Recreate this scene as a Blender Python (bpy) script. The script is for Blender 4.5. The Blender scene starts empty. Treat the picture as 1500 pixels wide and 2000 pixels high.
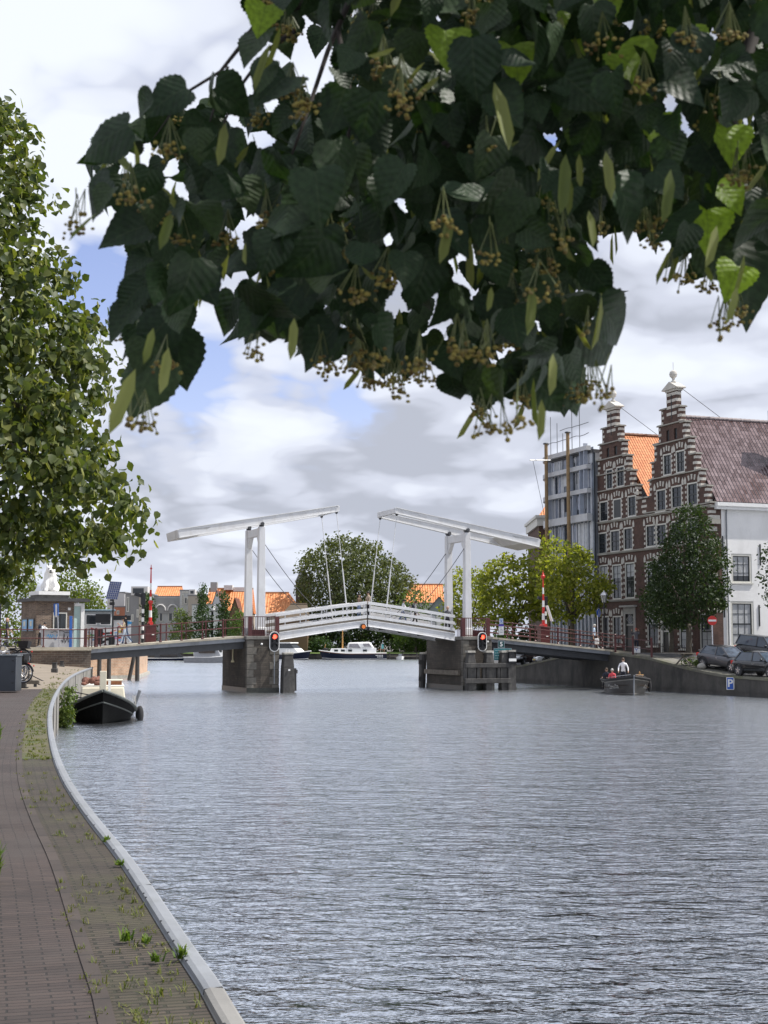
import bpy, bmesh, math, random
import numpy as np
from mathutils import Vector, Matrix
R = math.radians
random.seed(7)
RNG = np.random.default_rng(11)
S = bpy.context.scene
C = S.collection

# ------------------------------------------------------------------ camera
F = 2775.0; CAMZ = 3.0; PITCH = math.atan(258.0 / F)
cp, sp = math.cos(PITCH), math.sin(PITCH)
cam = bpy.data.cameras.new('camera'); cam.sensor_fit = 'VERTICAL'; cam.sensor_height = 36.0
cam.lens = F / 2000 * 36.0; cam.clip_end = 6000; cam.clip_start = 0.05
cam.dof.use_dof = True; cam.dof.focus_distance = 75.0; cam.dof.aperture_fstop = 13.0
camo = bpy.data.objects.new('camera', cam); C.objects.link(camo)
camo.location = (0, 0, CAMZ); camo.rotation_euler = (math.pi / 2 + PITCH, 0, 0)
S.camera = camo

def ray(px, py):
    a = (px - 750.0) / F; b = (1000.0 - py) / F
    return a, cp - b * sp, sp + b * cp
def at(px, py, Y):
    dx, dy, dz = ray(px, py); t = Y / dy
    return Vector((dx * t, Y, CAMZ + dz * t))
def onz(px, py, z):
    dx, dy, dz = ray(px, py); t = (z - CAMZ) / dz
    return Vector((dx * t, dy * t, z))
def proj(p):
    x, y, z = p[0], p[1], p[2] - CAMZ
    d = y * cp + z * sp; u = -y * sp + z * cp
    return 750 + F * x / d, 1000 - F * u / d

# ------------------------------------------------------------------ light
SUN = Vector((1.0, 0.06, 0.0)).normalized() * math.cos(R(57)) + Vector((0, 0, math.sin(R(57))))
sl = bpy.data.lights.new('sun', 'SUN'); sl.energy = 4.6; sl.angle = R(0.6); sl.color = (1.0, 0.955, 0.89)
so = bpy.data.objects.new('sun', sl); C.objects.link(so); so.rotation_euler = SUN.to_track_quat('Z', 'Y').to_euler()
so.location = (30, 0, 60)
S.view_settings.view_transform = 'Standard'; S.view_settings.look = 'None'
S.cycles.sample_clamp_direct = 8.0; S.cycles.sample_clamp_indirect = 4.0
S.view_settings.exposure = 0.42; S.view_settings.gamma = 1.0

def N(t, typ, **kw):
    n = t.nodes.new(typ)
    for k, v in kw.items():
        if k in n.inputs: n.inputs[k].default_value = v
        else: setattr(n, k, v)
    return n
def math_n(t, op, a, b=None, clamp=False):
    n = t.nodes.new('ShaderNodeMath'); n.operation = op; n.use_clamp = clamp
    for i, v in enumerate((a, b)):
        if v is None: continue
        if hasattr(v, 'is_output'): t.links.new(v, n.inputs[i])
        else: n.inputs[i].default_value = v
    return n.outputs[0]
def ramp(t, fac, stops, interp='LINEAR'):
    n = t.nodes.new('ShaderNodeValToRGB'); n.color_ramp.interpolation = interp
    e = n.color_ramp.elements
    while len(e) < len(stops): e.new(0.5)
    for q, (p, c) in zip(e, stops):
        q.position = p
        q.color = (c, c, c, 1) if isinstance(c, (int, float)) else (c[0], c[1], c[2], 1)
    if fac is not None: t.links.new(fac, n.inputs[0])
    return n.outputs[0]
def mixc(t, fac, a, b, blend='MIX'):
    n = t.nodes.new('ShaderNodeMix'); n.data_type = 'RGBA'; n.blend_type = blend
    for i, v in ((0, fac), (6, a), (7, b)):
        if hasattr(v, 'is_output'): t.links.new(v, n.inputs[i])
        elif i == 0: n.inputs[0].default_value = v
        else: n.inputs[i].default_value = (v[0], v[1], v[2], 1)
    return n.outputs[2]

# ------------------------------------------------------------------ sky
W = bpy.data.worlds.new('World'); S.world = W; W.use_nodes = True
wt = W.node_tree; wt.nodes.clear()
wo = N(wt, 'ShaderNodeOutputWorld'); bg = N(wt, 'ShaderNodeBackground'); bg.inputs[1].default_value = 0.1
wt.links.new(bg.outputs[0], wo.inputs[0])
sky = N(wt, 'ShaderNodeTexSky'); sky.sky_type = 'NISHITA'; sky.sun_disc = False
sky.sun_elevation = R(57); sky.sun_rotation = math.atan2(SUN.x, SUN.y)
sky.air_density = 1.0; sky.dust_density = 0.6; sky.ozone_density = 1.5
tc = N(wt, 'ShaderNodeTexCoord'); nrm = N(wt, 'ShaderNodeVectorMath', operation='NORMALIZE')
wt.links.new(tc.outputs['Generated'], nrm.inputs[0])
sep = N(wt, 'ShaderNodeSeparateXYZ'); wt.links.new(nrm.outputs[0], sep.inputs[0])
den = math_n(wt, 'ADD', math_n(wt, 'MAXIMUM', sep.outputs[2], 0.0), 0.30)
px_ = math_n(wt, 'DIVIDE', sep.outputs[0], den); py_ = math_n(wt, 'DIVIDE', sep.outputs[1], den)
pl = N(wt, 'ShaderNodeCombineXYZ'); wt.links.new(px_, pl.inputs[0]); wt.links.new(py_, pl.inputs[1])
def wnoise(scale, det, rough, off, dist=0.0):
    m = N(wt, 'ShaderNodeMapping'); m.inputs['Location'].default_value = off
    wt.links.new(pl.outputs[0], m.inputs[0])
    n = N(wt, 'ShaderNodeTexNoise', Scale=scale, Detail=det, Roughness=rough, Distortion=dist)
    wt.links.new(m.outputs[0], n.inputs['Vector']); return n.outputs['Fac']
n1 = wnoise(1.7, 8, 0.56, (3.1, 1.7, 0.4), 0.2)      # cover
n2 = wnoise(2.1, 6, 0.5, (7.3, 4.4, 2.0), 0.25)    # shade
def billow(sc, off):
    a = wnoise(sc, 1, 0.5, off, 0.15); return math_n(wt, 'MULTIPLY', math_n(wt, 'ABSOLUTE', math_n(wt, 'SUBTRACT', a, 0.5)), 2.6)
n3 = math_n(wt, 'ADD', math_n(wt, 'MULTIPLY', billow(3.4, (1.3, 9.4, 5.0)), 0.5), math_n(wt, 'ADD', math_n(wt, 'MULTIPLY', billow(7.5, (4.3, 2.4, 1.0)), 0.27), math_n(wt, 'MULTIPLY', billow(16.0, (8.3, 5.4, 3.0)), 0.22)))
n3 = math_n(wt, 'ADD', n3, 0.16)
# sunlit upper edges and grey undersides: the density here against the density a little higher up
def dens(dy):
    return math_n(wt, 'ADD', wnoise(1.7, 4, 0.5, (3.1, 1.7 + dy, 0.4), 0.2), math_n(wt, 'MULTIPLY', billow(3.4, (1.3, 9.4 + dy, 5.0)), 0.45))
edge = math_n(wt, 'SUBTRACT', dens(0.0), dens(-0.16))
# a few openings of blue in the cover, each a direction in the sky
def opening(px, py, size, amount):
    d = Vector(ray(px, py)).normalized()
    v = N(wt, 'ShaderNodeVectorMath', operation='DISTANCE'); wt.links.new(nrm.outputs[0], v.inputs[0]); v.inputs[1].default_value = d
    q = math_n(wt, 'DIVIDE', v.outputs['Value'], size)
    return math_n(wt, 'MULTIPLY', math_n(wt, 'SUBTRACT', 1.0, q, True), amount)
holes = [(185, 555, .050, .55), (395, 712, .045, .58), (690, 790, .04, .5), (560, 735, .03, .3), (1130, 330, .10, .3), (700, 330, .12, .3)]
hs = None
for h in holes:
    o = opening(*h); hs = o if hs is None else math_n(wt, 'ADD', hs, o)
cov = math_n(wt, 'ADD', math_n(wt, 'MULTIPLY', n1, 1.15), 0.16)
cov = math_n(wt, 'ADD', cov, math_n(wt, 'MULTIPLY', math_n(wt, 'SUBTRACT', n3, 0.45), 0.75))
cov = math_n(wt, 'SUBTRACT', cov, hs)
covr = ramp(wt, cov, [(0.26, 0.0), (0.40, 0.8), (0.56, 1.0)])
sh = math_n(wt, 'ADD', math_n(wt, 'MULTIPLY', n2, 0.70), math_n(wt, 'MULTIPLY', n3, 0.34))
sh = math_n(wt, 'ADD', math_n(wt, 'SUBTRACT', sh, 0.02), math_n(wt, 'MULTIPLY', edge, 0.60))
# cloud bellies greyer away from the sun side, thin edges brightest
gl1 = opening(80, 90, .22, .22); gl2 = opening(480, 800, .10, .12); dk = opening(800, 905, .10, .16)
sh = math_n(wt, 'SUBTRACT', math_n(wt, 'ADD', math_n(wt, 'ADD', sh, gl1), gl2), dk)
CLK = [(0.34, (3.9, 4.15, 4.85)), (0.46, (5.2, 5.5, 6.4)), (0.56, (6.3, 6.65, 7.5)), (0.72, (7.0, 7.4, 8.15))]
cl = ramp(wt, sh, [(p, (c[0] / 10, c[1] / 10, c[2] / 10)) for p, c in CLK], 'EASE')
clm = N(wt, 'ShaderNodeVectorMath', operation='SCALE'); wt.links.new(cl, clm.inputs[0]); clm.inputs['Scale'].default_value = 10.0
skm = N(wt, 'ShaderNodeVectorMath', operation='SCALE'); wt.links.new(sky.outputs[0], skm.inputs[0]); skm.inputs['Scale'].default_value = 1.3
skt = N(wt, 'ShaderNodeVectorMath', operation='MULTIPLY'); wt.links.new(skm.outputs[0], skt.inputs[0]); skt.inputs[1].default_value = (1.12, 0.94, 1.04)
wt.links.new(mixc(wt, covr, skt.outputs[0], clm.outputs[0]), bg.inputs[0])

# ------------------------------------------------------------------ materials
MATS = {}
def mat(name, col, rough=0.6, metal=0.0, var=0.18, scale=3.0, bump=0.0, bscale=30.0, spec=None, emit=None, coat=0.0, stain=None):
    """principled with two sizes of noise in the colour, optional bump and stains"""
    if name in MATS: return MATS[name]
    m = bpy.data.materials.new(name); m.use_nodes = True; t = m.node_tree; b = t.nodes['Principled BSDF']
    b.inputs['Roughness'].default_value = rough; b.inputs['Metallic'].default_value = metal
    if spec is not None: b.inputs['Specular IOR Level'].default_value = spec
    if coat: b.inputs['Coat Weight'].default_value = coat
    tc = N(t, 'ShaderNodeTexCoord')
    if var > 0:
        n = N(t, 'ShaderNodeTexNoise', Scale=scale, Detail=6.0, Roughness=0.65); t.links.new(tc.outputs['Object'], n.inputs['Vector'])
        lo = [max(0, c * (1 - var)) for c in col]; hi = [min(1, c * (1 + var)) for c in col]
        c = ramp(t, n.outputs['Fac'], [(0.3, lo), (0.7, hi)])
        if stain:
            n2 = N(t, 'ShaderNodeTexNoise', Scale=stain[1], Detail=5.0, Roughness=0.7)
            mp = N(t, 'ShaderNodeMapping'); mp.inputs['Scale'].default_value = stain[3] if len(stain) > 3 else (1, 1, 1)
            t.links.new(tc.outputs['Object'], mp.inputs[0]); t.links.new(mp.outputs[0], n2.inputs['Vector'])
            f = ramp(t, n2.outputs['Fac'], [(0.5, 0.0), (0.66, stain[2])])
            c = mixc(t, f, c, stain[0])
        t.links.new(c, b.inputs['Base Color'])
    else:
        b.inputs['Base Color'].default_value = (*col, 1)
    if bump:
        n = N(t, 'ShaderNodeTexNoise', Scale=bscale, Detail=5.0); t.links.new(tc.outputs['Object'], n.inputs['Vector'])
        bp = N(t, 'ShaderNodeBump', Strength=bump, Distance=0.02); t.links.new(n.outputs['Fac'], bp.inputs['Height'])
        t.links.new(bp.outputs[0], b.inputs['Normal'])
    if emit: b.inputs['Emission Color'].default_value = (*col, 1); b.inputs['Emission Strength'].default_value = emit
    MATS[name] = m; return m
def glass_mat(name, col=(0.03, 0.035, 0.04), rough=0.06):
    return mat(name, col, rough, 0.0, 0.3, 0.7, spec=0.6)
def brick_mat(name, c1, c2, mortar, bw=0.22, bh=0.065, axes='xz', rough=0.85, msize=0.012, bump=0.3, stain=None, uv=False):
    if name in MATS: return MATS[name]
    m = bpy.data.materials.new(name); m.use_nodes = True; t = m.node_tree; b = t.nodes['Principled BSDF']
    b.inputs['Roughness'].default_value = rough
    tc = N(t, 'ShaderNodeTexCoord'); s = N(t, 'ShaderNodeSeparateXYZ'); cb = N(t, 'ShaderNodeCombineXYZ')
    t.links.new(tc.outputs['UV' if uv else 'Object'], s.inputs[0])
    ix = {'x': 0, 'y': 1, 'z': 2}
    if len(axes) == 3:   # x+y combined with z, for walls that turn corners
        t.links.new(math_n(t, 'ADD', s.outputs[0], s.outputs[1]), cb.inputs[0]); t.links.new(s.outputs[2], cb.inputs[1])
    else:
        t.links.new(s.outputs[ix[axes[0]]], cb.inputs[0]); t.links.new(s.outputs[ix[axes[1]]], cb.inputs[1])
    bt = N(t, 'ShaderNodeTexBrick'); bt.inputs['Scale'].default_value = 1.0
    bt.inputs['Brick Width'].default_value = bw; bt.inputs['Row Height'].default_value = bh; bt.inputs['Mortar Size'].default_value = msize
    bt.inputs['Color1'].default_value = (*c1, 1); bt.inputs['Color2'].default_value = (*c2, 1); bt.inputs['Mortar'].default_value = (*mortar, 1)
    bt.inputs['Mortar Smooth'].default_value = 0.25; bt.inputs['Bias'].default_value = 0.0
    n0 = N(t, 'ShaderNodeTexNoise', Scale=3.0, Detail=4.0); t.links.new(cb.outputs[0], n0.inputs['Vector'])
    wob = N(t, 'ShaderNodeVectorMath', operation='SCALE'); t.links.new(n0.outputs['Color'], wob.inputs[0]); wob.inputs['Scale'].default_value = bh * 0.35
    ad = N(t, 'ShaderNodeVectorMath', operation='ADD'); t.links.new(cb.outputs[0], ad.inputs[0]); t.links.new(wob.outputs[0], ad.inputs[1])
    t.links.new(ad.outputs[0], bt.inputs['Vector'])
    n = N(t, 'ShaderNodeTexNoise', Scale=1.3, Detail=7.0, Roughness=0.7); t.links.new(tc.outputs['Object'], n.inputs['Vector'])
    c = mixc(t, 1.0, bt.outputs['Color'], ramp(t, n.outputs['Fac'], [(0.3, 0.62), (0.7, 1.25)]), 'MULTIPLY')
    if stain:
        n2 = N(t, 'ShaderNodeTexNoise', Scale=stain[1], Detail=6.0, Roughness=0.7); t.links.new(tc.outputs['Object'], n2.inputs['Vector'])
        c = mixc(t, ramp(t, n2.outputs['Fac'], [(0.48, 0.0), (0.66, stain[2])]), c, stain[0])
    t.links.new(c, b.inputs['Base Color'])
    if bump:
        bp = N(t, 'ShaderNodeBump', Strength=bump, Distance=0.012)
        h = math_n(t, 'SUBTRACT', math_n(t, 'MULTIPLY', n.outputs['Fac'], 0.5), bt.outputs['Fac'])
        t.links.new(h, bp.inputs['Height']); t.links.new(bp.outputs[0], b.inputs['Normal'])
    MATS[name] = m; return m
def tile_mat(name, c1, c2, pitch=0.24, row=0.3, depth=0.05, rough=0.6, dark=0.35, spec=0.5):
    """pantiles: rolls across x, overlapping rows down y of the roof's own UV"""
    if name in MATS: return MATS[name]
    m = bpy.data.materials.new(name); m.use_nodes = True; t = m.node_tree; b = t.nodes['Principled BSDF']
    b.inputs['Roughness'].default_value = rough; b.inputs['Specular IOR Level'].default_value = spec
    tc = N(t, 'ShaderNodeTexCoord'); s = N(t, 'ShaderNodeSeparateXYZ'); t.links.new(tc.outputs['UV'], s.inputs[0])
    u = math_n(t, 'DIVIDE', s.outputs[0], pitch); v = math_n(t, 'DIVIDE', s.outputs[1], row)
    fu = math_n(t, 'FRACT', u); fv = math_n(t, 'FRACT', v)
    wave = math_n(t, 'SINE', math_n(t, 'MULTIPLY', u, 2 * math.pi))
    cell = N(t, 'ShaderNodeCombineXYZ'); t.links.new(math_n(t, 'FLOOR', u), cell.inputs[0]); t.links.new(math_n(t, 'FLOOR', v), cell.inputs[1])
    wn = N(t, 'ShaderNodeTexWhiteNoise'); wn.noise_dimensions = '2D'; t.links.new(cell.outputs[0], wn.inputs['Vector'])
    n = N(t, 'ShaderNodeTexNoise', Scale=0.8, Detail=5.0, Roughness=0.7); t.links.new(tc.outputs['Object'], n.inputs['Vector'])
    mixf = math_n(t, 'ADD', math_n(t, 'MULTIPLY', wn.outputs['Value'], 0.6), math_n(t, 'MULTIPLY', n.outputs['Fac'], 0.4))
    c = mixc(t, ramp(t, mixf, [(0.2, 0.0), (0.8, 1.0)]), c1, c2)
    # a dark line along the lower edge of each tile row
    d = math_n(t, 'MAXIMUM', ramp(t, fv, [(0.0, 1.0), (0.12, 0.0)]), ramp(t, wave, [(0.0, 0.0), (0.5, 0.0), (1.0, 0.0)]))
    c = mixc(t, math_n(t, 'MULTIPLY', d, dark), c, (0.03, 0.02, 0.018))
    t.links.new(c, b.inputs['Base Color'])
    h = math_n(t, 'ADD', math_n(t, 'MULTIPLY', wave, 0.5), math_n(t, 'MULTIPLY', fv, -0.5))
    bp = N(t, 'ShaderNodeBump', Strength=1.0, Distance=depth); t.links.new(h, bp.inputs['Height']); t.links.new(bp.outputs[0], b.inputs['Normal'])
    MATS[name] = m; return m
def leaf_mat(name, cols, rough=0.5, trans=0.35, tcol=None, spec=0.25, veins=False):
    if name in MATS: return MATS[name]
    m = bpy.data.materials.new(name); m.use_nodes = True; t = m.node_tree; b = t.nodes['Principled BSDF']
    out = t.nodes['Material Output']
    g = N(t, 'ShaderNodeNewGeometry')
    k = len(cols) - 1
    c = ramp(t, g.outputs['Random Per Island'], [(i / k, q) for i, q in enumerate(cols)])
    if veins:      # midrib and side veins, a few blotches
        tc = N(t, 'ShaderNodeTexCoord'); s = N(t, 'ShaderNodeSeparateXYZ'); t.links.new(tc.outputs['UV'], s.inputs[0])
        d = math_n(t, 'ABSOLUTE', math_n(t, 'SUBTRACT', s.outputs[0], 0.5))
        f = math_n(t, 'ABSOLUTE', math_n(t, 'SUBTRACT', math_n(t, 'FRACT', math_n(t, 'MULTIPLY', math_n(t, 'SUBTRACT', s.outputs[1], math_n(t, 'MULTIPLY', d, 0.8)), 6.5)), 0.5))
        v = math_n(t, 'MAXIMUM', ramp(t, d, [(0.0, 1.0), (0.014, 0.7), (0.024, 0.0)]), ramp(t, f, [(0.0, 0.6), (0.03, 0.3), (0.06, 0.0)]))
        n = N(t, 'ShaderNodeTexNoise', Scale=9.0, Detail=4.0); t.links.new(tc.outputs['UV'], n.inputs['Vector'])
        c = mixc(t, 1.0, c, ramp(t, n.outputs['Fac'], [(0.3, 0.7), (0.7, 1.3)]), 'MULTIPLY')
        c = mixc(t, math_n(t, 'MULTIPLY', v, 0.30), c, (0.065, 0.09, 0.045))
        bp = N(t, 'ShaderNodeBump', Strength=0.35, Distance=0.004); t.links.new(math_n(t, 'ADD', f, n.outputs['Fac']), bp.inputs['Height']); t.links.new(bp.outputs[0], b.inputs['Normal'])
    t.links.new(c, b.inputs['Base Color']); b.inputs['Roughness'].default_value = rough; b.inputs['Specular IOR Level'].default_value = spec
    tr = N(t, 'ShaderNodeBsdfTranslucent')
    tcm = mixc(t, 1.0, c, tcol or (1.7, 1.75, 0.6), 'MULTIPLY'); t.links.new(tcm, tr.inputs[0])
    mx = N(t, 'ShaderNodeMixShader'); mx.inputs[0].default_value = trans
    t.links.new(b.outputs[0], mx.inputs[1]); t.links.new(tr.outputs[0], mx.inputs[2]); t.links.new(mx.outputs[0], out.inputs[0])
    MATS[name] = m; return m

# ------------------------------------------------------------------ mesh builder
class MB:
    def __init__(s): s.v = []; s.f = []; s.m = []; s.uv = {}
    def quad(s, *pts, m=0, uv=None):
        i = len(s.v); s.v += [tuple(p) for p in pts]; s.f.append(tuple(range(i, i + len(pts)))); s.m.append(m)
        if uv: s.uv[len(s.f) - 1] = uv
        return s
    def box(s, x0, x1, y0, y1, z0, z1, m=0):
        i = len(s.v)
        s.v += [(x, y, z) for z in (z0, z1) for y in (y0, y1) for x in (x0, x1)]
        for q in ((0, 2, 3, 1), (4, 5, 7, 6), (0, 1, 5, 4), (2, 6, 7, 3), (0, 4, 6, 2), (1, 3, 7, 5)):
            s.f.append(tuple(i + k for k in q)); s.m.append(m)
        return s
    def hexa(s, b, t, m=0):
        """eight corners: bottom ring, top ring"""
        i = len(s.v); n = len(b); s.v += [tuple(p) for p in b] + [tuple(p) for p in t]
        s.f.append(tuple(i + k for k in reversed(range(n)))); s.f.append(tuple(i + n + k for k in range(n))); s.m += [m, m]
        for k in range(n):
            s.f.append((i + k, i + (k + 1) % n, i + n + (k + 1) % n, i + n + k)); s.m.append(m)
        return s
    def bar(s, p0, p1, w, h, up=(0, 0, 1), m=0, w1=None, h1=None):
        p0, p1 = Vector(p0), Vector(p1); d = (p1 - p0).normalized(); upv = Vector(up)
        if abs(d.dot(upv)) > 0.99: upv = Vector((0, 1, 0))
        sd = d.cross(upv).normalized(); u = sd.cross(d).normalized()
        w1 = w if w1 is None else w1; h1 = h if h1 is None else h1
        a = [p0 + sd * x * w / 2 + u * y * h / 2 for x, y in ((-1, -1), (1, -1), (1, 1), (-1, 1))]
        b = [p1 + sd * x * w1 / 2 + u * y * h1 / 2 for x, y in ((-1, -1), (1, -1), (1, 1), (-1, 1))]
        return s.hexa(a, b, m)
    def tube(s, pts, r, n=8, m=0, cap=True):
        pts = [Vector(p) for p in pts]; k = len(pts)
        rr = r if isinstance(r, (list, tuple)) else [r] * k
        i = len(s.v); prev = None
        for j, p in enumerate(pts):
            d = (pts[min(j + 1, k - 1)] - pts[max(j - 1, 0)]).normalized()
            if prev is None:
                a = Vector((0, 0, 1)) if abs(d.z) < 0.9 else Vector((1, 0, 0))
                sd = d.cross(a).normalized()
            else: sd = (prev - d * prev.dot(d)).normalized()
            prev = sd; u = d.cross(sd)
            s.v += [tuple(p + (sd * math.cos(q) + u * math.sin(q)) * rr[j]) for q in (2 * math.pi * e / n for e in range(n))]
        for j in range(k - 1):
            for e in range(n):
                a = i + j * n + e; b = i + j * n + (e + 1) % n
                s.f.append((a, b, b + n, a + n)); s.m.append(m)
        if cap:
            s.f.append(tuple(i + e for e in reversed(range(n)))); s.f.append(tuple(i + (k - 1) * n + e for e in range(n))); s.m += [m, m]
        return s
    def lathe(s, prof, c=(0, 0, 0), n=16, m=0):
        i = len(s.v); k = len(prof)
        for r, z in prof:
            s.v += [(c[0] + r * math.cos(2 * math.pi * e / n), c[1] + r * math.sin(2 * math.pi * e / n), c[2] + z) for e in range(n)]
        for j in range(k - 1):
            for e in range(n):
                a = i + j * n + e; b = i + j * n + (e + 1) % n
                s.f.append((a, b, b + n, a + n)); s.m.append(m)
        s.f.append(tuple(i + e for e in reversed(range(n)))); s.f.append(tuple(i + (k - 1) * n + e for e in range(n))); s.m += [m, m]
        return s
    def ball(s, c, r, n=12, k=8, m=0, rot=None):
        rx, ry, rz = (r, r, r) if isinstance(r, (int, float)) else r
        i = len(s.v); c = Vector(c)
        for j in range(k + 1):
            th = math.pi * j / k
            for e in range(n):
                ph = 2 * math.pi * e / n
                q = Vector((rx * math.sin(th) * math.cos(ph), ry * math.sin(th) * math.sin(ph), rz * math.cos(th)))
                if rot is not None: q = rot @ q
                s.v.append(tuple(c + q))
        for j in range(k):
            for e in range(n):
                a = i + j * n + e; b = i + j * n + (e + 1) % n
                s.f.append((a, a + n, b + n, b)); s.m.append(m)
        return s
    def prism(s, poly, y0, y1, axis='y', m=0):
        """polygon in xz (axis y), xy (axis z) or yz (axis x), extruded"""
        def P(a, b, e): return (a, e, b) if axis == 'y' else ((a, b, e) if axis == 'z' else (e, a, b))
        i = len(s.v); n = len(poly)
        s.v += [P(a, b, y0) for a, b in poly] + [P(a, b, y1) for a, b in poly]
        s.f.append(tuple(i + k for k in range(n))); s.f.append(tuple(i + n + k for k in reversed(range(n)))); s.m += [m, m]
        for k in range(n):
            s.f.append((i + (k + 1) % n, i + k, i + n + k, i + n + (k + 1) % n)); s.m.append(m)
        return s
    def grid(s, rows, m=0, closed=False):
        """rows of points lofted; closed joins each row's ends"""
        i = len(s.v); n = len(rows[0])
        for r_ in rows: s.v += [tuple(p) for p in r_]
        for j in range(len(rows) - 1):
            for e in range(n if closed else n - 1):
                a = i + j * n + e; b = i + j * n + (e + 1) % n
                s.f.append((a, b, b + n, a + n)); s.m.append(m)
        return s
    def capfan(s, ring, m=0):
        return s.quad(*ring, m=m)
    def add_mesh(s, me, mtx, m=0):
        i = len(s.v); s.v += [tuple(mtx @ v.co) for v in me.vertices]
        for p in me.polygons: s.f.append(tuple(i + k for k in p.vertices)); s.m.append(m)
        return s
    def build(s, name, mats, parent=None, smooth=False, bevel=0.0, label=None, fix=True, sub=0):
        me = bpy.data.meshes.new(name); me.from_pydata(s.v, [], s.f)
        mats = mats if isinstance(mats, (list, tuple)) else [mats]
        for q in mats: me.materials.append(q)
        me.polygons.foreach_set('material_index', s.m)
        if s.uv:
            ul = me.uv_layers.new(name='UVMap')
            for fi, uv in s.uv.items():
                for li, c in zip(me.polygons[fi].loop_indices, uv): ul.data[li].uv = c
        if fix:
            bm = bmesh.new(); bm.from_mesh(me)
            bmesh.ops.recalc_face_normals(bm, faces=bm.faces); bm.to_mesh(me); bm.free()
        if smooth: me.polygons.foreach_set('use_smooth', [True] * len(me.polygons))
        me.update()
        o = bpy.data.objects.new(name, me); C.objects.link(o)
        if parent is not None: o.parent = parent
        if label: o['label'] = label
        if bevel:
            b = o.modifiers.new('bevel', 'BEVEL'); b.width = bevel; b.segments = 2; b.limit_method = 'ANGLE'
        if sub:
            q = o.modifiers.new('sub', 'SUBSURF'); q.levels = sub; q.render_levels = sub
        return o

def islands(mb):
    par = list(range(len(mb.v)))
    def find(a):
        while par[a] != a: par[a] = par[par[a]]; a = par[a]
        return a
    for f in mb.f:
        r = find(f[0])
        for k in f[1:]: par[find(k)] = r
    grp = {}
    for i, f in enumerate(mb.f): grp.setdefault(find(f[0]), []).append(i)
    return list(grp.values())
def build_each(mb, name, mats, parent=None, **kw):
    """every separate piece of the builder becomes an object of its own"""
    out = []
    for fs in islands(mb):
        q = MB(); mp = {}
        for i in fs:
            nf = []
            for k in mb.f[i]:
                if k not in mp: mp[k] = len(q.v); q.v.append(mb.v[k])
                nf.append(mp[k])
            q.f.append(tuple(nf)); q.m.append(mb.m[i])
        out.append(q.build(name, mats, parent, **kw))
    return out
MB.each = build_each
def thing(name, label, cat, loc=(0, 0, 0), rz=0.0, group=None):
    o = bpy.data.objects.new(name, None); C.objects.link(o); o.empty_display_size = 0.2
    o.location = loc; o.rotation_euler = (0, 0, rz); o['label'] = label; o['category'] = cat
    if group: o['group'] = group
    return o
def tag(o, label, cat, group=None, kind=None):
    if label: o['label'] = label
    if cat: o['category'] = cat
    if group: o['group'] = group
    if kind: o['kind'] = kind
    return o
def struct(o): o['kind'] = 'structure'; return o
def copy_tree(o, parent=None):
    c = o.copy(); C.objects.link(c)
    if parent is not None: c.parent = parent
    for ch in list(o.children): copy_tree(ch, c)
    return c
def text_mesh(s, size, italic=0.0, bold=0.0):
    cu = bpy.data.curves.new('lettering', 'FONT'); cu.body = s; cu.size = size; cu.shear = italic; cu.offset = bold
    cu.align_x = 'CENTER'; cu.align_y = 'CENTER'; cu.extrude = 0.002
    o = bpy.data.objects.new('lettering', cu); C.objects.link(o)
    dg = bpy.context.evaluated_depsgraph_get(); me = bpy.data.meshes.new_from_object(o.evaluated_get(dg))
    bpy.data.objects.remove(o); bpy.data.curves.remove(cu); return me
# frame with x right along the plane, y up, z out of it
def plane_mtx(origin, right, up=(0, 0, 1)):
    r = Vector(right).normalized(); u = Vector(up); u = (u - r * u.dot(r)).normalized(); n = r.cross(u)
    m = Matrix((r, u, n)).transposed().to_4x4(); m.translation = Vector(origin); return m

M = {}
M['white'] = mat('white_paint', (0.64, 0.645, 0.66), 0.45, 0, 0.08, 0.8, stain=((0.45, 0.42, 0.37), 2.2, 0.28, (1, 1, 0.35)))
M['white_plain'] = mat('white_enamel', (0.78, 0.78, 0.77), 0.35, 0, 0.04)
M['grey_steel'] = mat('grey_steel', (0.22, 0.235, 0.26), 0.5, 0, 0.12, 1.0, stain=((0.10, 0.10, 0.10), 1.5, 0.5, (1, 1, 0.3)))
M['dark_steel'] = mat('dark_steel', (0.05, 0.053, 0.06), 0.55, 0, 0.2)
M['maroon'] = mat('maroon_paint', (0.075, 0.016, 0.016), 0.4, 0, 0.25, 3.0)
M['black'] = mat('black_paint', (0.012, 0.012, 0.014), 0.35, 0, 0.3)
M['rubber'] = mat('rubber', (0.02, 0.02, 0.022), 0.75, 0, 0.2)
M['red'] = mat('red_paint', (0.55, 0.025, 0.02), 0.4, 0, 0.1)
M['stone'] = mat('pier_stone', (0.17, 0.16, 0.145), 0.85, 0, 0.3, 2.0, 0.4, 25, stain=((0.06, 0.06, 0.052), 1.4, 0.7, (1, 1, 0.5)))
M['granite'] = mat('pale_granite', (0.36, 0.345, 0.31), 0.8, 0, 0.2, 2.5, 0.2, 40, stain=((0.2, 0.19, 0.15), 1.1, 0.6))
M['kerb'] = mat('bridge_kerb_stone', (0.42, 0.38, 0.30), 0.8, 0, 0.2, 2.0, 0.2, 30, stain=((0.22, 0.19, 0.14), 1.5, 0.6))
M['tarwood'] = mat('tarred_timber', (0.045, 0.043, 0.042), 0.75, 0, 0.45, 3.0, 0.4, 18, stain=((0.11, 0.105, 0.095), 2.0, 0.6, (1, 1, .25)))
M['timber'] = mat('weathered_timber', (0.15, 0.13, 0.105), 0.8, 0, 0.35, 4.0, 0.3, 20)
M['bark'] = mat('bark', (0.085, 0.072, 0.055), 0.9, 0, 0.4, 6.0, 0.6, 22)
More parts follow.
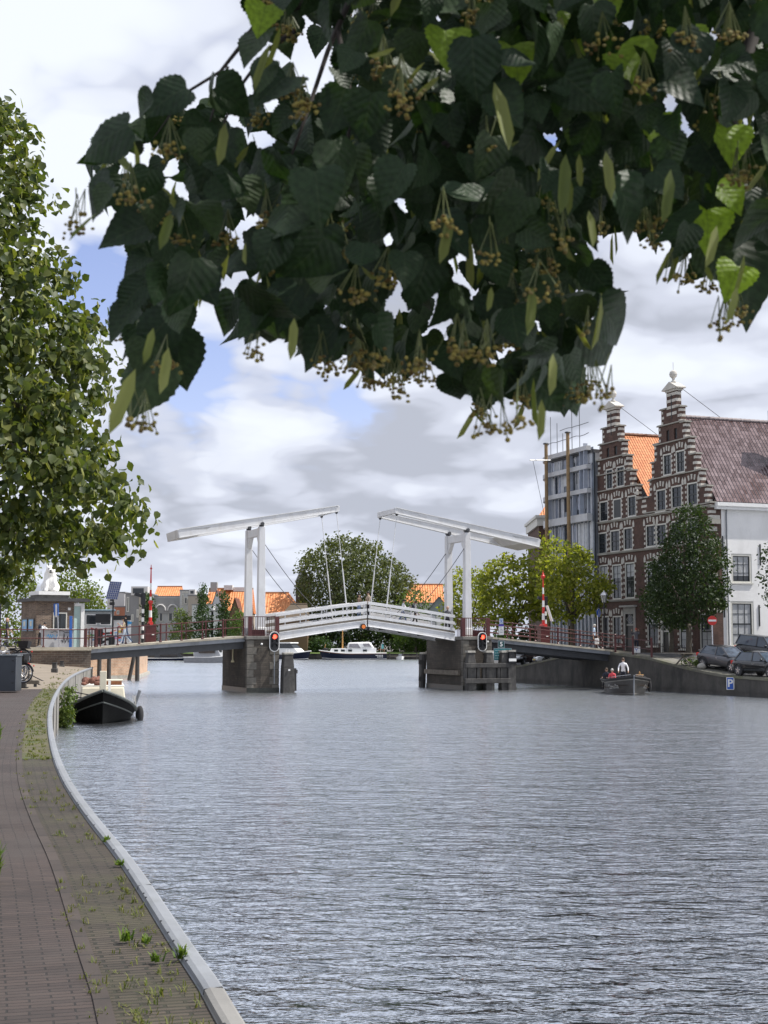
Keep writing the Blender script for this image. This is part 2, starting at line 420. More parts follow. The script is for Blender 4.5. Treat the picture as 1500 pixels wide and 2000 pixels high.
M['skin'] = mat('skin', (0.50, 0.31, 0.22), 0.55, 0, 0.08)
M['asphalt'] = mat('asphalt', (0.065, 0.065, 0.067), 0.9, 0, 0.2, 2.0, 0.2, 80)
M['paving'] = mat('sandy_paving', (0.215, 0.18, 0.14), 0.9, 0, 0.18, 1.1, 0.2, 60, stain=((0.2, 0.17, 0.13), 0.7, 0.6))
M['glass'] = glass_mat('window_glass')
M['lamp_red'] = mat('red_signal_lamp', (1.0, 0.06, 0.03), 0.3, 0, 0, emit=4.0)
M['chrome'] = mat('bright_metal', (0.6, 0.6, 0.62), 0.25, 0.9, 0.05)
# ================================================================== water and ground
def water_mat():
    m = bpy.data.materials.new('river_water'); m.use_nodes = True; t = m.node_tree; b = t.nodes['Principled BSDF']
    b.inputs['Base Color'].default_value = (0.030, 0.038, 0.046, 1); b.inputs['Roughness'].default_value = 0.07
    b.inputs['IOR'].default_value = 1.75; b.inputs['Specular IOR Level'].default_value = 0.5
    g = N(t, 'ShaderNodeNewGeometry')
    def nz(sc, det, scl, rot=0.0, dist=0.0):
        mp = N(t, 'ShaderNodeMapping'); mp.inputs['Scale'].default_value = scl; mp.inputs['Rotation'].default_value = (0, 0, rot)
        t.links.new(g.outputs['Position'], mp.inputs[0])
        n = N(t, 'ShaderNodeTexNoise', Scale=sc, Detail=det, Roughness=0.55, Distortion=dist); t.links.new(mp.outputs[0], n.inputs['Vector'])
        return n.outputs['Fac']
    a = nz(0.75, 2.0, (0.6, 1.3, 1), 0.22, 0.4)
    c = nz(2.9, 3.0, (0.62, 1.35, 1), -0.18, 0.6)
    d = nz(7.5, 3.0, (0.7, 1.25, 1), 0.1, 0.4)
    gust = nz(0.06, 3.0, (1.0, 1.0, 1), 0.3)
    h = math_n(t, 'ADD', math_n(t, 'MULTIPLY', a, 0.17), math_n(t, 'MULTIPLY', c, 0.125))
    h = math_n(t, 'ADD', h, math_n(t, 'MULTIPLY', d, 0.032))
    h = math_n(t, 'MULTIPLY', h, math_n(t, 'ADD', math_n(t, 'MULTIPLY', gust, 0.9), 0.55))
    bp = N(t, 'ShaderNodeBump', Strength=1.0, Distance=1.0); t.links.new(h, bp.inputs['Height'])
    # far ripples are finer than the surface detail and read as a rougher gloss
    s = N(t, 'ShaderNodeSeparateXYZ'); t.links.new(g.outputs['Position'], s.inputs[0])
    rg = ramp(t, math_n(t, 'DIVIDE', s.outputs[1], 300.0), [(0.04, 0.07), (0.12, 0.16), (0.3, 0.23), (0.9, 0.26)])
    gl = N(t, 'ShaderNodeBsdfGlossy'); gl.inputs['Color'].default_value = (0.94, 0.97, 1.0, 1); t.links.new(rg, gl.inputs['Roughness']); t.links.new(bp.outputs[0], gl.inputs['Normal'])
    df = N(t, 'ShaderNodeBsdfDiffuse'); df.inputs['Color'].default_value = (0.022, 0.028, 0.034, 1)
    lw = N(t, 'ShaderNodeLayerWeight', Blend=0.5); t.links.new(bp.outputs[0], lw.inputs['Normal'])
    fr = ramp(t, lw.outputs['Facing'], [(0.35, 0.03), (0.48, 0.16), (0.60, 0.68), (0.72, 0.92), (1.0, 0.97)])
    mx = N(t, 'ShaderNodeMixShader'); t.links.new(fr, mx.inputs[0]); t.links.new(df.outputs[0], mx.inputs[1]); t.links.new(gl.outputs[0], mx.inputs[2])
    t.links.new(mx.outputs[0], t.nodes['Material Output'].inputs[0])
    return m
w = MB().quad((-400, -60, 0), (400, -60, 0), (400, 420, 0), (-400, 420, 0))
struct(w.build('river_water', water_mat(), fix=False))

# -------- left quay edge (water side), from near to the bridge abutment
EDGE_PX = [(481, 2000, 1.35), (434, 1921, 1.35), (371, 1835, 1.35), (297, 1727, 1.35), (245, 1657, 1.35), (196, 1601, 1.35), (150, 1541, 1.35),
           (129.5, 1506, 1.35), (114, 1470, 1.35), (104, 1430, 1.35), (101, 1398, 1.35), (104, 1376, 1.36), (114, 1350, 1.38), (133, 1325, 1.46), (158, 1311, 1.54), (182, 1303, 1.6)]
ed = [onz(x, y, z) for x, y, z in EDGE_PX]
d0 = (ed[0] - ed[2]); d0.z = 0; d0.normalize()
ed = [ed[0] + d0 * 12, ed[0] + d0 * 8, ed[0] + d0 * 4] + ed
def catmull(p, n=6):
    out = []
    for i in range(len(p) - 1):
        a, b, c, d = p[max(i - 1, 0)], p[i], p[i + 1], p[min(i + 2, len(p) - 1)]
        for k in range(n):
            t = k / n
            out.append(0.5 * ((2 * b) + (c - a) * t + (2 * a - 5 * b + 4 * c - d) * t * t + (3 * b - a - 3 * c + d) * t ** 3))
    out.append(p[-1]); return out
EDG = catmull(ed, 5)
# light smoothing so that the curve reads as one sweep
for _ in range(4):
    EDG = [EDG[0]] + [(EDG[i - 1] + EDG[i] * 2 + EDG[i + 1]) / 4 for i in range(1, len(EDG) - 1)] + [EDG[-1]]
ARC = [0.0]
for i in range(1, len(EDG)): ARC.append(ARC[-1] + (EDG[i] - EDG[i - 1]).length)
NRM = []
for i in range(len(EDG)):
    d = EDG[min(i + 1, len(EDG) - 1)] - EDG[max(i - 1, 0)]; d.z = 0; d.normalize(); NRM.append(Vector((-d.y, d.x, 0)))
def sstep(a, b, x):
    x = min(1, max(0, (x - a) / (b - a))); return x * x * (3 - 2 * x)
def qz(i, off):
    y = EDG[i].y; return EDG[i].z + sstep(58, 86, y) * min(off, 8) / 8 * 0.75
def qp(i, off, dz=0.0):
    p = EDG[i] + NRM[i] * off; return Vector((p.x, p.y, qz(i, off) + dz))
def strip(mb, offs, dz, i0=0, i1=None, m=0):
    i1 = len(EDG) - 1 if i1 is None else i1
    for i in range(i0, i1):
        for a, b in zip(offs[:-1], offs[1:]):
            mb.quad(qp(i, a, dz), qp(i + 1, a, dz), qp(i + 1, b, dz), qp(i, b, dz), m=m,
                    uv=[(a, ARC[i]), (a, ARC[i + 1]), (b, ARC[i + 1]), (b, ARC[i])])
iS = next(i for i in range(len(EDG)) if EDG[i].y > 50)     # the bricks give way to sandy paving here
iG = next(i for i in range(len(EDG)) if EDG[i].y > 21)
brick_path = brick_mat('path_brick', (0.044, 0.032, 0.029), (0.064, 0.046, 0.040), (0.014, 0.012, 0.011), 0.205, 0.062, 'xy', 0.8, 0.006, 0.7, ((0.055, 0.046, 0.042), 0.5, 0.7), uv=True)  # brick colour kept dark to stand for tree shade on the near path
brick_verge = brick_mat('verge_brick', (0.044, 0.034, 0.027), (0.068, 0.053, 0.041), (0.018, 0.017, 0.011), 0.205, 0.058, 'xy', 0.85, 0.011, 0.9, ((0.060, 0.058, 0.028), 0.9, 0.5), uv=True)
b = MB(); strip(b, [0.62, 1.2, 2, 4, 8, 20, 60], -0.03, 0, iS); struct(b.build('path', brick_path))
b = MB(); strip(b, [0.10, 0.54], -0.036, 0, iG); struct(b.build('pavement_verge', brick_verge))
grassy = mat('grassy_verge', (0.085, 0.078, 0.042), 0.95, 0, 0.35, 2.2, 0.8, 30, stain=((0.05, 0.075, 0.02), 1.0, 0.8))
b = MB(); strip(b, [0.10, 0.4, 0.66, 0.9, 1.1], -0.032, iG, iS); struct(b.build('verge', grassy))
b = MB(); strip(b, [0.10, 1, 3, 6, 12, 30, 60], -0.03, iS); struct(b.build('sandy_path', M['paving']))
# raised gutter course of long bricks between verge and path
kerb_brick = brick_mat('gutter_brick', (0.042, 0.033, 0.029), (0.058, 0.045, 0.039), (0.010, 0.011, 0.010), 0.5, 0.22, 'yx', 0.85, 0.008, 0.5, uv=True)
b = MB()
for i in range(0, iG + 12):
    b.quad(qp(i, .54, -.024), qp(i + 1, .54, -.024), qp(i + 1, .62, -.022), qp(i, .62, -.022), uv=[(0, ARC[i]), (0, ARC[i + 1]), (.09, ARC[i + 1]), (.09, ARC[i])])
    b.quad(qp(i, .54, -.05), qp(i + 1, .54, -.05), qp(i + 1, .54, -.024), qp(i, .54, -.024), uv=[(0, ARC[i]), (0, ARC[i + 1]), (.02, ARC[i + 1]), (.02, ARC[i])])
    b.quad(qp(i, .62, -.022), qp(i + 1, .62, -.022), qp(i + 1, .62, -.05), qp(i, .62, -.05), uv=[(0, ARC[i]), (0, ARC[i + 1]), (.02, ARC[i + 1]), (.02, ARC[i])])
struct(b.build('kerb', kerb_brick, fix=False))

# -------- quay wall with its coping
qw = thing('quay_wall', 'curved left quay wall capped with a pale grey coping strip', 'quay wall')
wallm = mat('quay_concrete', (0.20, 0.19, 0.175), 0.85, 0, 0.25, 1.5, 0.3, 20, stain=((0.085, 0.085, 0.06), 1.0, 0.75, (1, 1, .4)))
b = MB()
for i in range(len(EDG) - 1):
    a0, a1 = EDG[i], EDG[i + 1]; n0, n1 = NRM[i] * 0.02, NRM[i + 1] * 0.02
    b.quad(a0 + n0 + Vector((0, 0, -.06)), a1 + n1 + Vector((0, 0, -.06)), Vector((a1.x + n1.x, a1.y + n1.y, -1.2)), Vector((a0.x + n0.x, a0.y + n0.y, -1.2)))
b.build('wall', wallm, qw, fix=False)
# panel joints of the far wall
b = MB()
for i in range(iS - 14, len(EDG) - 1, 3):
    p = EDG[i] + NRM[i] * 0.012; b.bar((p.x, p.y, 0), (p.x, p.y, p.z - .06), .025, .02)
b.build('joint', M['rubber'], qw)
copm = mat('coping_metal', (0.215, 0.228, 0.25), 0.62, 0.0, 0.12, 2.0, 0.08, 60, stain=((0.17, 0.18, 0.185), 2.5, 0.55))
copm2 = mat('coping_stone', (0.22, 0.215, 0.205), 0.7, 0.0, 0.14, 2.0, 0.1, 60)
def coping(i0, i1, m):
    mb = MB(); rows = []
    for i in range(i0, i1 + 1):
        rows.append([qp(i, .125, -.06), qp(i, .100, -.03), qp(i, .095, -.006), qp(i, .07, .004), qp(i, .012, .0), qp(i, -.004, -.012), qp(i, -.006, -.075)])
    mb.grid(rows); return mb.build('coping', m, qw, smooth=False)
# sections meet at lapped joints a few metres apart
cuts = [0]
tgt = 6.05 + (EDG[15] - EDG[0]).length * 0
for i in range(1, len(EDG)):
    if ARC[i] - ARC[cuts[-1]] > 7.5: cuts.append(i)
if cuts[-1] != len(EDG) - 1: cuts.append(len(EDG) - 1)
iJ = min(range(len(EDG)), key=lambda i: abs(proj(EDG[i])[1] - 1925))
cuts = [0] + [iJ] + [c for c in cuts if ARC[c] > ARC[iJ] + 2.0]
for k in range(len(cuts) - 1):
    coping(cuts[k], cuts[k + 1], copm2 if k == 0 else copm)
# lapped joints and the bolts along the land side
b = MB()
for c in cuts[1:-1]:
    d = (EDG[c + 1] - EDG[c - 1]).normalized() * 0.012
    for s0 in (-1, 1): pass
    for q0, q1 in (((.100, -.03), (.095, -.004)), ((.095, -.004), (.010, .002)), ((.010, .002), (-.01, -.07))):
        b.bar(qp(c, q0[0], q0[1]), qp(c, q1[0], q1[1]), .006, .006, up=d)
b.build('joint_strip', M['dark_steel'], qw)
b = MB()
for i in range(4, len(EDG) - 1):
    for f_ in (0.25, 0.75):
        if random.random() < .72: continue
        p = qp(i, .092, -.004).lerp(qp(i + 1, .092, -.004), f_ + random.uniform(-.2, .2))
        b.ball(p, .008, 6, 4)
b.build('bolt', M['dark_steel'], qw)

# -------- weeds in the verge: nobody could count them
def blades(mb, p, n, h, spread, w=.006):
    for _ in range(n):
        a = random.uniform(0, 2 * math.pi); ln = h * random.uniform(.5, 1.2); tl = random.uniform(.2, .9) * spread
        dx, dy = math.cos(a), math.sin(a); q = Vector(p) + Vector((random.gauss(0, .015), random.gauss(0, .015), 0))
        sx, sy = -dy * w, dx * w
        m1 = q + Vector((dx * tl * .4, dy * tl * .4, ln * .65)); t_ = q + Vector((dx * tl, dy * tl, ln * random.uniform(.75, 1.0)))
        mb.quad(q + Vector((sx, sy, 0)), q - Vector((sx, sy, 0)), m1 - Vector((sx, sy, 0)) * .8, m1 + Vector((sx, sy, 0)) * .8)
        mb.quad(m1 + Vector((sx, sy, 0)) * .8, m1 - Vector((sx, sy, 0)) * .8, t_)
def edge_at(y):
    return min(range(len(EDG)), key=lambda i: abs(EDG[i].y - y))
def on_verge(y, off, dz=-.034):
    i = next(k for k in range(len(EDG) - 1) if EDG[k + 1].y > y); f_ = (y - EDG[i].y) / (EDG[i + 1].y - EDG[i].y)
    return qp(i, off, dz).lerp(qp(i + 1, off, dz), f_)
g = MB()
for _ in range(620):
    y = 5.2 + 34 * random.random() ** 1.9
    cl = math.sin(y * 2.1) + math.sin(y * .83 + 1) + random.uniform(-.7, .7)
    if cl < -0.2: continue
    off = random.choice([random.uniform(.15, .2), random.uniform(.15, .52), random.uniform(.2, .5), random.uniform(.52, .64)])
    blades(g, on_verge(y, off), random.randint(3, 10), random.uniform(.018, .055), .06, .0032)
for _ in range(420):
    y = random.uniform(21, 60); off = random.uniform(.15, .66)
    if random.random() < .4: off = random.uniform(.15, .5)
    blades(g, on_verge(y, off), 6, random.uniform(.02, .06), .06, .007)
for _ in range(110):                                  # the foot of the abutment wall and between the stones
    y = random.uniform(58, 84); off = random.choice([random.uniform(.2, .8), random.uniform(.2, 4)])
    if math.sin(y * .9) + random.uniform(-.6, .6) < .2: continue
    blades(g, on_verge(y, off), 7, random.uniform(.04, .10), .07, .008)
# short litter of dry stems
tag(g.build('grass', leaf_mat('weed_leaf', [(0.13, 0.14, 0.035), (0.075, 0.11, 0.02), (0.20, 0.19, 0.07), (0.09, 0.13, 0.025)], .6, .25), fix=False), 'short grass and weeds growing between the bricks of the verge', 'grass', kind='stuff')
# larger weeds one can point at
def weed(px, py, h, n, label, spread=.1, w=.007, z=1.33):
    p = onz(px, py, z); mb = MB(); blades(mb, (0, 0, 0), n, h, spread, w)
    o = mb.build('weed', leaf_mat('weed_fresh', [(0.10, 0.17, 0.025), (0.07, 0.12, 0.02), (0.16, 0.21, 0.05)], .5, .35), fix=False)
    o.location = p; tag(o, label, 'weed', 'tufts of weeds along the left quay'); return o
weed(353, 1872, .085, 26, 'bright green weed tuft leaning on the coping near the bottom of the picture', .09)
weed(282, 1842, .05, 18, 'pale grass tuft in the middle of the brick verge, nearest one', .07)
weed(306, 1878, .06, 22, 'fresh green tuft on the verge just left of the tuft at the coping', .06)
weed(244, 1838, .07, 22, 'spiky grass tuft on the verge beside the gutter bricks', .09)
weed(208, 1645, .06, 20, 'green weed tuft against the coping beside a joint, further up the quay', .07)
weed(233, 1690, .05, 22, 'low weed patch against the coping between two joints', .08)
weed(-6, 1462, .42, 30, 'tall green plant at the left edge of the path, the farther one', .2, .02)
weed(-10, 1722, .26, 44, 'pale green leafy plant at the left edge of the path, the nearer one', .12, .014)
# small dark wooden blocks standing on the sandy path
for px, py, lb, k in ((106.5, 1307, 'nearest of the dark little mooring blocks on the sandy path', .30), (121, 1301, 'middle of the dark little mooring blocks on the sandy path', .26), (134, 1296, 'pale-topped little mooring block farthest from the grey cabinet', .24)):
    Y = (3 - 1.75) * F / (py - 1258)
    z = 1.72; p = onz(px, py, z)
    o = thing('mooring_block', lb, 'bollard', p, random.uniform(-.4, .4), 'mooring blocks on the sandy path')
    MB().box(-.11, .11, -.11, .11, 0, k, 0).box(-.15, .15, -.15, .15, -.2, .04, 0).build('post', M['tarwood'], o, bevel=.02)
    MB().box(-.12, .12, -.12, .12, k, k + .04, 0).build('cap', M['granite'] if 'pale' in lb else M['rubber'], o, bevel=.01)

# -------- left upper bank, in front of and beyond the bridge
E_ = Vector((math.cos(R(20)), math.sin(R(20)), 0)); N_ = Vector((math.sin(R(20)), -math.cos(R(20)), 0))   # along the bridge, and towards the viewer
BO = Vector((-7.78, 90.0, 0))
def br(s, t, z): return BO + E_ * s + N_ * t + Vector((0, 0, z))
ABS = -10.7
PLZ = 2.78
b = MB(); pts = [br(ABS, .75, PLZ), br(ABS, -5, PLZ), Vector((-22.5, 99, PLZ)), Vector((-25.5, 124, PLZ)), Vector((-22.0, 127, PLZ)), Vector((-24, 145, PLZ)), Vector((-42, 200, PLZ)), Vector((-50, 300, PLZ)), Vector((-400, 300, PLZ)), Vector((-400, 60, PLZ)), br(-90, .75, PLZ)]
b.quad(*pts); struct(b.build('plaza', M['paving'], fix=False))
# abutment wall: dark brick face under the railing, and the sunlit brick walls round the corner
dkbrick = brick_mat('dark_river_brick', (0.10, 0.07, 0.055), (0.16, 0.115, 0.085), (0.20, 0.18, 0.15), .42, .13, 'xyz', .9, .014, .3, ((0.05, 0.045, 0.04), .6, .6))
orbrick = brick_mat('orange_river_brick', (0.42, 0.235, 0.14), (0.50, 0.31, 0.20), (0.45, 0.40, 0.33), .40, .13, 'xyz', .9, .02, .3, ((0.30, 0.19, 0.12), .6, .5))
ab = thing('abutment_wall', 'dark brick abutment wall of the bridge above the sandy path on the left bank', 'abutment')
b = MB()
p = [br(-60, .8, 0), br(ABS, .8, 0)]
b.quad(p[0], p[1], p[1] + Vector((0, 0, PLZ - .16)), p[0] + Vector((0, 0, PLZ - .16)))
b.quad(br(ABS, .8, -.5), br(ABS, -5, -.5), br(ABS, -5, PLZ - .16), br(ABS, .8, PLZ - .16))
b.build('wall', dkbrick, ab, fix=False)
b = MB(); b.bar(br(-60, .7, PLZ - .06), br(ABS, .7, PLZ - .06), .5, .2); b.build('coping', M['kerb'], ab)
rw = thing('river_wall', 'sunlit orange brick river wall under the left end of the bridge deck', 'river wall')
b = MB(); ring = [br(ABS, -5, 0), Vector((-22.5, 99, 0)), Vector((-25.5, 124, 0)), Vector((-22.0, 127, 0)), Vector((-24, 145, 0)), Vector((-42, 200, 0)), Vector((-50, 300, 0))]
for a, c in zip(ring[:-1], ring[1:]):
    b.quad(a - Vector((0, 0, .5)), c - Vector((0, 0, .5)), c + Vector((0, 0, PLZ - .01)), a + Vector((0, 0, PLZ - .01)))
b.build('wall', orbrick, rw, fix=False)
b = MB()
for a, c in zip(ring[1:-1], ring[2:]):
    b.bar(a + Vector((0, 0, .12)), c + Vector((0, 0, .12)), .5, .3)
b.build('footing', M['granite'], rw)
for px, py, Y, top, lb in ((193.5, 1327, 118, 3.0, 'dark timber pile in front of the orange brick wall, left one'), (212.5, 1321, 121, 3.0, 'dark timber pile in front of the orange brick wall, right one'), (268, 1321, 118, 2.2, 'pale-topped timber pile standing free in the water beside the orange wall')):
    q = at(px, py, Y); q.z = -.6
    o = thing('timber_pile', lb, 'mooring pile', q, 0, 'timber piles near the left abutment')
    MB().tube([(0, 0, 0), (0, 0, top + .5)], [.19, .17], 10).build('post', M['tarwood'], o, smooth=False)
    MB().lathe([(.18, 0), (.19, .05), (.1, .1)], (0, 0, top + .5), 10).build('cap', M['granite'], o)
q = at(252, 1312, 119); q.z = 0
o = thing('timber_pile', 'leaning dark timber brace just right of the orange brick wall', 'mooring pile', q, 0, 'timber piles near the left abutment')
MB().tube([(-.1, 0, -.6), (.5, 0, 2.6)], .16, 10).build('post', M['tarwood'], o)
MB().lathe([(.17, 0), (.1, .06)], (.5, 0, 2.6), 10).build('cap', M['rubber'], o)

# -------- right quay
def rline(Y): return 21.7 + (80 - Y) * 0.3500      # water face of the right quay wall
def rz_(Y):
    P_ = [(40, 1.05), (80, 1.07), (84.5, 1.17), (88, 1.5), (93, 2.15), (97.5, 2.42), (103, 2.3), (108, 1.75), (112, 1.3), (118, 1.2), (200, 1.2)]
    for (a, za), (b_, zb) in zip(P_[:-1], P_[1:]):
        if a <= Y <= b_: return za + (zb - za) * (Y - a) / (b_ - a)
    return 1.2
YS = [40, 60, 72] + [80 + k * 1.25 for k in range(0, 31)]
rq = thing('quay_wall', 'dark stained concrete quay wall on the right bank rising to the bridge', 'quay wall')
rwall = mat('dark_quay_concrete', (0.062, 0.058, 0.052), 0.85, 0, 0.35, 1.0, 0.5, 12, stain=((0.022, 0.022, 0.022), 0.8, 0.8, (1, 1, .35)))
b = MB(); rows = [[Vector((rline(Y), Y, -.6)), Vector((rline(Y) + .03, Y, rz_(Y) - .12))] for Y in YS]; b.grid(rows); b.build('wall', rwall, rq, fix=False)
b = MB(); rows = [[Vector((rline(Y) - .03, Y, rz_(Y) - .14)), Vector((rline(Y) - .02, Y, rz_(Y) + .015)), Vector((rline(Y) + .45, Y, rz_(Y) + .02)), Vector((rline(Y) + .46, Y, rz_(Y) - .1))] for Y in YS]
b.grid(rows); b.build('coping', mat('mossy_coping', (0.13, 0.125, 0.10), 0.9, 0, .3, 1.6, .4, 25, stain=((0.10, 0.11, 0.04), 1.2, .6)), rq, fix=False)
b = MB(); rows = [[Vector((rline(Y) - .012, Y, .22)), Vector((rline(Y) - .012, Y, .30))] for Y in YS]; b.grid(rows); b.build('ledge', rwall, rq, fix=False)
b = MB(); rows = [[Vector((rline(Y) + d, Y, rz_(Y) - .01)) for d in (.4, 2, 5, 12, 60)] for Y in YS]; b.grid(rows); struct(b.build('road', M['asphalt'], fix=False))
b = MB(); rows = [[Vector((rline(Y) + d, Y, rz_(Y) - .004)) for d in (.44, .95, 1.45)] for Y in YS]; b.grid(rows)
struct(b.build('pavement', mat('grey_setts', (0.17, 0.16, 0.14), .9, 0, .25, 3.0, .3, 30, stain=((.12, .12, .07), 1.2, .5)), fix=False))
b = MB()
for k in range(18):
    Y = 70 + k * 1.15
    b.quad(*[Vector((rline(y) + d, y, rz_(y) - .004 + .004)) for y, d in ((Y, 1.62), (Y + .6, 1.62), (Y + .6, 1.74), (Y, 1.74))])
struct(b.build('road_marking', M['white_plain'], fix=False))
# -------- far bank and the land behind everything
b = MB(); FB = [Vector((-50, 285, 0)), Vector((-20, 285, 0)), Vector((9, 283, 0)), Vector((9.3, 200, 0)), Vector((9.0, 150, 0)), Vector((rline(118), 118, 0))]
fq = thing('quay_wall', 'low dark quay along the far bank behind the moored boats', 'quay wall')
for a, c in zip(FB[:-1], FB[1:]): b.quad(a - Vector((0, 0, .5)), c - Vector((0, 0, .5)), c + Vector((0, 0, 1.15)), a + Vector((0, 0, 1.15)))
b.build('wall', rwall, fq, fix=False)
grassm = mat('far_lawn', (0.11, 0.17, 0.035), .95, 0, .3, .4)
b = MB().quad((-60, 285.2, 1.15), (9.2, 283.2, 1.15), (9.2, 292, 1.4), (-60, 296, 1.4)); struct(b.build('lawn', grassm, fix=False))
b = MB().quad((-4000, 296, 1.39), (4000, 292, 1.39), (4000, 5500, 1.6), (-4000, 5500, 1.6)); struct(b.build('ground', mat('far_ground', (0.14, 0.135, 0.12), .95, 0, .2, .05), fix=False))
b = MB().quad((9.1, 120, 1.19), (400, 120, 1.19), (400, 293, 1.2), (9.25, 293, 1.2)); struct(b.build('street', M['asphalt'], fix=False))
# ================================================================== drawbridge
BR_LABEL = 'white double drawbridge with balance beams and dark stone piers crossing the river'
dbr = thing('drawbridge', BR_LABEL, 'bridge')
TW = 14.17; WID = 3.2; ZP = 3.5
HALF = TW / 2
def zdk(s):        # deck of the leaves, s measured from the tower
    u = min(1, max(0, s / HALF)); return 3.68 + 0.98 * (u - 0.10 * u * u) / 0.9
def tower(s0, sgn):
    """sgn +1 for the left tower, whose leaf points along +s"""
    g = lambda ds, t, z: br(s0 + sgn * ds, t, z)
    # pier
    b = MB()
    ring = [g(-1.2, 1.25, 0), g(.85, 1.25, 0), g(.85, -5.2, 0), g(-1.2, -5.2, 0)]
    b.hexa([p + Vector((0, 0, -1)) for p in ring], [p + Vector((0, 0, ZP - .22)) for p in ring])
    pier = b.build('pier', M_pier, dbr, bevel=.03)
    b = MB(); r2 = [g(-1.28, 1.33, 0), g(.9, 1.33, 0), g(.9, -5.3, 0), g(-1.28, -5.3, 0)]
    b.hexa([p + Vector((0, 0, ZP - .22)) for p in r2], [p + Vector((0, 0, ZP)) for p in r2]); b.build('capstone', M['stone'], pier, bevel=.03)
    b = MB()
    for k in range(7):          # quoins at the near corners
        z0 = .05 + k * .46; w = .62 if k % 2 else .44
        for e0, dr in ((-1.215, 1), (.865, -1)):
            a0, a1 = e0, e0 + dr * w
            q = [g(a0, 1.27, 0), g(a1, 1.27, 0), g(a1, .95, 0), g(a0, .95, 0)]
            b.hexa([p + Vector((0, 0, z0)) for p in q], [p + Vector((0, 0, z0 + .43)) for p in q])
            q = [g(a0 - dr * .0, 1.262, 0), g(a0 + dr * .1, 1.262, 0), g(a0 + dr * .1, 1.262 - (1.0 - w) - .3, 0), g(a0, 1.262 - (1.0 - w) - .3, 0)]
    b.each('quoin', M['quoin'], pier, bevel=.02)
    b = MB(); r3 = [g(-1.225, 1.275, 0), g(.875, 1.275, 0), g(.875, -5.225, 0), g(-1.225, -5.225, 0)]
    b.hexa([p + Vector((0, 0, -.9)) for p in r3], [p + Vector((0, 0, .30)) for p in r3]); b.build('waterline_band', mat('wet_stone', (.022, .024, .018), .35, 0, .5, 4, .4, 14), pier)
    # portal: posts, head and brackets
    for t in (0, -WID):
        b = MB(); zt = 10.42
        b.hexa([g(-.25, t - .25, ZP), g(.25, t - .25, ZP), g(.25, t + .25, ZP), g(-.25, t + .25, ZP)], [g(-.19, t - .20, zt), g(.19, t - .20, zt), g(.19, t + .20, zt), g(-.19, t + .20, zt)])
        post = b.build('post', M['white'], dbr, bevel=.02)
        b = MB(); b.hexa([g(-.32, t - .32, ZP), g(.32, t - .32, ZP), g(.32, t + .32, ZP), g(-.32, t + .32, ZP)], [g(-.3, t - .3, ZP + .55), g(.3, t - .3, ZP + .55), g(.3, t + .3, ZP + .55), g(-.3, t + .3, ZP + .55)])
        b.build('plinth', M['white_plain'] if t == 0 else M['grey_steel'], post, bevel=.03)
        b = MB(); b.tube([g(0, t - .3, 10.6), g(0, t + .3, 10.6)], .11, 10); b.bar(g(0, t, 10.40), g(0, t, 10.62), .3, .2); b.build('pivot', M['dark_steel'], post)
    b = MB(); b.bar(g(0, -.2, 10.12), g(0, -WID + .2, 10.12), .3, .5, up=(0, 0, 1))
    for t0, dr in ((-.2, -1), (-WID + .2, 1)):
        b.hexa([g(-.13, t0, 9.2), g(.13, t0, 9.2), g(.13, t0 + dr * .06, 9.2), g(-.13, t0 + dr * .06, 9.2)], [g(-.13, t0, 9.87), g(.13, t0, 9.87), g(.13, t0 + dr * .6, 9.87), g(-.13, t0 + dr * .6, 9.87)])
    b.build('portal_head', M['white'], dbr, bevel=.02)
    # balance frame: two beams, a tip beam and the counterweight
    def zb(s): return 10.82 + .182 * s
    for t in (0, -WID):
        b = MB()
        for a, c, ha, hc in ((-5.35, 0, .52, .5), (0, 5.15, .5, .34)):
            b.bar(g(a, t, zb(a)), g(c, t, zb(c)), .26, ha, w1=.24, h1=hc)
        bm = b.build('balance_beam', M['white'], dbr, bevel=.015)
        b = MB()
        for a, c, h_ in ((-5.3, 5.1, 0),):
            b.bar(g(a, t, zb(a) - .27), g(c, t, zb(c) - .185), .34, .04); b.bar(g(a, t, zb(a) + .275), g(c, t, zb(c) + .19), .34, .035)
        b.build('flange', M['white_plain'], bm)
    b = MB(); b.bar(g(5.05, .14, zb(5.05)), g(5.05, -WID - .14, zb(5.05)), .24, .34); b.build('tip_beam', M['white'], dbr, bevel=.015)
    b = MB(); b.hexa([g(-5.35, .12, zb(-5.35) - .30), g(-4.0, .12, zb(-4.0) - .30), g(-4.0, -WID - .12, zb(-4.0) - .30), g(-5.35, -WID - .12, zb(-5.35) - .30)],
                     [g(-5.45, .13, zb(-5.35) + .24), g(-3.2, .13, zb(-3.2) + .12), g(-3.2, -WID - .13, zb(-3.2) + .12), g(-5.45, -WID - .13, zb(-5.35) + .24)])
    b.build('counterweight', mat('counterweight_paint', (0.5, 0.5, 0.5), .5, 0, .12, .7, stain=((.30, .29, .28), .8, .6)), dbr, bevel=.03)
    # hangers from the tip to the leaf
    for t in (0, -WID):
        b = MB(); a = g(5.0, t, zb(5.0) - .2); c = g(5.85, t, zdk(5.85) - .38)
        b.tube([a, a.lerp(c, .55)], .022, 8); b.tube([a.lerp(c, .5), c], .042, 8)
        hr = b.build('hanger_rod', M['white'], dbr)
        b = MB(); b.tube([a + Vector((0, 0, .2)), a - Vector((0, 0, .12))], .055, 8); b.ball(a - Vector((0, 0, .03)), .1, 8, 6); b.bar(c + Vector((0, 0, .1)), c - Vector((0, 0, .22)), .14, .14); b.build('shackle', M['dark_steel'], hr)
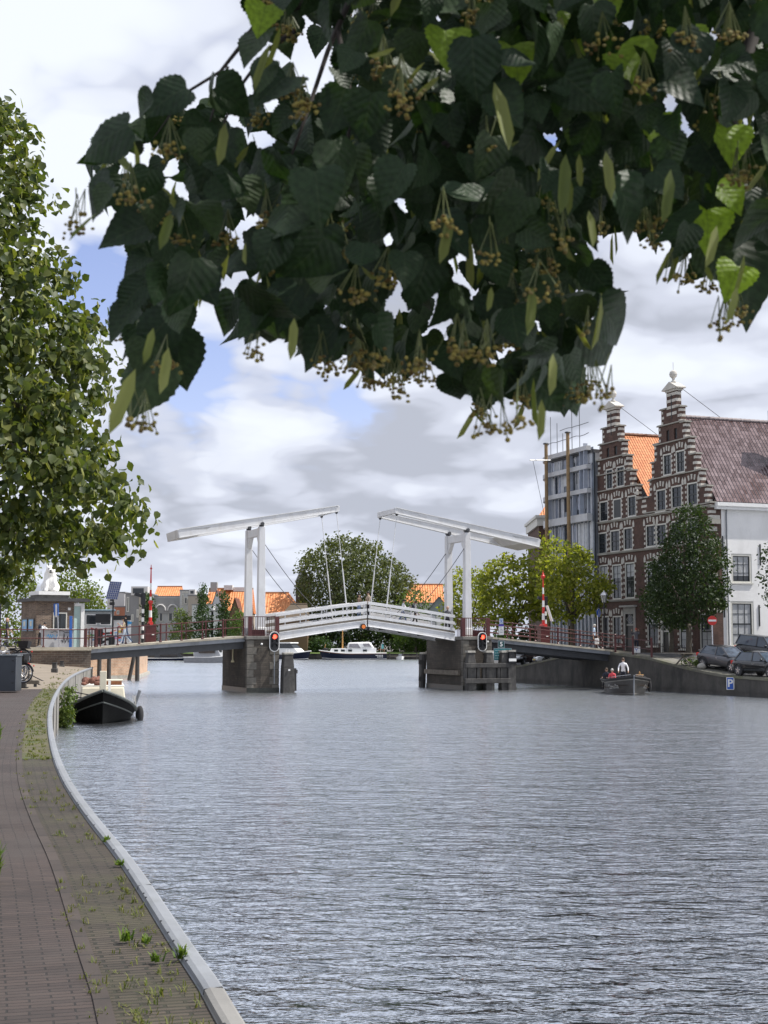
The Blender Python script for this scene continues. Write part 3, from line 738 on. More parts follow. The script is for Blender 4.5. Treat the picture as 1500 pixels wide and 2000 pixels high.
    # sagging stay cables from post to leaf
    for t in (.0, -WID):
        b = MB(); a = g(.2, t, 9.35 if t == 0 else 9.2); c = g(5.6, t + .02, zdk(5.6) - .1)
        pts = []
        for k in range(15):
            u = k / 14; p = a.lerp(c, u); p.z -= 1.15 * 4 * u * (1 - u) * (.55 + .45 * u); pts.append(p)
        b.tube(pts, .022, 6); b.build('stay_cable', M['dark_steel'], dbr)
    # leaf: deck, girders, three white planks each side
    b = MB(); K = 12
    ss = [.95 + (HALF - 1.0) * k / K for k in range(K + 1)]
    rows = [[g(s, .18, zdk(s)), g(s, -WID - .18, zdk(s)), g(s, -WID - .18, zdk(s) - .09), g(s, .18, zdk(s) - .09)] for s in ss]
    b.grid(rows, closed=True); b.quad(*rows[0]); b.quad(*rows[-1])
    b.build('leaf_deck', M['timber'], dbr)
    for t in (.14, -WID - .14):
        b = MB()
        rows = [[g(s, t + .06, zdk(s) - .10), g(s, t + .06, zdk(s) - .16), g(s, t + .02, zdk(s) - .18), g(s, t + .02, zdk(s) - .58 + .1 * (s / HALF)), g(s, t + .07, zdk(s) - .60 + .1 * (s / HALF)), g(s, t + .07, zdk(s) - .63 + .1 * (s / HALF)), g(s, t - .07, zdk(s) - .63 + .1 * (s / HALF)), g(s, t - .06, zdk(s) - .10)] for s in ss]
        b.grid(rows, closed=True); b.quad(*rows[0]); b.quad(*rows[-1]); b.build('girder', M['white'], dbr)
        rl = MB()
        for k in range(5):
            s = 1.15 + k * (HALF - 1.35) / 4; rl.bar(g(s, t - .105, zdk(s) - .1), g(s, t - .105, zdk(s) + 1.0), .06, .06, up=E_)
        rl.each('railing_post', M['white'], dbr)
        for h_ in (.12, .55, 1.0):
            rl = MB(); w_ = .18
            rows = [[g(s, t + .05, zdk(s) + h_ - w_ / 2), g(s, t + .05, zdk(s) + h_ + w_ / 2), g(s, t - .07, zdk(s) + h_ + w_ / 2 + .015), g(s, t - .07, zdk(s) + h_ - w_ / 2)] for s in ss]
            rl.grid(rows, closed=True); rl.quad(*rows[0]); rl.quad(*rows[-1]); rl.build('rail', M['white'], dbr)
    b = MB()
    for s in (2.2, 3.6, 5.0, 6.4): b.bar(g(s, .1, zdk(s) - .3), g(s, -WID - .1, zdk(s) - .3), .14, .3)
    b.each('cross_girder', M['dark_steel'], dbr)
    # orange lamp under the crest, on the left leaf only
    if sgn > 0:
        c = g(6.75, .3, zdk(6.75) - .5); b = MB(); b.tube([c - N_ * .16, c + N_ * .02], .19, 12); lb = b.build('warning_lamp', M['black'], dbr)
        b = MB(); b.tube([c + N_ * .02, c + N_ * .08], .13, 12); b.build('lens', mat('orange_lens', (.75, .2, .03), .3, 0, .1), lb)
    # maroon cage round the pier head
    b = MB(); pk = MB()
    A, B_ = g(-1.1, 1.15, ZP), g(.85, 1.15, ZP)
    n = 13
    for k in range(n + 1):
        p = A.lerp(B_, k / n); pk.tube([p, p + Vector((0, 0, 1.18))], .018, 6)
    for k in range(6):
        p = B_.lerp(g(.85, .3, ZP), k / 5); pk.tube([p, p + Vector((0, 0, 1.18))], .018, 6)
        p = A.lerp(g(-1.1, -.6, ZP), k / 5); pk.tube([p, p + Vector((0, 0, 1.18))], .018, 6)
    pk.each('cage_bar', M['maroon'], dbr)
    b.bar(A + Vector((0, 0, 1.2)), B_ + Vector((0, 0, 1.2)), .07, .05); b.bar(B_ + Vector((0, 0, 1.2)), g(.85, .3, ZP + 1.2), .07, .05); b.bar(A + Vector((0, 0, 1.2)), g(-1.1, -.6, ZP + 1.2), .07, .05)
    b.bar(A + Vector((0, 0, .07)), B_ + Vector((0, 0, .07)), .05, .05)
    b.build('cage_rail', M['maroon'], dbr)
    b = MB()
    for ds in ((-1.12, -.86), (.62, .88)):
        q = [g(ds[0], 1.19, 0), g(ds[1], 1.19, 0), g(ds[1], 1.08, 0), g(ds[0], 1.08, 0)]
        b.hexa([p + Vector((0, 0, ZP)) for p in q], [p + Vector((0, 0, ZP + 1.18)) for p in q])
    q = [g(-.86, 1.0, 0), g(.0, 1.0, 0), g(.0, .9, 0), g(-.86, .9, 0)]
    b.hexa([p + Vector((0, 0, ZP)) for p in q], [p + Vector((0, 0, ZP + .4)) for p in q])
    b.each('cage_panel', M['maroon'], dbr, bevel=.01)
M_pier = brick_mat('pier_brick', (0.062, 0.052, 0.043), (0.092, 0.077, 0.062), (0.05, 0.045, 0.04), .42, .13, 'xyz', .9, .012, .5, ((0.035, 0.034, 0.03), .7, .7))
M['quoin'] = mat('quoin_stone', (0.125, 0.115, 0.10), .85, 0, .25, 3.0, .3, 25, stain=((.06, .058, .05), 2.0, .6))
tower(0, 1); tower(TW, -1)
# approach spans
def approach(s0, s1, z0, z1, seam):
    nseg = 8
    def zz(s): return z0 + (z1 - z0) * (s - s0) / (s1 - s0)
    S_ = [s0 + (s1 - s0) * k / nseg for k in range(nseg + 1)]
    b = MB(); rows = [[br(s, .78, zz(s)), br(s, -4.2, zz(s)), br(s, -4.2, zz(s) - .12), br(s, .78, zz(s) - .12)] for s in S_]
    b.grid(rows, closed=True); b.quad(*rows[0]); b.quad(*rows[-1]); b.build('approach_deck', M['kerb'], dbr)
    b = MB()
    for t in (.64, -4.06):
        rows = [[br(s, t + .06, zz(s) - .12), br(s, t + .06, zz(s) - .34), br(s, t - .02, zz(s) - .36), br(s, t - .02, zz(s) - .12)] for s in S_]
        b.grid(rows, closed=True); b.quad(*rows[0]); b.quad(*rows[-1])
    b.build('edge_beam', M['grey_steel'], dbr)
    b = MB()
    for t in (.35, -1.7, -3.8):
        rows = [[br(s, t, zz(s) - .13), br(s, t, zz(s) - .78), br(s, t - .3, zz(s) - .78), br(s, t - .3, zz(s) - .13)] for s in S_]
        b.grid(rows, closed=True); b.quad(*rows[0]); b.quad(*rows[-1])
    b.build('main_girder', M['dark_steel'], dbr)
approach(ABS - .1, -.95, 2.80, 3.52, 0); approach(TW + .95, 26.4, 3.52, 2.44, 0)

# maroon railings of the approaches: each a thing with its posts
def railing(label, s0, s1, z0, z1, t, n, rails=(1.06, .55), thick=.035, end_tall=True):
    o = thing('railing', label, 'railing', (0, 0, 0), 0, 'maroon railings of the bridge approaches')
    def zz(s): return z0 + (z1 - z0) * (s - s0) / (s1 - s0)
    for h_ in rails:
        b = MB(); b.tube([br(s0 + (s1 - s0) * k / 6, t, zz(s0 + (s1 - s0) * k / 6) + h_) for k in range(7)], thick * .8, 8); b.build('rail', M['maroon'], o)
    for k in range(n + 1):
        s = s0 + (s1 - s0) * k / n; b = MB(); p = br(s, t, zz(s)); fat = k % 3 == 0
        b.tube([p, p + Vector((0, 0, 1.08))], .055 if fat else .04, 8); b.ball(p + Vector((0, 0, 1.08)), .07 if fat else .05, 8, 6)
        b.ball(p + Vector((0, 0, .55)), .065, 8, 6); b.lathe([(.09, 0), (.085, .06), (.05, .1)], p, 8); b.build('post', M['maroon'], o)
    return o
railing('maroon tube railing along the near side of the left bridge approach', ABS + .3, -1.3, 2.83, 3.5, .68, 7)
railing('maroon tube railing along the far side of the left bridge approach', ABS + .3, -1.3, 2.83, 3.5, -4.05, 7)
railing('maroon railing on top of the dark brick abutment wall, left of the bridge', -26, ABS - .3, 2.8, 2.8, .7, 6)
railing('maroon four-rail railing along the near side of the right bridge approach', TW + 1.3, 25.6, 3.5, 2.5, .68, 6, (1.06, .84, .5, .25))
railing('maroon railing along the far side of the right bridge approach', TW + 1.3, 26.0, 3.5, 2.46, -4.05, 6, (1.06, .55))
# short dense maroon fence at the left end of the approach
o = thing('railing', 'short dense maroon fence of upright bars at the left end of the approach', 'railing', (0, 0, 0), 0, 'maroon railings of the bridge approaches')
for k in range(5):
    p = br(ABS - .1 + k * .17, .55, 2.8); MB().tube([p, p + Vector((0, 0, 1.12))], .035, 8).build('post', M['maroon'], o)
MB().tube([br(ABS - .1, .55, 3.9), br(ABS + .6, .55, 3.9)], .03, 8).build('rail', M['maroon'], o)
# iron railing going down from the right approach along the quay
o = thing('railing', 'dark iron railing curving from the right approach down to the quay', 'railing', (0, 0, 0), 0, 'maroon railings of the bridge approaches')
P_ = [br(25.7, .68, 2.5), Vector((rline(97.6) + .28, 97.6, rz_(97.6))), Vector((rline(95.3) + .28, 95.3, rz_(95.3))), Vector((rline(93.0) + .28, 93.0, rz_(93.0)))]
for h_ in (1.05, .5): MB().tube([p + Vector((0, 0, h_)) for p in P_], .028, 8).build('rail', M['maroon'], o)
for p in P_[1:]: MB().tube([p, p + Vector((0, 0, 1.2))], .07, 8).ball(p + Vector((0, 0, 1.2)), .085, 8, 6).build('post', M['maroon'], o)

# ------------------------------------------------------------------ signals for ships
def ship_signal(px, pyc, s, t, label):
    z = at(px, pyc, 88.6).z
    base = br(s, t, 0)
    o = thing('ship_signal', label, 'signal light', (base.x, base.y, 0), R(20), 'red ship signals on the bridge piers')
    def stad(mb, hw, hh, y0, y1, m=0):
        pts = [(hw * math.cos(a), hh - hw + hw * math.sin(a)) for a in [math.pi * k / 12 for k in range(13)]] + [(-hw * math.cos(a), -(hh - hw) - hw * math.sin(a)) for a in [math.pi * k / 12 for k in range(13)]]
        mb.prism([(x, zz + z) for x, zz in pts], y0, y1, 'y', m)
    b = MB(); stad(b, .32, .63, -.0, .05); rim = b.build('backboard_rim', M['white_plain'], o)
    b = MB(); stad(b, .275, .585, -.02, .04); b.build('backboard', M['black'], o)
    for k, dz in enumerate((.30, 0, -.28)):
        b = MB(); b.tube([(0, -.02, z + dz), (0, -.05, z + dz)], .135, 16); ln = b.build('lamp', M['lamp_red'] if k == 0 else M['black'], o)
        b = MB()
        rows = [[(r_ * math.cos(a), y_, z + dz + r_ * math.sin(a)) for a in [R(-20) + R(220) * e / 12 for e in range(13)]] for r_, y_ in ((.15, -.02), (.15, -.2))]
        b.grid(rows); b.build('visor', M['black'], ln, fix=False)
    b = MB(); b.box(-.05, .05, .05, .35, z - .1, z + .1); b.build('bracket', M['dark_steel'], o)
    return o, z
o, z = ship_signal(526.5, 1253, .45, 1.62, 'red ship signal in a white rim on the left bridge pier')
MB().tube([(.03, .1, z - .62), (.03, .1, .55)], .03, 8).build('pole', M['grey_steel'], o)
o, z = ship_signal(927.5, 1253, 14.55, 1.62, 'red ship signal in a white rim on the right bridge pier')
MB().ball((.42, .05, z), .06, 8, 6).build('lamp_knob', M['white_plain'], o)
# round white lamp low on the left pier, and the tide gauge
q = br(-.3, 1.36, 3.0); o = tag(MB().ball((0, 0, 0), .07, 10, 8).build('wall_lamp', M['white_plain'], smooth=True), 'small round white lamp on the face of the left pier', 'lamp'); o.location = q
q = br(-1.55, -1.0, 0); o = thing('gauge_pole', 'thin yellowish pole hanging beside the left face of the left pier', 'gauge', q)
MB().tube([(0, 0, 1.95), (0, 0, 3.2)], .045, 8).build('pole', mat('cream_paint', (.62, .55, .36), .5, 0, .1), o); MB().lathe([(.12, 0), (.1, .1), (.05, .16)], (0, 0, 1.85), 8).build('foot', MATS['cream_paint'], o)

# ------------------------------------------------------------------ dolphins
def dolphin(label, s, t, h, w, cap=True, side=None):
    q = br(s, t, -.8); o = thing('mooring_dolphin', label, 'dolphin', q, R(20), 'tarred timber dolphins at the bridge piers')
    b = MB(); b.hexa([(-w * 1.12, -w, 0), (w * 1.12, -w, 0), (w * 1.12, w, 0), (-w * 1.12, w, 0)], [(-w, -w * .9, h * .66 + .8), (w, -w * .9, h * .66 + .8), (w, w * .9, h * .66 + .8), (-w, w * .9, h * .66 + .8)])
    b.hexa([(-w, -w * .9, h * .66 + .8), (w, -w * .9, h * .66 + .8), (w, w * .9, h * .66 + .8), (-w, w * .9, h * .66 + .8)], [(-w * .75, -w * .7, h + .8), (w * .75, -w * .7, h + .8), (w * .75, w * .7, h + .8), (-w * .75, w * .7, h + .8)])
    b.build('pile', M['tarwood'], o, bevel=.04)
    if cap:
        b = MB(); b.box(-w * .86, w * .86, -w * .8, w * .8, h + .8, h + .93); b.build('cap', M['granite'], o, bevel=.03)
        b = MB()
        for x in (-.1, .1): b.tube([(x, 0, h + .93), (x, 0, h + 1.12)], .02, 6)
        b.each('spike', M['white_plain'], o)
    if side: b = MB(); b.bar((w * 1.15, -.1, .8 + .1), (w * 1.1, -.1, h * .66 + .75), .22, .3, up=(0, 1, 0)); b.tube([(w * 1.2, -.1, h * .6 + .8), (w * 1.2, -.1, h * .5 + .8)], .2, 8); b.build('fender', M['rubber'], o)
    return o
o = dolphin('single tarred dolphin at the right side of the left pier', 1.32, 1.55, 2.35, .36, True, True)
b = MB(); b.box(-.06, .06, -.41, -.36, 2.15, 2.25); b.build('reflector', M['white_plain'], o)
# fender work round the right pier
fw = thing('fender_frame', 'dark timber fender frame of beams and piles on the near face of the right pier', 'fender')
g2 = lambda s, t, z: br(TW + s, t, z)
for s, h_, w in ((-.55, 2.45, .30), (.75, 2.45, .30), (1.85, 2.45, .30)):
    b = MB(); q = lambda ds, dt, z, k=1.0: g2(s + ds * k, 1.75 + dt * k, z)
    for z0, z1, k0, k1 in ((-.8, 1.75, 1.0, 1.0), (1.75, 2.45, 1.0, .72)):
        b.hexa([q(-w, -w, z0, k0), q(w, -w, z0, k0), q(w, w, z0, k0), q(-w, w, z0, k0)], [q(-w, -w, z1, k1), q(w, -w, z1, k1), q(w, w, z1, k1), q(-w, w, z1, k1)])
    pl_ = b.build('pile', M['tarwood'], fw, bevel=.04)
    b = MB(); b.hexa([q(-w, -w, 2.45, .9), q(w, -w, 2.45, .9), q(w, w, 2.45, .9), q(-w, w, 2.45, .9)], [q(-w, -w, 2.58, .85), q(w, -w, 2.58, .85), q(w, w, 2.58, .85), q(-w, w, 2.58, .85)]); b.build('cap', M['granite'], pl_)
for z, h_ in ((1.62, .3), (.62, .32)):
    b = MB(); b.bar(g2(-1.1, 2.12, z), g2(2.15, 2.12, z), .22, h_); b.build('beam', M['timber_dark'] if 'timber_dark' in M else M['tarwood'], fw, bevel=.03)
b = MB()
for s in (-1.0, -.1, .3, 1.35, 1.6): b.bar(g2(s, 1.95, .78), g2(s, 1.95, 1.47), .2, .2, up=E_)
b.each('strut', M['tarwood'], fw)
b = MB(); b.hexa([g2(1.95, 2.2, -.8), g2(2.55, 2.2, -.8), g2(2.55, 1.6, -.8), g2(1.95, 1.6, -.8)], [g2(1.95, 2.2, 1.7), g2(2.5, 2.2, 1.7), g2(2.5, 1.6, 1.7), g2(1.95, 1.6, 1.7)]); b.build('corner_pile', M['tarwood'], fw, bevel=.04)
b = MB(); b.hexa([g2(1.98, 2.3, 1.88), g2(2.5, 2.3, 1.88), g2(2.5, 2.24, 1.88), g2(1.98, 2.24, 1.88)], [g2(1.98, 2.3, 2.06), g2(2.5, 2.3, 2.06), g2(2.5, 2.24, 2.06), g2(1.98, 2.24, 2.06)]); b.build('reflector', M['white_plain'], fw)
b = MB(); b.hexa([g2(1.98, 2.25, 1.7), g2(2.5, 2.25, 1.7), g2(2.5, 1.7, 1.7), g2(1.98, 1.7, 1.7)], [g2(2.05, 2.2, 2.5), g2(2.42, 2.2, 2.5), g2(2.42, 1.75, 2.5), g2(2.05, 1.75, 2.5)]); b.build('pile_head', M['black'], fw, bevel=.03)
b = MB(); b.hexa([g2(2.0, 2.25, 2.5), g2(2.5, 2.25, 2.5), g2(2.5, 1.7, 2.5), g2(2.0, 1.7, 2.5)], [g2(2.0, 2.25, 2.62), g2(2.5, 2.25, 2.62), g2(2.5, 1.7, 2.62), g2(2.0, 1.7, 2.62)]); b.build('cap', M['granite'], fw)
# along the left face of the right pier
fs = thing('fender_frame', 'timber piles and rubbing beam on the shaded left face of the right pier', 'fender')
b = MB(); b.bar(g2(-1.02, 1.0, 1.12), g2(-1.02, -5.0, 1.12), .22, .32); b.build('beam', M['timber'], fs, bevel=.03)
b = MB()
for t in (-5.6, -6.0, -6.4): b.tube([g2(-.9 - (t + 6) * .3, t, -.8), g2(-.8 - (t + 6) * .2, t, 2.3)], .2, 8)
b.build('pile', M['tarwood'], fs)
for z in (1.75, .6): MB().bar(g2(-1.2, -5.5, z), g2(-.6, -6.6, z), .25, .3).build('tie_beam', M['tarwood'], fs)
MB().bar(g2(-.8, -5.5, 2.36), g2(-.65, -6.5, 2.36), .4, .12).build('cap', M['granite'], fs)
# ================================================================== foliage
def in_poly(x, y, poly):
    x = np.asarray(x); y = np.asarray(y); c = np.zeros(x.shape, bool); n = len(poly)
    for i in range(n):
        x0, y0 = poly[i]; x1, y1 = poly[i - 1]
        if y0 == y1: continue
        q = ((y0 > y) != (y1 > y)) & (x < (x1 - x0) * (y - y0) / (y1 - y0) + x0); c ^= q
    return c
def poly_dist(x, y, poly):
    d = np.full(x.shape, 1e9); n = len(poly)
    for i in range(n):
        ax, ay = poly[i - 1]; bx, by = poly[i]; dx, dy = bx - ax, by - ay
        t = np.clip(((x - ax) * dx + (y - ay) * dy) / max(dx * dx + dy * dy, 1e-9), 0, 1)
        d = np.minimum(d, np.hypot(x - ax - t * dx, y - ay - t * dy))
    return d
def at_np(px, py, Y):
    a = (px - 750.0) / F; b = (1000.0 - py) / F; dy = cp - b * sp; dz = sp + b * cp; t = Y / dy
    return np.stack([a * t, Y, CAMZ + dz * t], -1)
def unit(v): return v / np.maximum(np.linalg.norm(v, axis=-1, keepdims=True), 1e-9)
# leaf templates: columns are across (x), along (y), out (z); unit length
T_RHOMB = (np.array([(0, 0, 0), (.42, .42, .10), (0, 1, -.08), (-.42, .42, .10)], float), [(0, 1, 2), (0, 2, 3)])
T_LEAF = (np.array([(0, 0, 0), (.40, .20, .10), (.42, .55, .09), (0, 1, -.14), (-.42, .55, .09), (-.40, .20, .10), (0, .5, -.02)], float),
          [(0, 1, 2, 6), (6, 2, 3), (6, 3, 4), (0, 6, 4, 5)])
T_BRACT = (np.array([(0, 0, 0), (.07, .25, .03), (.075, .78, .02), (.01, 1, -.08), (-.065, .8, .0), (-.07, .3, .03)], float), [(0, 1, 2, 3), (0, 3, 4, 5)])
def heart(fold, curl, wav, twist):
    st0 = [(.0, .0), (-.07, .20), (-.04, .36), (.10, .47), (.28, .50), (.45, .45), (.62, .34), (.78, .20), (.90, .085), (1.0, 0.0)]
    st = []
    for (ya, wa), (yb, wb) in zip(st0[:-1], st0[1:]): st += [(ya, wa), (ya * .67 + yb * .33, (wa * .67 + wb * .33) * 1.03), (ya * .33 + yb * .67, (wa * .33 + wb * .67) * 1.03)]
    st.append(st0[-1])
    V = []; Fc = []
    mid = [0.0, .06, .16, .28, .42, .58, .74, .88, 1.0]
    def z(x, y): return fold * abs(x) ** 1.3 - curl * max(y, 0) ** 2 + wav * math.sin(9 * y + (3 if x > 0 else 0)) * abs(x) + twist * x * y
    for y in mid: V.append((0, y, z(0, y)))
    n = len(mid)
    for sg in (1, -1):
        base = len(V)
        for k, (y, w) in enumerate(st[1:-1]):
            jag = 1 + (.045 if k % 2 else -.04); V.append((sg * w * jag, y, z(sg * w, y)))
        m = len(st) - 2
        # fan between midrib and edge
        i, j = 0, 0
        while i < n - 1 or j < m - 1:
            if j < m - 1 and (i >= n - 1 or V[base + j + 1][1] < V[i + 1][1]):
                f = (i, base + j, base + j + 1); j += 1
            else:
                f = (i, base + j, i + 1); i += 1
            Fc.append(f if sg > 0 else (f[0], f[2], f[1]))
    return np.array(V, float), Fc
HEARTS = [heart(.25, .25, .05, .1), heart(.45, .35, .04, -.15), heart(.1, .5, .08, .2), heart(.6, .15, .03, 0), heart(.3, .6, .06, -.3), heart(-.25, .3, .06, .15)]
def leaf_mesh(name, m, parent, groups, smooth=False, uv=False):
    """groups: list of (template, pos (n,3), axis (n,3), normal (n,3), size (n,), widthscale)"""
    VV = []; LL = []; SS = []; off = 0
    for (tv, tf), pos, ax, nr, sz, ws in groups:
        if len(pos) == 0: continue
        ax = unit(ax); nr = unit(nr - ax * np.sum(nr * ax, -1, keepdims=True)); sd = np.cross(ax, nr)
        B = np.stack([sd * ws, ax, nr], 1)
        v = np.einsum('kc,ncd->nkd', tv, B) * sz[:, None, None] + pos[:, None, :]
        n, k = v.shape[0], v.shape[1]
        VV.append(v.reshape(-1, 3))
        base = (np.arange(n) * k + off)[:, None]
        for f in tf:
            LL.append((base + np.array(f)[None]).astype(np.int32)); 
        off += n * k
    V = np.concatenate(VV); loops = np.concatenate([l.reshape(-1) for l in LL])
    tot = np.concatenate([np.full(l.shape[0], l.shape[1], np.int32) for l in LL]); st = np.concatenate([[0], np.cumsum(tot)[:-1]]).astype(np.int32)
    me = bpy.data.meshes.new(name); me.vertices.add(len(V)); me.vertices.foreach_set('co', V.astype(np.float32).ravel())
    me.loops.add(len(loops)); me.loops.foreach_set('vertex_index', loops)
    me.polygons.add(len(tot)); me.polygons.foreach_set('loop_start', st); me.polygons.foreach_set('loop_total', tot)
    me.materials.append(m)
    if uv:
        U = np.concatenate([np.tile(g[0][0][:, :2] + np.array([.5, 0]), (len(g[1]), 1)) for g in groups if len(g[1])])
        ul = me.uv_layers.new(name='UVMap'); ul.data.foreach_set('uv', U[loops].astype(np.float32).ravel())
    me.update(calc_edges=True)
    if not uv: me.validate()
    if smooth: me.polygons.foreach_set('use_smooth', [True] * len(me.polygons))
    o = bpy.data.objects.new(name, me); C.objects.link(o)
    if parent is not None: o.parent = parent
    return o
def rnd(n, k=3): return RNG.normal(size=(n, k))
def crown_points(poly, Yc, T, nclump, per, rc, holes=(), hollow=.35):
    """clump centres inside the outline with a depth of their own, then leaves around each"""
    xs = [p[0] for p in poly]; ys = [p[1] for p in poly]; mpp = Yc / F
    out = []
    need = nclump
    while need > 0:
        x = RNG.uniform(min(xs), max(xs), need * 4); y = RNG.uniform(min(ys), max(ys), need * 4)
        ok = in_poly(x, y, poly)
        for hx, hy, hr in holes: ok &= (np.hypot(x - hx, y - hy) > hr)
        x, y = x[ok][:need], y[ok][:need]; need -= len(x)
        dm = poly_dist(x, y, poly) * mpp; th = T * np.sqrt(1 - (1 - np.minimum(dm / T, 1)) ** 2)
        u = RNG.uniform(-1, 1, len(x)); u = np.sign(u) * np.abs(u) ** hollow
        out.append(at_np(x, y, Yc + u * th))
    cc = np.concatenate(out)
    cen = cc.mean(0)
    rr = RNG.uniform(.6, 1.35, (len(cc), 1))
    P = cc[:, None, :] + np.clip(RNG.normal(size=(len(cc), per, 3)), -1.7, 1.7) * np.array([1, 1, .75]) * rc * rr[:, :, None]
    K = (P - cc[:, None, :])
    return P.reshape(-1, 3), K.reshape(-1, 3), cc, cen
def tree(label, cat, group, poly, Yc, T, trunk_px, base_z, cols, nclump, per, rc, leaf, tr=.16, holes=(), trans=.3, tmpl=T_RHOMB, name='tree', limbs=7, matname=None, droop=.35, top=None, bract=0, hollow=.35, lean=0):
    base = at(trunk_px, 1258, Yc); base.z = base_z
    o = thing(name, label, cat, base, 0, group)
    P, K, cc, cen = crown_points(poly, Yc, T, nclump, per, rc, holes, hollow)
    b0 = np.array(base)
    n = len(P)
    outw = unit(K + 0.15 * (P - cen)); nr = outw * .9 + rnd(n) * .7 + np.array([0, 0, .35])
    ax = rnd(n) * .6 + outw * .4 + np.array([0, 0, -droop])
    sz = leaf * RNG.uniform(.65, 1.25, n)
    leaf_mesh('crown', leaf_mat(matname or ('leaf_' + label[:24].replace(' ', '_')), cols, .5, trans), o, [(tmpl, P - b0, ax, nr, sz, 1.0)])
    # trunk with limbs reaching into the crown
    b = MB(); H = (cen[2] - base_z); fork = base_z + H * .55 if top is None else top
    c0 = Vector((0, 0, 0)); fk = Vector((lean, 0, fork - base_z))
    b.tube([c0 - Vector((0, 0, .1)), c0 + Vector((0, 0, .25)), c0.lerp(fk, .5) + Vector((.04, 0, 0)), fk], [tr * 1.5, tr * 1.1, tr, tr * .85], 10)
    tk = b.build('trunk', M['bark'], o, smooth=True)
    order = RNG.permutation(len(cc))
    for k in order[:limbs]:
        e = Vector(cc[k]) - base; m1 = fk.lerp(e, .45) + Vector((0, 0, .12 * (e - fk).length))
        b = MB(); b.tube([fk - Vector((0, 0, tr)), m1, e], [tr * .55, tr * .32, tr * .08], 7); b.build('limb', M['bark'], o, smooth=True)
    if bract:
        idx = RNG.choice(n, bract, replace=False); q = P[idx] + rnd(bract) * rc * .3
        leaf_mesh('bract', leaf_mat('lime_bract', [(0.24, 0.26, 0.07), (0.31, 0.32, 0.11), (0.18, 0.21, 0.06)], .5, .35), o, [(T_BRACT, q - b0, rnd(bract) * .45 + np.array([0, 0, -1.]), rnd(bract) + np.array([0, -.3, .4]), leaf * RNG.uniform(.9, 1.3, bract), 1.6)])
    return o
# ---- the large lime at the left edge
LT = [(-330, 120), (-100, 175), (5, 218), (60, 280), (52, 335), (82, 390), (66, 445), (132, 505), (145, 580), (188, 645), (222, 695), (205, 760), (222, 850), (222, 905), (252, 950), (276, 975), (272, 1045), (246, 1072), (215, 1066), (180, 1112), (130, 1095), (98, 1072), (66, 1082), (34, 1150), (-330, 1180)]
tree('large lime tree with pale bracts rising out of the picture at the left edge', 'tree', 'lime trees on the left bank', LT, 15.5, 2.3, -620, 1.4,
     [(0.034, 0.054, 0.020), (0.062, 0.086, 0.026), (0.100, 0.122, 0.034), (0.046, 0.070, 0.030), (0.155, 0.165, 0.045)], 1080, 24, .125, .095, .22, [(62, 720, 26), (140, 740, 26), (165, 985, 24), (30, 600, 22), (100, 470, 24), (205, 1030, 22), (60, 910, 14), (20, 400, 22), (10, 330, 16), (100, 640, 18), (160, 850, 20), (90, 850, 16), (30, 800, 16), (120, 1010, 18)], .38, T_LEAF, 'lime_tree', 34, 'lime_leaf', .45, 6.0, bract=5200)
# ---- the lime whose branch hangs into the picture overhead
ft = thing('lime_tree', 'lime tree whose dark leafy branch with pale bracts hangs across the top of the picture', 'tree', (-1.9, -2.2, 1.34), 0, 'lime trees on the left bank')
fb = np.array([-1.9, -2.2, 1.34])
FG = [(500, -260), (508, 40), (520, 130), (470, 170), (415, 165), (350, 180), (290, 190), (262, 240), (190, 262), (165, 300), (170, 400), (195, 440), (250, 470), (250, 530), (220, 580), (240, 650), (250, 720), (262, 770), (330, 760), (345, 690), (370, 640), (385, 590), (440, 550), (450, 590), (432, 650), (500, 680), (560, 685), (610, 720), (660, 700), (720, 745), (800, 735), (870, 740), (905, 800), (950, 820), (1000, 790), (1060, 810), (1120, 785), (1150, 700), (1195, 690), (1165, 625), (1215, 630), (1190, 560), (1150, 500), (1215, 455), (1290, 490), (1350, 530), (1400, 590), (1440, 570), (1420, 520), (1500, 560), (1760, 560), (1760, -260)]
FH = [(590, 105, 46), (620, 190, 30), (455, 225, 26), (520, 300, 18), (230, 330, 22), (860, 640, 30), (800, 410, 20), (1390, 75, 26), (1330, 205, 28), (470, 500, 16), (900, 520, 26), (270, 560, 14), (680, 560, 14), (1280, 560, 10)]
def fg_sample(n, y0, y1, holes=True, shrink=0):
    px = np.empty(0); py = np.empty(0)
    while len(px) < n:
        x = RNG.uniform(150, 1760, n * 3); y = RNG.uniform(-260, 830, n * 3); ok = in_poly(x, y, FG)
        if holes:
            for hx, hy, hr in FH: ok &= np.hypot(x - hx, y - hy) > hr
        if shrink: ok &= poly_dist(x, y, FG) > shrink
        px = np.concatenate([px, x[ok]]); py = np.concatenate([py, y[ok]])
    px, py = px[:n], py[:n]
    return at_np(px, py, RNG.uniform(y0, y1, n)), px, py
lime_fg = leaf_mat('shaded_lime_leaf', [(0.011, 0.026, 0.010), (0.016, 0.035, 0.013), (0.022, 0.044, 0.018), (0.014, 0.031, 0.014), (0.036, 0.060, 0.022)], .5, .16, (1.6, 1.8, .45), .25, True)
lime_lit = leaf_mat('sunlit_lime_leaf', [(0.17, 0.27, 0.03), (0.22, 0.32, 0.04)], .45, .55, None, .25, True)  # brightened leaf colour, sun shining through the blade is painted in
gr = []
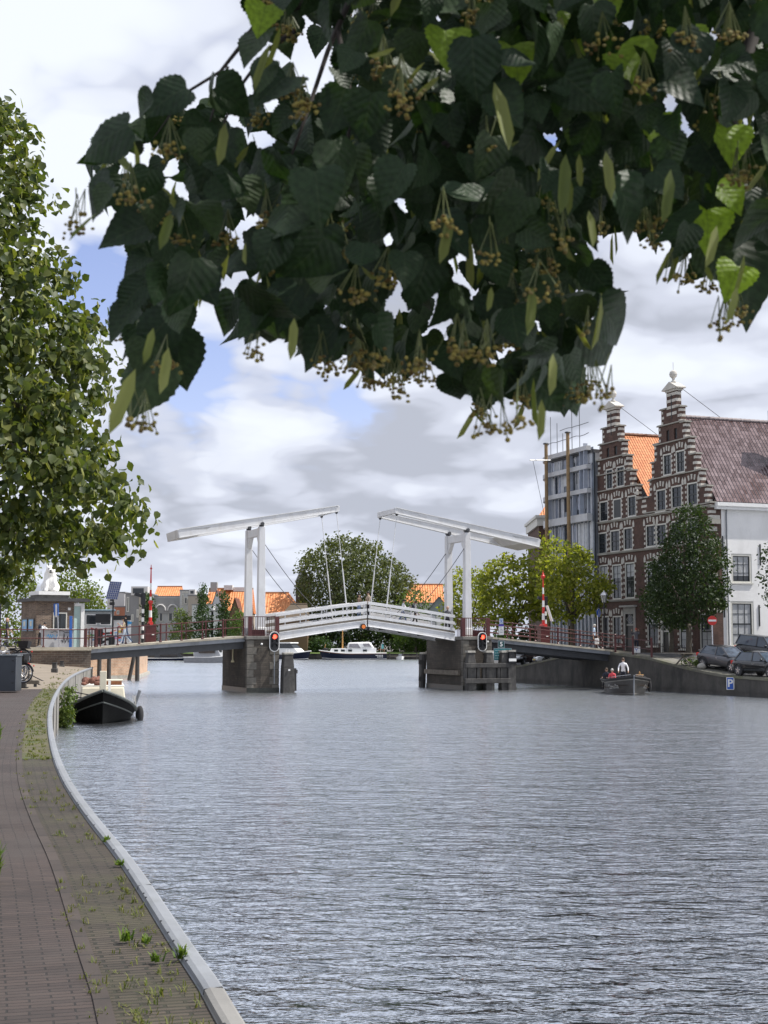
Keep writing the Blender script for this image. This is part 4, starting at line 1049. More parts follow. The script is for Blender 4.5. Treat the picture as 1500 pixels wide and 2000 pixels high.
GAPS = [(640, 110, 16), (600, 60, 12), (590, 150, 18), (700, 25, 10), (520, 262, 13), (850, 640, 14), (795, 402, 10), (900, 520, 16), (1000, 680, 9), (1330, 210, 14), (1390, 75, 16), (620, 290, 10), (575, 360, 9), (485, 432, 12), (655, 622, 11), (740, 505, 8), (1075, 257, 9), (1120, 330, 8), (1300, 420, 9), (1060, 642, 8), (960, 705, 9), (880, 640, 8), (830, 700, 12), (505, 545, 10), (445, 470, 9), (330, 322, 11), (352, 372, 9), (285, 300, 14), (262, 335, 12), (1445, 250, 12), (1180, 470, 8), (690, 190, 12), (540, 190, 16), (450, 215, 18), (770, 620, 8), (340, 470, 8)]
def add_leaves(P, size, gr, tip=(0, 0, -1.0), fac=.55, gaps=False):
    n = len(P); v = RNG.integers(0, len(HEARTS), n)
    ax = rnd(n) * np.array([.55, .45, .35]) + np.array(tip); nr = rnd(n) * .75 + np.array([.15, -fac, .35])
    ok = np.ones(n, bool)
    if gaps:       # leave the small openings where the sky shows through
        ua = unit(ax)
        for u_ in (.1, .5, .9):
            q = P + ua * (size * u_)[:, None]; d_ = q[:, 1] * cp + (q[:, 2] - CAMZ) * sp; up_ = -q[:, 1] * sp + (q[:, 2] - CAMZ) * cp
            qx, qy = 750 + F * q[:, 0] / d_, 1000 - F * up_ / d_; sp_ = size / d_ * F * (.24 if u_ == .5 else .08)
            for hx, hy, hr in GAPS: ok &= np.hypot(qx - hx, qy - hy) > hr + sp_
    for k in range(len(HEARTS)):
        i = (v == k) & ok; gr.append((HEARTS[k], P[i] - fb, ax[i], nr[i], size[i], RNG.uniform(.9, 1.05)))
P1, _, _ = fg_sample(1900, 2.0, 3.5, True, 22); add_leaves(P1 + np.array([0, 0, .03]), RNG.uniform(.045, .088, len(P1)), gr, gaps=True)
P2, _, _ = fg_sample(1300, 3.2, 4.6, True, 30); add_leaves(P2 + np.array([0, 0, .03]), RNG.uniform(.07, .11, len(P2)), gr, gaps=True)
# leaves that make the ragged edge of the branch in the photograph: the tip, size and tilt of each
EDGE = [((250, 245), (145, 295), .095), ((215, 350), (148, 412), .085), ((290, 440), (197, 462), .085), ((300, 195), (262, 235), .05), ((365, 172), (283, 200), .07), ((420, 170), (500, 218), .07), ((285, 500), (240, 522), .055), ((300, 560), (218, 585), .08), ((270, 600), (205, 650), .07), ((330, 620), (262, 690), .09), ((310, 700), (240, 800), .09), ((340, 650), (360, 752), .09), ((460, 580), (421, 655), .08), ((520, 590), (505, 690), .09), ((600, 620), (575, 720), .085), ((1150, 640), (1215, 722), .08), ((1170, 600), (1247, 662), .08), ((1090, 700), (1140, 800), .09), ((1040, 730), (1100, 812), .08), ((880, 730), (893, 795), .06), ((1440, 480), (1500, 590), .09), ((1370, 380), (1440, 415), .08), ((1470, 390), (1510, 480), .09), ((520, 60), (465, 115), .06), ((500, -20), (520, 50), .07), ((560, 150), (500, 195), .05), ((1150, 520), (1190, 580), .07), ((380, 520), (420, 590), .07)]
for (sx, sy), (tx, ty), s_ in EDGE:
    Y = RNG.uniform(2.1, 2.6); a = at_np(np.array([sx]), np.array([sy]), np.array([Y])); c_ = at_np(np.array([tx]), np.array([ty]), np.array([Y + RNG.uniform(-.06, .06)]))
    L = np.linalg.norm(c_ - a); k = RNG.integers(0, len(HEARTS))
    gr.append((HEARTS[k], a - fb, c_ - a, np.array([[RNG.normal() * .4, -1, .3]]), np.array([L]), .95))
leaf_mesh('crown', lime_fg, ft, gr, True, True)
gr = []
for (sx, sy), (tx, ty), s_ in [((1205, 105), (1300, 165), .1), ((1170, -10), (1200, 30), .06), ((1400, 360), (1455, 400), .06), ((1380, 410), (1390, 480), .06), ((520, 10), (505, 55), .05), ((1275, 230), (1310, 290), .06), ((1420, 250), (1440, 310), .06), ((1000, 90), (1020, 150), .06), ((1330, 60), (1370, 110), .06), ((1440, 520), (1425, 575), .05), ((1120, 30), (1150, 85), .06), ((870, 60), (880, 120), .05)]:
    a = at_np(np.array([sx]), np.array([sy]), np.array([2.15])); c_ = at_np(np.array([tx]), np.array([ty]), np.array([2.12]))
    gr.append((HEARTS[1], a - fb, c_ - a, np.array([[.2, -1, .5]]), np.array([np.linalg.norm(c_ - a)]), 1.05))
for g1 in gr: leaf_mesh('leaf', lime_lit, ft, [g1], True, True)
# unseen leaf mass added above and to the right to shade the branch
gr = []
Q = np.stack([RNG.uniform(-1.2, 7.5, 11000), RNG.uniform(-1.5, 5.2, 11000), RNG.uniform(4.0, 11.0, 11000)], -1)
yy = np.maximum(Q[:, 1], .01); bb = (Q[:, 2] - CAMZ) / yy
py_ = 1258 - F * bb; pxq = 750 + F * Q[:, 0] / yy
Q = Q[(Q[:, 1] > -1.6) & ((Q[:, 1] > 3.6) | (Q[:, 0] > 2.4)) & ((Q[:, 1] < .25) | (py_ < -160) | (pxq > 1800)) & (Q[:, 2] > 3.9 + .35 * np.abs(Q[:, 0] - 2) + 0 * Q[:, 1])]
add_leaves(Q, RNG.uniform(.11, .17, len(Q)), gr)
leaf_mesh('shading_leaves', lime_fg, ft, gr, False, True)
# bracts and blossom hanging under the leaves
Pb, bx, by = fg_sample(190, 1.95, 3.3, True, 8); n = len(Pb)
nearb = [(965, 160, 995, 270), (1105, 300, 1100, 400), (1310, 330, 1300, 420), (880, 420, 865, 500), (440, 240, 430, 310), (575, 620, 570, 690), (1040, 560, 1035, 640), (1080, 690, 1078, 760), (1058, 780, 1056, 848), (265, 720, 222, 830), (300, 640, 285, 700), (1400, 440, 1385, 510), (1150, 410, 1160, 470), (1440, 560, 1425, 620), (960, 560, 955, 600)]
gb = [(T_BRACT, Pb - fb, rnd(n) * .42 + np.array([0, 0, -1.]), rnd(n) * 1.0 + np.array([0, -.8, .1]), RNG.uniform(.045, .085, n), 1.25)]
for x0, y0, x1, y1 in nearb:
    a = at_np(np.array([x0]), np.array([y0]), np.array([2.0])); c_ = at_np(np.array([x1]), np.array([y1]), np.array([1.98]))
    gb.append((T_BRACT, a - fb, c_ - a, np.array([[.3, -1, .1]]), np.array([np.linalg.norm(c_ - a) * 1.15]), 1.35))
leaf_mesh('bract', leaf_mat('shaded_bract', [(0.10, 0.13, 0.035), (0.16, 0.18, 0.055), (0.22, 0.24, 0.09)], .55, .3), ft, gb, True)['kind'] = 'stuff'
fl = MB(); stm = MB(); random.seed(5)
def blossom(p, k, r, spread):
    for _ in range(k):
        q = p + Vector((random.gauss(0, spread), random.gauss(0, spread), random.gauss(-.004, spread * .6)))
        fl.ball(q, (r * random.uniform(.7, 1.3), r * random.uniform(.7, 1.3), r * random.uniform(.6, 1.1)), 6, 4)
        if random.random() < .22: stm.tube([p + Vector((0, 0, .05)), q], .0009, 3, cap=False)
Pf, fx, fy = fg_sample(150, 1.95, 3.2, True, 0)
clus = [(fx_, fy_) for fx_, fy_ in zip(fx, fy)]
for k in range(len(Pf)): blossom(Vector(Pf[k]) - Vector(fb), random.randint(22, 36), .0034, .0115)
for px, py in [(950, 290), (985, 335), (1000, 320), (920, 265), (960, 500), (990, 510), (1000, 590), (1060, 400), (1100, 470), (1290, 440), (1340, 430), (1170, 445), (880, 470), (520, 430), (640, 720), (760, 745), (780, 760), (700, 690), (1020, 780), (940, 800), (960, 835), (1130, 770), (1165, 770), (1420, 630), (1440, 610), (1340, 545), (1390, 555), (1270, 470), (1460, 330), (1440, 350), (500, 685), (630, 705), (1090, 590), (560, 60), (700, 60), (150, 440), (282, 822), (830, 740), (1150, 745), (1010, 820)]:
    p = at(px, py, random.uniform(2.0, 2.5)) - Vector(fb)
    blossom(p, random.randint(16, 26), .0034, .011); stm.tube([p + Vector((random.gauss(0, .01), 0, .06)), p], .0011, 3, cap=False)
for px, py in [(1150, 660), (1195, 775), (940, 840), (980, 845), (1405, 640), (1310, 550), (255, 830), (285, 835), (165, 430)]:
    p = at(px, py, 2.15) - Vector(fb)
    for _ in range(3):
        q = p + Vector((random.gauss(0, .012), random.gauss(0, .01), random.gauss(0, .008))); stm.tube([p + Vector((0, 0, .05)), q], .0009, 3, cap=False); fl.ball(q, .0042, 6, 4)
tag(fl.build('blossom', leaf_mat('lime_blossom', [(0.24, 0.19, 0.045), (0.34, 0.29, 0.08), (0.14, 0.09, 0.03), (0.30, 0.26, 0.11)], .7, .15), ft, fix=False), None, None, kind='stuff')
tag(stm.build('flower_stalk', mat('stalk', (0.10, 0.12, 0.035), .6, 0, 0), ft, fix=False), None, None, kind='stuff')
# wood: trunk behind the viewer, limbs overhead, twigs seen against the sky
b = MB(); b.tube([(0, 0, -.1), (.02, .02, .4), (.05, .1, 1.6), (.15, .25, 3.0)], [.36, .25, .21, .19], 12); b.build('trunk', M['bark'], ft, smooth=True)
darkbark = mat('twig_bark', (0.035, 0.028, 0.024), .85, 0, .3, 8)
def fgp(px, py, Y): return at(px, py, Y) - Vector(fb)
for pts, r in (([Vector((.15, .25, 2.9)), Vector((1.2, 1.9, 4.0)), fgp(1250, -420, 3.2), fgp(1150, -60, 3.0), fgp(960, 200, 2.9), fgp(760, 380, 2.8)], [.13, .08, .04, .02, .012, .006]),
               ([fgp(1250, -420, 3.2), fgp(1500, -40, 3.0), fgp(1440, 180, 2.8), fgp(1400, 420, 2.7)], [.04, .02, .012, .004]),
               ([fgp(1150, -300, 3.0), fgp(700, -60, 2.9), fgp(560, 20, 2.8)], [.03, .016, .011])):
    MB().tube(pts, r, 8).build('branch', darkbark, ft, smooth=True)
for pts, r in (([fgp(600, -60, 2.5), fgp(525, 10, 2.5), fgp(470, 90, 2.48), fgp(430, 140, 2.45), fgp(365, 180, 2.45), fgp(300, 270, 2.4)], [.006, .005, .004, .003, .0025, .001]),
               ([fgp(575, 60, 2.5), fgp(520, 100, 2.5), fgp(465, 175, 2.48), fgp(400, 330, 2.45)], [.005, .0035, .003, .001]),
               ([fgp(445, 130, 2.45), fgp(425, 190, 2.45), fgp(390, 300, 2.4)], [.003, .0022, .001]),
               ([fgp(700, -40, 2.7), fgp(640, 100, 2.7), fgp(600, 220, 2.65), fgp(560, 330, 2.6)], [.007, .005, .004, .002]),
               ([fgp(660, 60, 2.7), fgp(690, 210, 2.7), fgp(660, 380, 2.65)], [.006, .004, .002])):
    MB().tube(pts, r, 6).build('twig', darkbark, ft, smooth=True)

# ---- street trees on the right bank
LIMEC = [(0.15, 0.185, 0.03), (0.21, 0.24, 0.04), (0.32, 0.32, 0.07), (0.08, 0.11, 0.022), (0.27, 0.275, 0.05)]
g_ = 'street trees on the right bank'
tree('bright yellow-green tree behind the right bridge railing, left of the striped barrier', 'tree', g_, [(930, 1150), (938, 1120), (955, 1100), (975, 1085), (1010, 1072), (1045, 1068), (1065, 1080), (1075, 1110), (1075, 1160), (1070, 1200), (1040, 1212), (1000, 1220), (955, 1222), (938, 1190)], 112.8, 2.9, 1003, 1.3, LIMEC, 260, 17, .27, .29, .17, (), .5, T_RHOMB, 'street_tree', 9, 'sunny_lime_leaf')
tree('bright yellow-green tree behind the striped barrier, in front of the brick gable house', 'tree', g_, [(1058, 1090), (1062, 1050), (1085, 1048), (1100, 1062), (1125, 1068), (1150, 1080), (1158, 1105), (1180, 1120), (1192, 1145), (1180, 1170), (1160, 1200), (1120, 1210), (1070, 1208), (1055, 1160)], 106, 2.5, 1118, 1.9, LIMEC, 260, 17, .26, .28, .17, (), .5, T_RHOMB, 'street_tree', 9, 'sunny_lime_leaf')
tree('bright tree half hidden behind the white posts of the right bridge tower', 'tree', g_, [(868, 1225), (872, 1150), (888, 1115), (900, 1108), (920, 1120), (945, 1118), (955, 1150), (955, 1222)], 128, 2.5, 915, 1.2, LIMEC, 230, 13, .34, .26, .15, (), .42, T_RHOMB, 'street_tree', 6, 'sunny_lime_leaf')
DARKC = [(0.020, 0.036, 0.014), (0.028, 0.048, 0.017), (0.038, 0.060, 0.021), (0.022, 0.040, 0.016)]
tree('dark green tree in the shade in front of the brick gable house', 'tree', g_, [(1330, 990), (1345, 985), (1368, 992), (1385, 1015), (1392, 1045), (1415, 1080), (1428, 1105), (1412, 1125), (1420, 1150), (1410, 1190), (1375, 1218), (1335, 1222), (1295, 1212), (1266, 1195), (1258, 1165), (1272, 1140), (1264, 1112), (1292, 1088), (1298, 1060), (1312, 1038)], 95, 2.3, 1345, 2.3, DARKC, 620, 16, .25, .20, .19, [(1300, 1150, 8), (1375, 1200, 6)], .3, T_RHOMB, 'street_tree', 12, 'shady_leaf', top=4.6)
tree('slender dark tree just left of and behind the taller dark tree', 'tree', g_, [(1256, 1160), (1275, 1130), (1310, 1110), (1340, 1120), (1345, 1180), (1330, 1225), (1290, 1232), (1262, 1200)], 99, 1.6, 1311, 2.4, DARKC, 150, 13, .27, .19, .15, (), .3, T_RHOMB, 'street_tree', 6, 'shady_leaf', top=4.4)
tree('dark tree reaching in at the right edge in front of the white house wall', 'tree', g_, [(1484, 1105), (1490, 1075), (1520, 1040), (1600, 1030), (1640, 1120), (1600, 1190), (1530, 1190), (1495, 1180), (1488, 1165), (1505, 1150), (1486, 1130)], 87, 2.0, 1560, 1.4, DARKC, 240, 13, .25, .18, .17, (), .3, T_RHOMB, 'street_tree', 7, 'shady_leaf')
# ---- the far bank
g_ = 'trees along the far bank'
OLIVE = [(0.060, 0.078, 0.030), (0.085, 0.105, 0.040), (0.11, 0.125, 0.048), (0.070, 0.092, 0.045), (0.13, 0.14, 0.06)]
tree('very large round olive-green tree on the far bank behind the bridge crest', 'tree', g_, [(583, 1105), (598, 1082), (625, 1066), (650, 1052), (682, 1044), (708, 1058), (735, 1066), (752, 1088), (772, 1098), (790, 1118), (806, 1140), (800, 1165), (812, 1200), (815, 1250), (560, 1250), (575, 1200), (590, 1172), (579, 1150), (590, 1130)], 306, 11, 668, 1.4, OLIVE, 1900, 11, .85, .62, .55, [(655, 1080, 7), (610, 1115, 6), (720, 1100, 6)], .3, T_RHOMB, 'broad_tree', 16, 'olive_leaf')
GREENC = [(0.055, 0.095, 0.025), (0.085, 0.135, 0.03), (0.11, 0.16, 0.04), (0.06, 0.11, 0.03)]
tree('round fresh green bush tree at the right foot of the very large tree', 'tree', g_, [(775, 1250), (785, 1175), (800, 1152), (815, 1150), (832, 1165), (842, 1190), (845, 1250)], 290, 4, 812, 1.4, GREENC, 200, 11, .7, .5, .3, (), .3, T_RHOMB, 'bush_tree', 4, 'green_leaf')
POP = [(0.030, 0.060, 0.022), (0.045, 0.080, 0.028), (0.06, 0.10, 0.035)]
for lb, poly, tx, Y in (('slim dark columnar poplar between the striped pole and the walking women', [(282, 1250), (280, 1190), (284, 1165), (290, 1158), (297, 1170), (302, 1200), (300, 1250)], 291, 262),
                        ('tallest dark columnar poplar in front of the orange roof', [(378, 1255), (380, 1215), (388, 1175), (394, 1142), (402, 1150), (406, 1185), (414, 1215), (412, 1255)], 396, 262),
                        ('columnar poplar beside the left bridge tower, right of the tallest poplar', [(420, 1255), (428, 1210), (430, 1165), (438, 1152), (446, 1165), (446, 1210), (455, 1255)], 438, 262)):
    tree(lb, 'tree', g_, poly, Y, 1.4, tx, 1.4, POP, 190, 10, .36, .40, .2, (), .25, T_RHOMB, 'poplar_tree', 4, 'poplar_leaf', droop=-.5)
tree('pale green conical tree behind the left approach railing', 'tree', g_, [(335, 1250), (338, 1220), (345, 1195), (354, 1180), (362, 1195), (372, 1218), (376, 1250)], 262, 1.7, 355, 1.4, [(0.10, 0.14, 0.045), (0.13, 0.17, 0.055), (0.08, 0.12, 0.04)], 130, 10, .4, .4, .2, (), .3, T_RHOMB, 'conical_tree', 4, 'pale_leaf')
tree('low light green bushy tree just left of the left bridge tower', 'tree', g_, [(452, 1250), (455, 1210), (466, 1190), (478, 1200), (484, 1250)], 258, 1.5, 468, 1.4, GREENC, 90, 10, .4, .4, .2, (), .3, T_RHOMB, 'bush_tree', 3, 'green_leaf')
# ---- trees behind the kiosk
g_ = 'trees behind the kiosk'
tree('sunny green tree behind the kiosk to the right of the white statue', 'tree', g_, [(90, 1215), (95, 1150), (112, 1128), (140, 1118), (170, 1128), (190, 1150), (207, 1185), (205, 1215)], 116, 2.2, 160, 2.7, [(0.075, 0.12, 0.022), (0.11, 0.155, 0.03), (0.15, 0.18, 0.035), (0.09, 0.10, 0.035)], 260, 12, .3, .24, .15, (), .4, T_RHOMB, 'street_tree', 6, 'kiosk_leaf')
tree('leafy green tree left of the kiosk behind the man in the dark shirt', 'tree', g_, [(-70, 1262), (-70, 1100), (0, 1085), (60, 1095), (70, 1130), (50, 1180), (44, 1262)], 112, 2.4, -20, 2.7, [(0.075, 0.12, 0.022), (0.11, 0.155, 0.03), (0.15, 0.18, 0.035)], 360, 12, .3, .24, .15, (), .4, T_RHOMB, 'street_tree', 6, 'kiosk_leaf')
# ---- hedge and shrubs along the far bank, below the bridge crest
def shrub(name, label, cat, poly, Y, T, cols, ncl, per, rc, leaf, mn, group=None, base=1.2):
    P, K, cc, cen = crown_points(poly, Y, T, ncl, per, rc); n = len(P); b0 = np.array([cen[0], cen[1], base])
    o = leaf_mesh(name, leaf_mat(mn, cols, .55, .25), None, [(T_RHOMB, P - b0, rnd(n) - np.array([0, 0, .2]), rnd(n) + unit(K) + np.array([0, 0, .4]), leaf * RNG.uniform(.7, 1.2, n), 1.0)])
    o.location = b0; tag(o, label, cat, group); return o
DH = [(0.022, 0.040, 0.014), (0.032, 0.055, 0.018), (0.045, 0.07, 0.02)]
shrub('hedge', 'long dark hedge along the far bank seen below the bridge crest', 'hedge', [(540, 1275), (545, 1222), (620, 1215), (700, 1212), (780, 1215), (845, 1225), (850, 1275)], 297, 2.5, DH, 520, 12, .6, .55, 'hedge_leaf')
shrub('shrub', 'lighter green shrub in front of the dark hedge, left of the right pier', 'shrub', [(770, 1272), (768, 1250), (785, 1238), (810, 1236), (828, 1250), (832, 1272)], 291, 1.6, GREENC, 120, 11, .5, .45, 'green_leaf', 'shrubs along the far bank')
shrub('shrub', 'green shrub in front of the dark hedge, left of the wooden mast', 'shrub', [(600, 1275), (602, 1252), (622, 1244), (645, 1250), (655, 1275)], 291, 1.5, POP, 90, 11, .5, .45, 'poplar_leaf', 'shrubs along the far bank')
# creeper on the left quay wall beside the barge
shrub('creeper', 'green creeper hanging on the quay wall beside the moored barge', 'plant', [(112, 1425), (120, 1385), (128, 1345), (136, 1335), (144, 1348), (138, 1372), (142, 1395), (137, 1412), (130, 1425)], 52, .3, [(0.05, 0.085, 0.02), (0.09, 0.13, 0.03), (0.12, 0.15, 0.04)], 62, 12, .12, .13, 'creeper_leaf', None, .1)
# ================================================================== brick gable houses on the right
FL = Vector((402 / 2763 * 115, 115, 0)); FR = Vector((638 / 2763 * 99, 99, 0))
FU = (FR - FL); FLEN = FU.length; FU.normalize(); FI = Vector((-FU.y, FU.x, 0))       # along the front, and inwards
FRZ = math.atan2(FU.y, FU.x)
def fac(px, py, off=0.0):
    dx, dy, dz = ray(px, py); d = Vector((dx, dy, dz)); o = Vector((0, 0, CAMZ)); p0 = FL + FI * off
    t = (p0 - o).dot(FI) / d.dot(FI); p = o + d * t; return (p - FL).dot(FU), p.z
SW_O = Vector((FR.x, FR.y, 0))
def side(px, py):          # point on the white side wall: distance from the corner, height
    dx, dy, dz = ray(px, py); d = Vector((dx, dy, dz)); o = Vector((0, 0, CAMZ))
    t = (SW_O - o).dot(FU) / d.dot(FU); p = o + d * t; return (p - SW_O).dot(FI), p.z
Z4 = lambda X, Y: 4.0
gb_brick = brick_mat('gable_brick', (0.080, 0.040, 0.032), (0.115, 0.058, 0.044), (0.10, 0.085, 0.07), .24, .07, 'xz', .9, .008, .3, ((0.04, 0.022, 0.02), .5, .5))
gb_side = brick_mat('gable_brick_side', (0.080, 0.040, 0.032), (0.115, 0.058, 0.044), (0.10, 0.085, 0.07), .24, .07, 'xyz', .9, .008, .3)
M['sandst'] = mat('white_dressed_stone', (0.52, 0.50, 0.455), .75, 0, .14, 3.0, .15, 30, stain=((.42, .39, .34), 1.2, .4))
M['ledge'] = mat('stone_ledge', (0.33, 0.315, 0.28), .8, 0, .2, 2.0, stain=((.2, .19, .16), 1.0, .5))
M['sash'] = mat('dark_sash', (0.018, 0.022, 0.024), .35, 0, .2)
M['frame'] = mat('cream_window_frame', (0.60, 0.59, 0.54), .5, 0, .08, 2)
XB = fac(1258, 975)[0]
h1 = thing('gable_house', 'stepped-gable brick house with the orange tiled roof, left one of the pair', 'house', FL, FRZ, 'brick stepped-gable houses')
h2 = thing('gable_house', 'stepped-gable brick house with a grey tiled roof and a white plastered side wall', 'house', FL, FRZ, 'brick stepped-gable houses')
def from_zoom(x, y): return 1020 + x / 3.125, 720 + y / 3.125
def steps(left, right, base0, base1, zb):
    """left and right: lists of (zoom x, zoom y) for the outer edge and top of each step, from the top down"""
    def cv(L): return [fac(*from_zoom(x, y)) for x, y in L]
    l, r = cv(left), cv(right); out = []
    # up the left side
    pts = [(base0, zb)]
    zprev = None
    for i in range(len(l) - 1, -1, -1):
        x, z = l[i]
        if i == len(l) - 1: x = base0
        pts.append((x, pts[-1][1] if False else (pts[-1][1]))) if False else None
        pts.append((x, z if True else 0)) if False else None
    P = [(base0, zb)]
    for i in range(len(l) - 1, -1, -1):
        x = base0 if i == len(l) - 1 else l[i][0]
        P.append((x, P[-1][1])) if P[-1][0] != x else None
        P.append((x, l[i][1]))
    for i in range(len(r)):
        x = base1 if i == len(r) - 1 else r[i][0]
        P.append((x, P[-1][1]))
        P.append((x, r[i][1])) if False else None
        nz = r[i + 1][1] if i + 1 < len(r) else zb
        P.append((x, nz))
    return P, l, r
# (outer edge, top) of each step; the first is the shaft
G2L = [(880, 150), (848, 258), (832, 358), (806, 468), (790, 580), (776, 690), (745, 792)]
G2R = [(940, 150), (966, 232), (994, 325), (1024, 420), (1060, 520), (1090, 618), (1128, 718), (1160, 818)]
G1L = [(516, 262), (488, 372), (472, 470), (462, 565), (444, 660), (428, 762)]
G1R = [(568, 262), (596, 350), (618, 440), (645, 530), (670, 622), (700, 712), (745, 792)]
def level(pts_l, pts_r):
    """give left and right step tops one level: the mean of the two, matched from the top"""
    l = [fac(*from_zoom(*p)) for p in pts_l]; r = [fac(*from_zoom(*p)) for p in pts_r]
    return l, r
def stepped(h, L, Rr, x0, x1, zbase, windows, name):
    l, r = level(L, Rr)
    # outline, anticlockwise from the lower left
    P = [(x0, zbase)]
    lx = [p[0] for p in l]; lz = [p[1] for p in l]
    lx[-1] = x0
    for i in range(len(l) - 1, -1, -1):
        if abs(P[-1][0] - lx[i]) > 1e-4: P.append((lx[i], P[-1][1]))
        P.append((lx[i], lz[i]))
    rx = [p[0] for p in r]; rz = [p[1] for p in r]; rx[-1] = x1
    P.append((rx[0], lz[0]))
    for i in range(1, len(r)):
        P.append((rx[i - 1], rz[i])); P.append((rx[i], rz[i]))
    P.append((x1, zbase))
    q = []
    for p in P:
        if not q or (abs(p[0] - q[-1][0]) + abs(p[1] - q[-1][1])) > 1e-3: q.append(p)
    b = MB(); b.prism(q, 0, .42, 'y'); w = b.build('wall', [gb_brick], h)
    # window openings are cut out of the wall
    cut = MB()
    for (a0, a1, z0, z1) in windows: cut.box(a0, a1, -.2, .2, z0, z1)
    co = cut.build('cutter', gb_brick, None); co.parent = h
    md = w.modifiers.new('open', 'BOOLEAN'); md.operation = 'DIFFERENCE'; md.object = co; md.solver = 'EXACT'; md.use_self = True
    bpy.context.view_layer.update(); dg = bpy.context.evaluated_depsgraph_get()
    me = bpy.data.meshes.new_from_object(w.evaluated_get(dg)); w.modifiers.clear(); old = w.data; w.data = me
    bpy.data.objects.remove(co)
    return w, l, r, lx, lz, rx, rz
def window(h, x0, x1, z0, z1, y=.07, bars=(2, 4), mid=True, fw=.10, shutter=False, curtain=False, sashm=None, axis=None):
    """frame with sash, glazing bars and glass, set into its opening; axis maps (x, y, z) to the parent"""
    T = axis or (lambda x, yy, z: (x, yy, z))
    def bx(mb, a0, a1, b0, b1, c0, c1):
        r_ = [T(a0, b0, 0), T(a1, b0, 0), T(a1, b1, 0), T(a0, b1, 0)]
        mb.hexa([(p[0], p[1], c0) for p in r_], [(p[0], p[1], c1) for p in r_])
    b = MB()
    for q in ((x0, x0 + fw, z0, z1), (x1 - fw, x1, z0, z1), (x0 + fw, x1 - fw, z1 - fw, z1), (x0 + fw, x1 - fw, z0, z0 + fw * .7)): bx(b, q[0], q[1], y - .05, y + .08, q[2], q[3])
    bx(b, x0 - .06, x1 + .06, y - .16, y + .05, z0 - .09, z0 - .002)
    f = b.build('window', M['frame'], h)
    a0, a1, c0, c1 = x0 + fw, x1 - fw, z0 + fw * .7, z1 - fw
    if shutter:
        b = MB(); bx(b, a0, a1, y - .02, y + .03, c0, c1); b.build('shutter', M['sash'], f); return f
    b = MB(); bx(b, a0, a1, y + .045, y + .06, c0, c1); b.build('pane', M['glass'], f)
    b = MB(); s = .055
    for q in ((a0, a0 + s, c0, c1), (a1 - s, a1, c0, c1), (a0 + s, a1 - s, c1 - s, c1), (a0 + s, a1 - s, c0, c0 + s)): bx(b, q[0], q[1], y, y + .04, q[2], q[3])
    cm = (c0 + c1) / 2
    if mid: bx(b, a0 + s, a1 - s, y - .004, y + .04, cm - .045, cm + .045)
    sm = sashm or M['sash']; b.build('sash', sm, f)
    b = MB()
    for k in range(1, bars[0]): xx = a0 + (a1 - a0) * k / bars[0]; bx(b, xx - .014, xx + .014, y + .012, y + .043, c0 + s, c1 - s)
    for k in range(1, bars[1]):
        if mid and bars[1] % 2 == 0 and k == bars[1] // 2: continue
        zz = c0 + (c1 - c0) * k / bars[1]; bx(b, a0 + s, a1 - s, y + .014, y + .041, zz - .014, zz + .014)
    b.build('glazing_bars', sm if not curtain else M['sash'], f)
    if curtain:
        b = MB(); bx(b, a0 + .02, a1 - .02, y + .038, y + .044, c0 + (c1 - c0) * curtain[0], c0 + (c1 - c0) * curtain[1]); b.build('curtain', mat('net_curtain', (.42, .43, .44), .8, 0, .25, 2.0), f)
    return f
def win_list(L):
    out = []
    for x0, x1, y0, y1 in L:
        a0, zt = fac(x0, y0); a1, zt2 = fac(x1, y0); _, zb = fac(x0, y1)
        out.append((a0, a1, zb, zt))
    return out
# outer frame of each window in the photograph: left x, right x, top of the left side, bottom of the left side
W1 = win_list([(1182.6, 1196.5, 917, 957), (1203, 1219, 912, 952), (1170, 1187, 980, 1020), (1225, 1242, 969, 1010),
               (1167, 1185, 1041, 1083), (1191, 1210, 1036, 1079), (1217, 1235, 1031, 1075)])
SH1 = win_list([(1197, 1213.5, 975, 1014)])
T1 = win_list([(1170, 1187, 1104, 1172), (1195, 1213, 1103, 1171), (1220, 1239, 1099, 1169)])
SL1 = win_list([(1184.5, 1189.5, 876, 894), (1199, 1205, 872, 889)])
W2 = win_list([(1294, 1311, 888, 930), (1319, 1337, 881, 925), (1281, 1300, 957, 1000), (1310, 1331, 950, 994), (1341, 1362, 944, 989),
               (1280, 1301, 1024, 1067), (1310, 1331, 1018, 1063), (1341, 1362, 1012, 1060)])
W2 = W2 + win_list([(1246 + 14, 1266 + 12, 1028, 1071)])[:0]
X12 = win_list([(1246, 1266, 1028, 1071)])
T12 = win_list([(1249, 1268, 1098, 1164)])
T2 = win_list([(1281, 1301, 1093, 1160), (1311, 1332, 1088, 1157), (1343, 1364, 1086, 1156)])
SL2 = win_list([(1301, 1306.5, 841, 862), (1316, 1322, 837, 858)])
# ground floor
GF1 = win_list([(1175, 1189, 1203, 1262), (1196, 1213, 1203, 1262)])
DO1 = win_list([(1222, 1238, 1200, 1270)])
GF2 = win_list([(1254, 1276, 1192, 1262), (1326, 1349, 1198, 1268), (1366, 1390, 1198, 1268)])
DO2 = win_list([(1295, 1307, 1216, 1274)])
inH1 = [w for w in X12 + T12 if w[1] < XB]; inH2 = [w for w in X12 + T12 if w[1] >= XB]
def shift(w, dx): return (w[0] + dx, w[1] + dx, w[2], w[3])
def keep(ws, lo, hi):
    out = []
    for w in ws:
        if w[0] < lo + .12: w = shift(w, lo + .12 - w[0])
        if w[1] > hi - .12: w = shift(w, hi - .12 - w[1])
        out.append(w)
    return out
A1 = keep(W1 + T1 + GF1, 0, XB); A2 = keep(W2 + X12 + T2 + T12 + GF2, XB, FLEN)
S1 = keep(SH1, 0, XB)
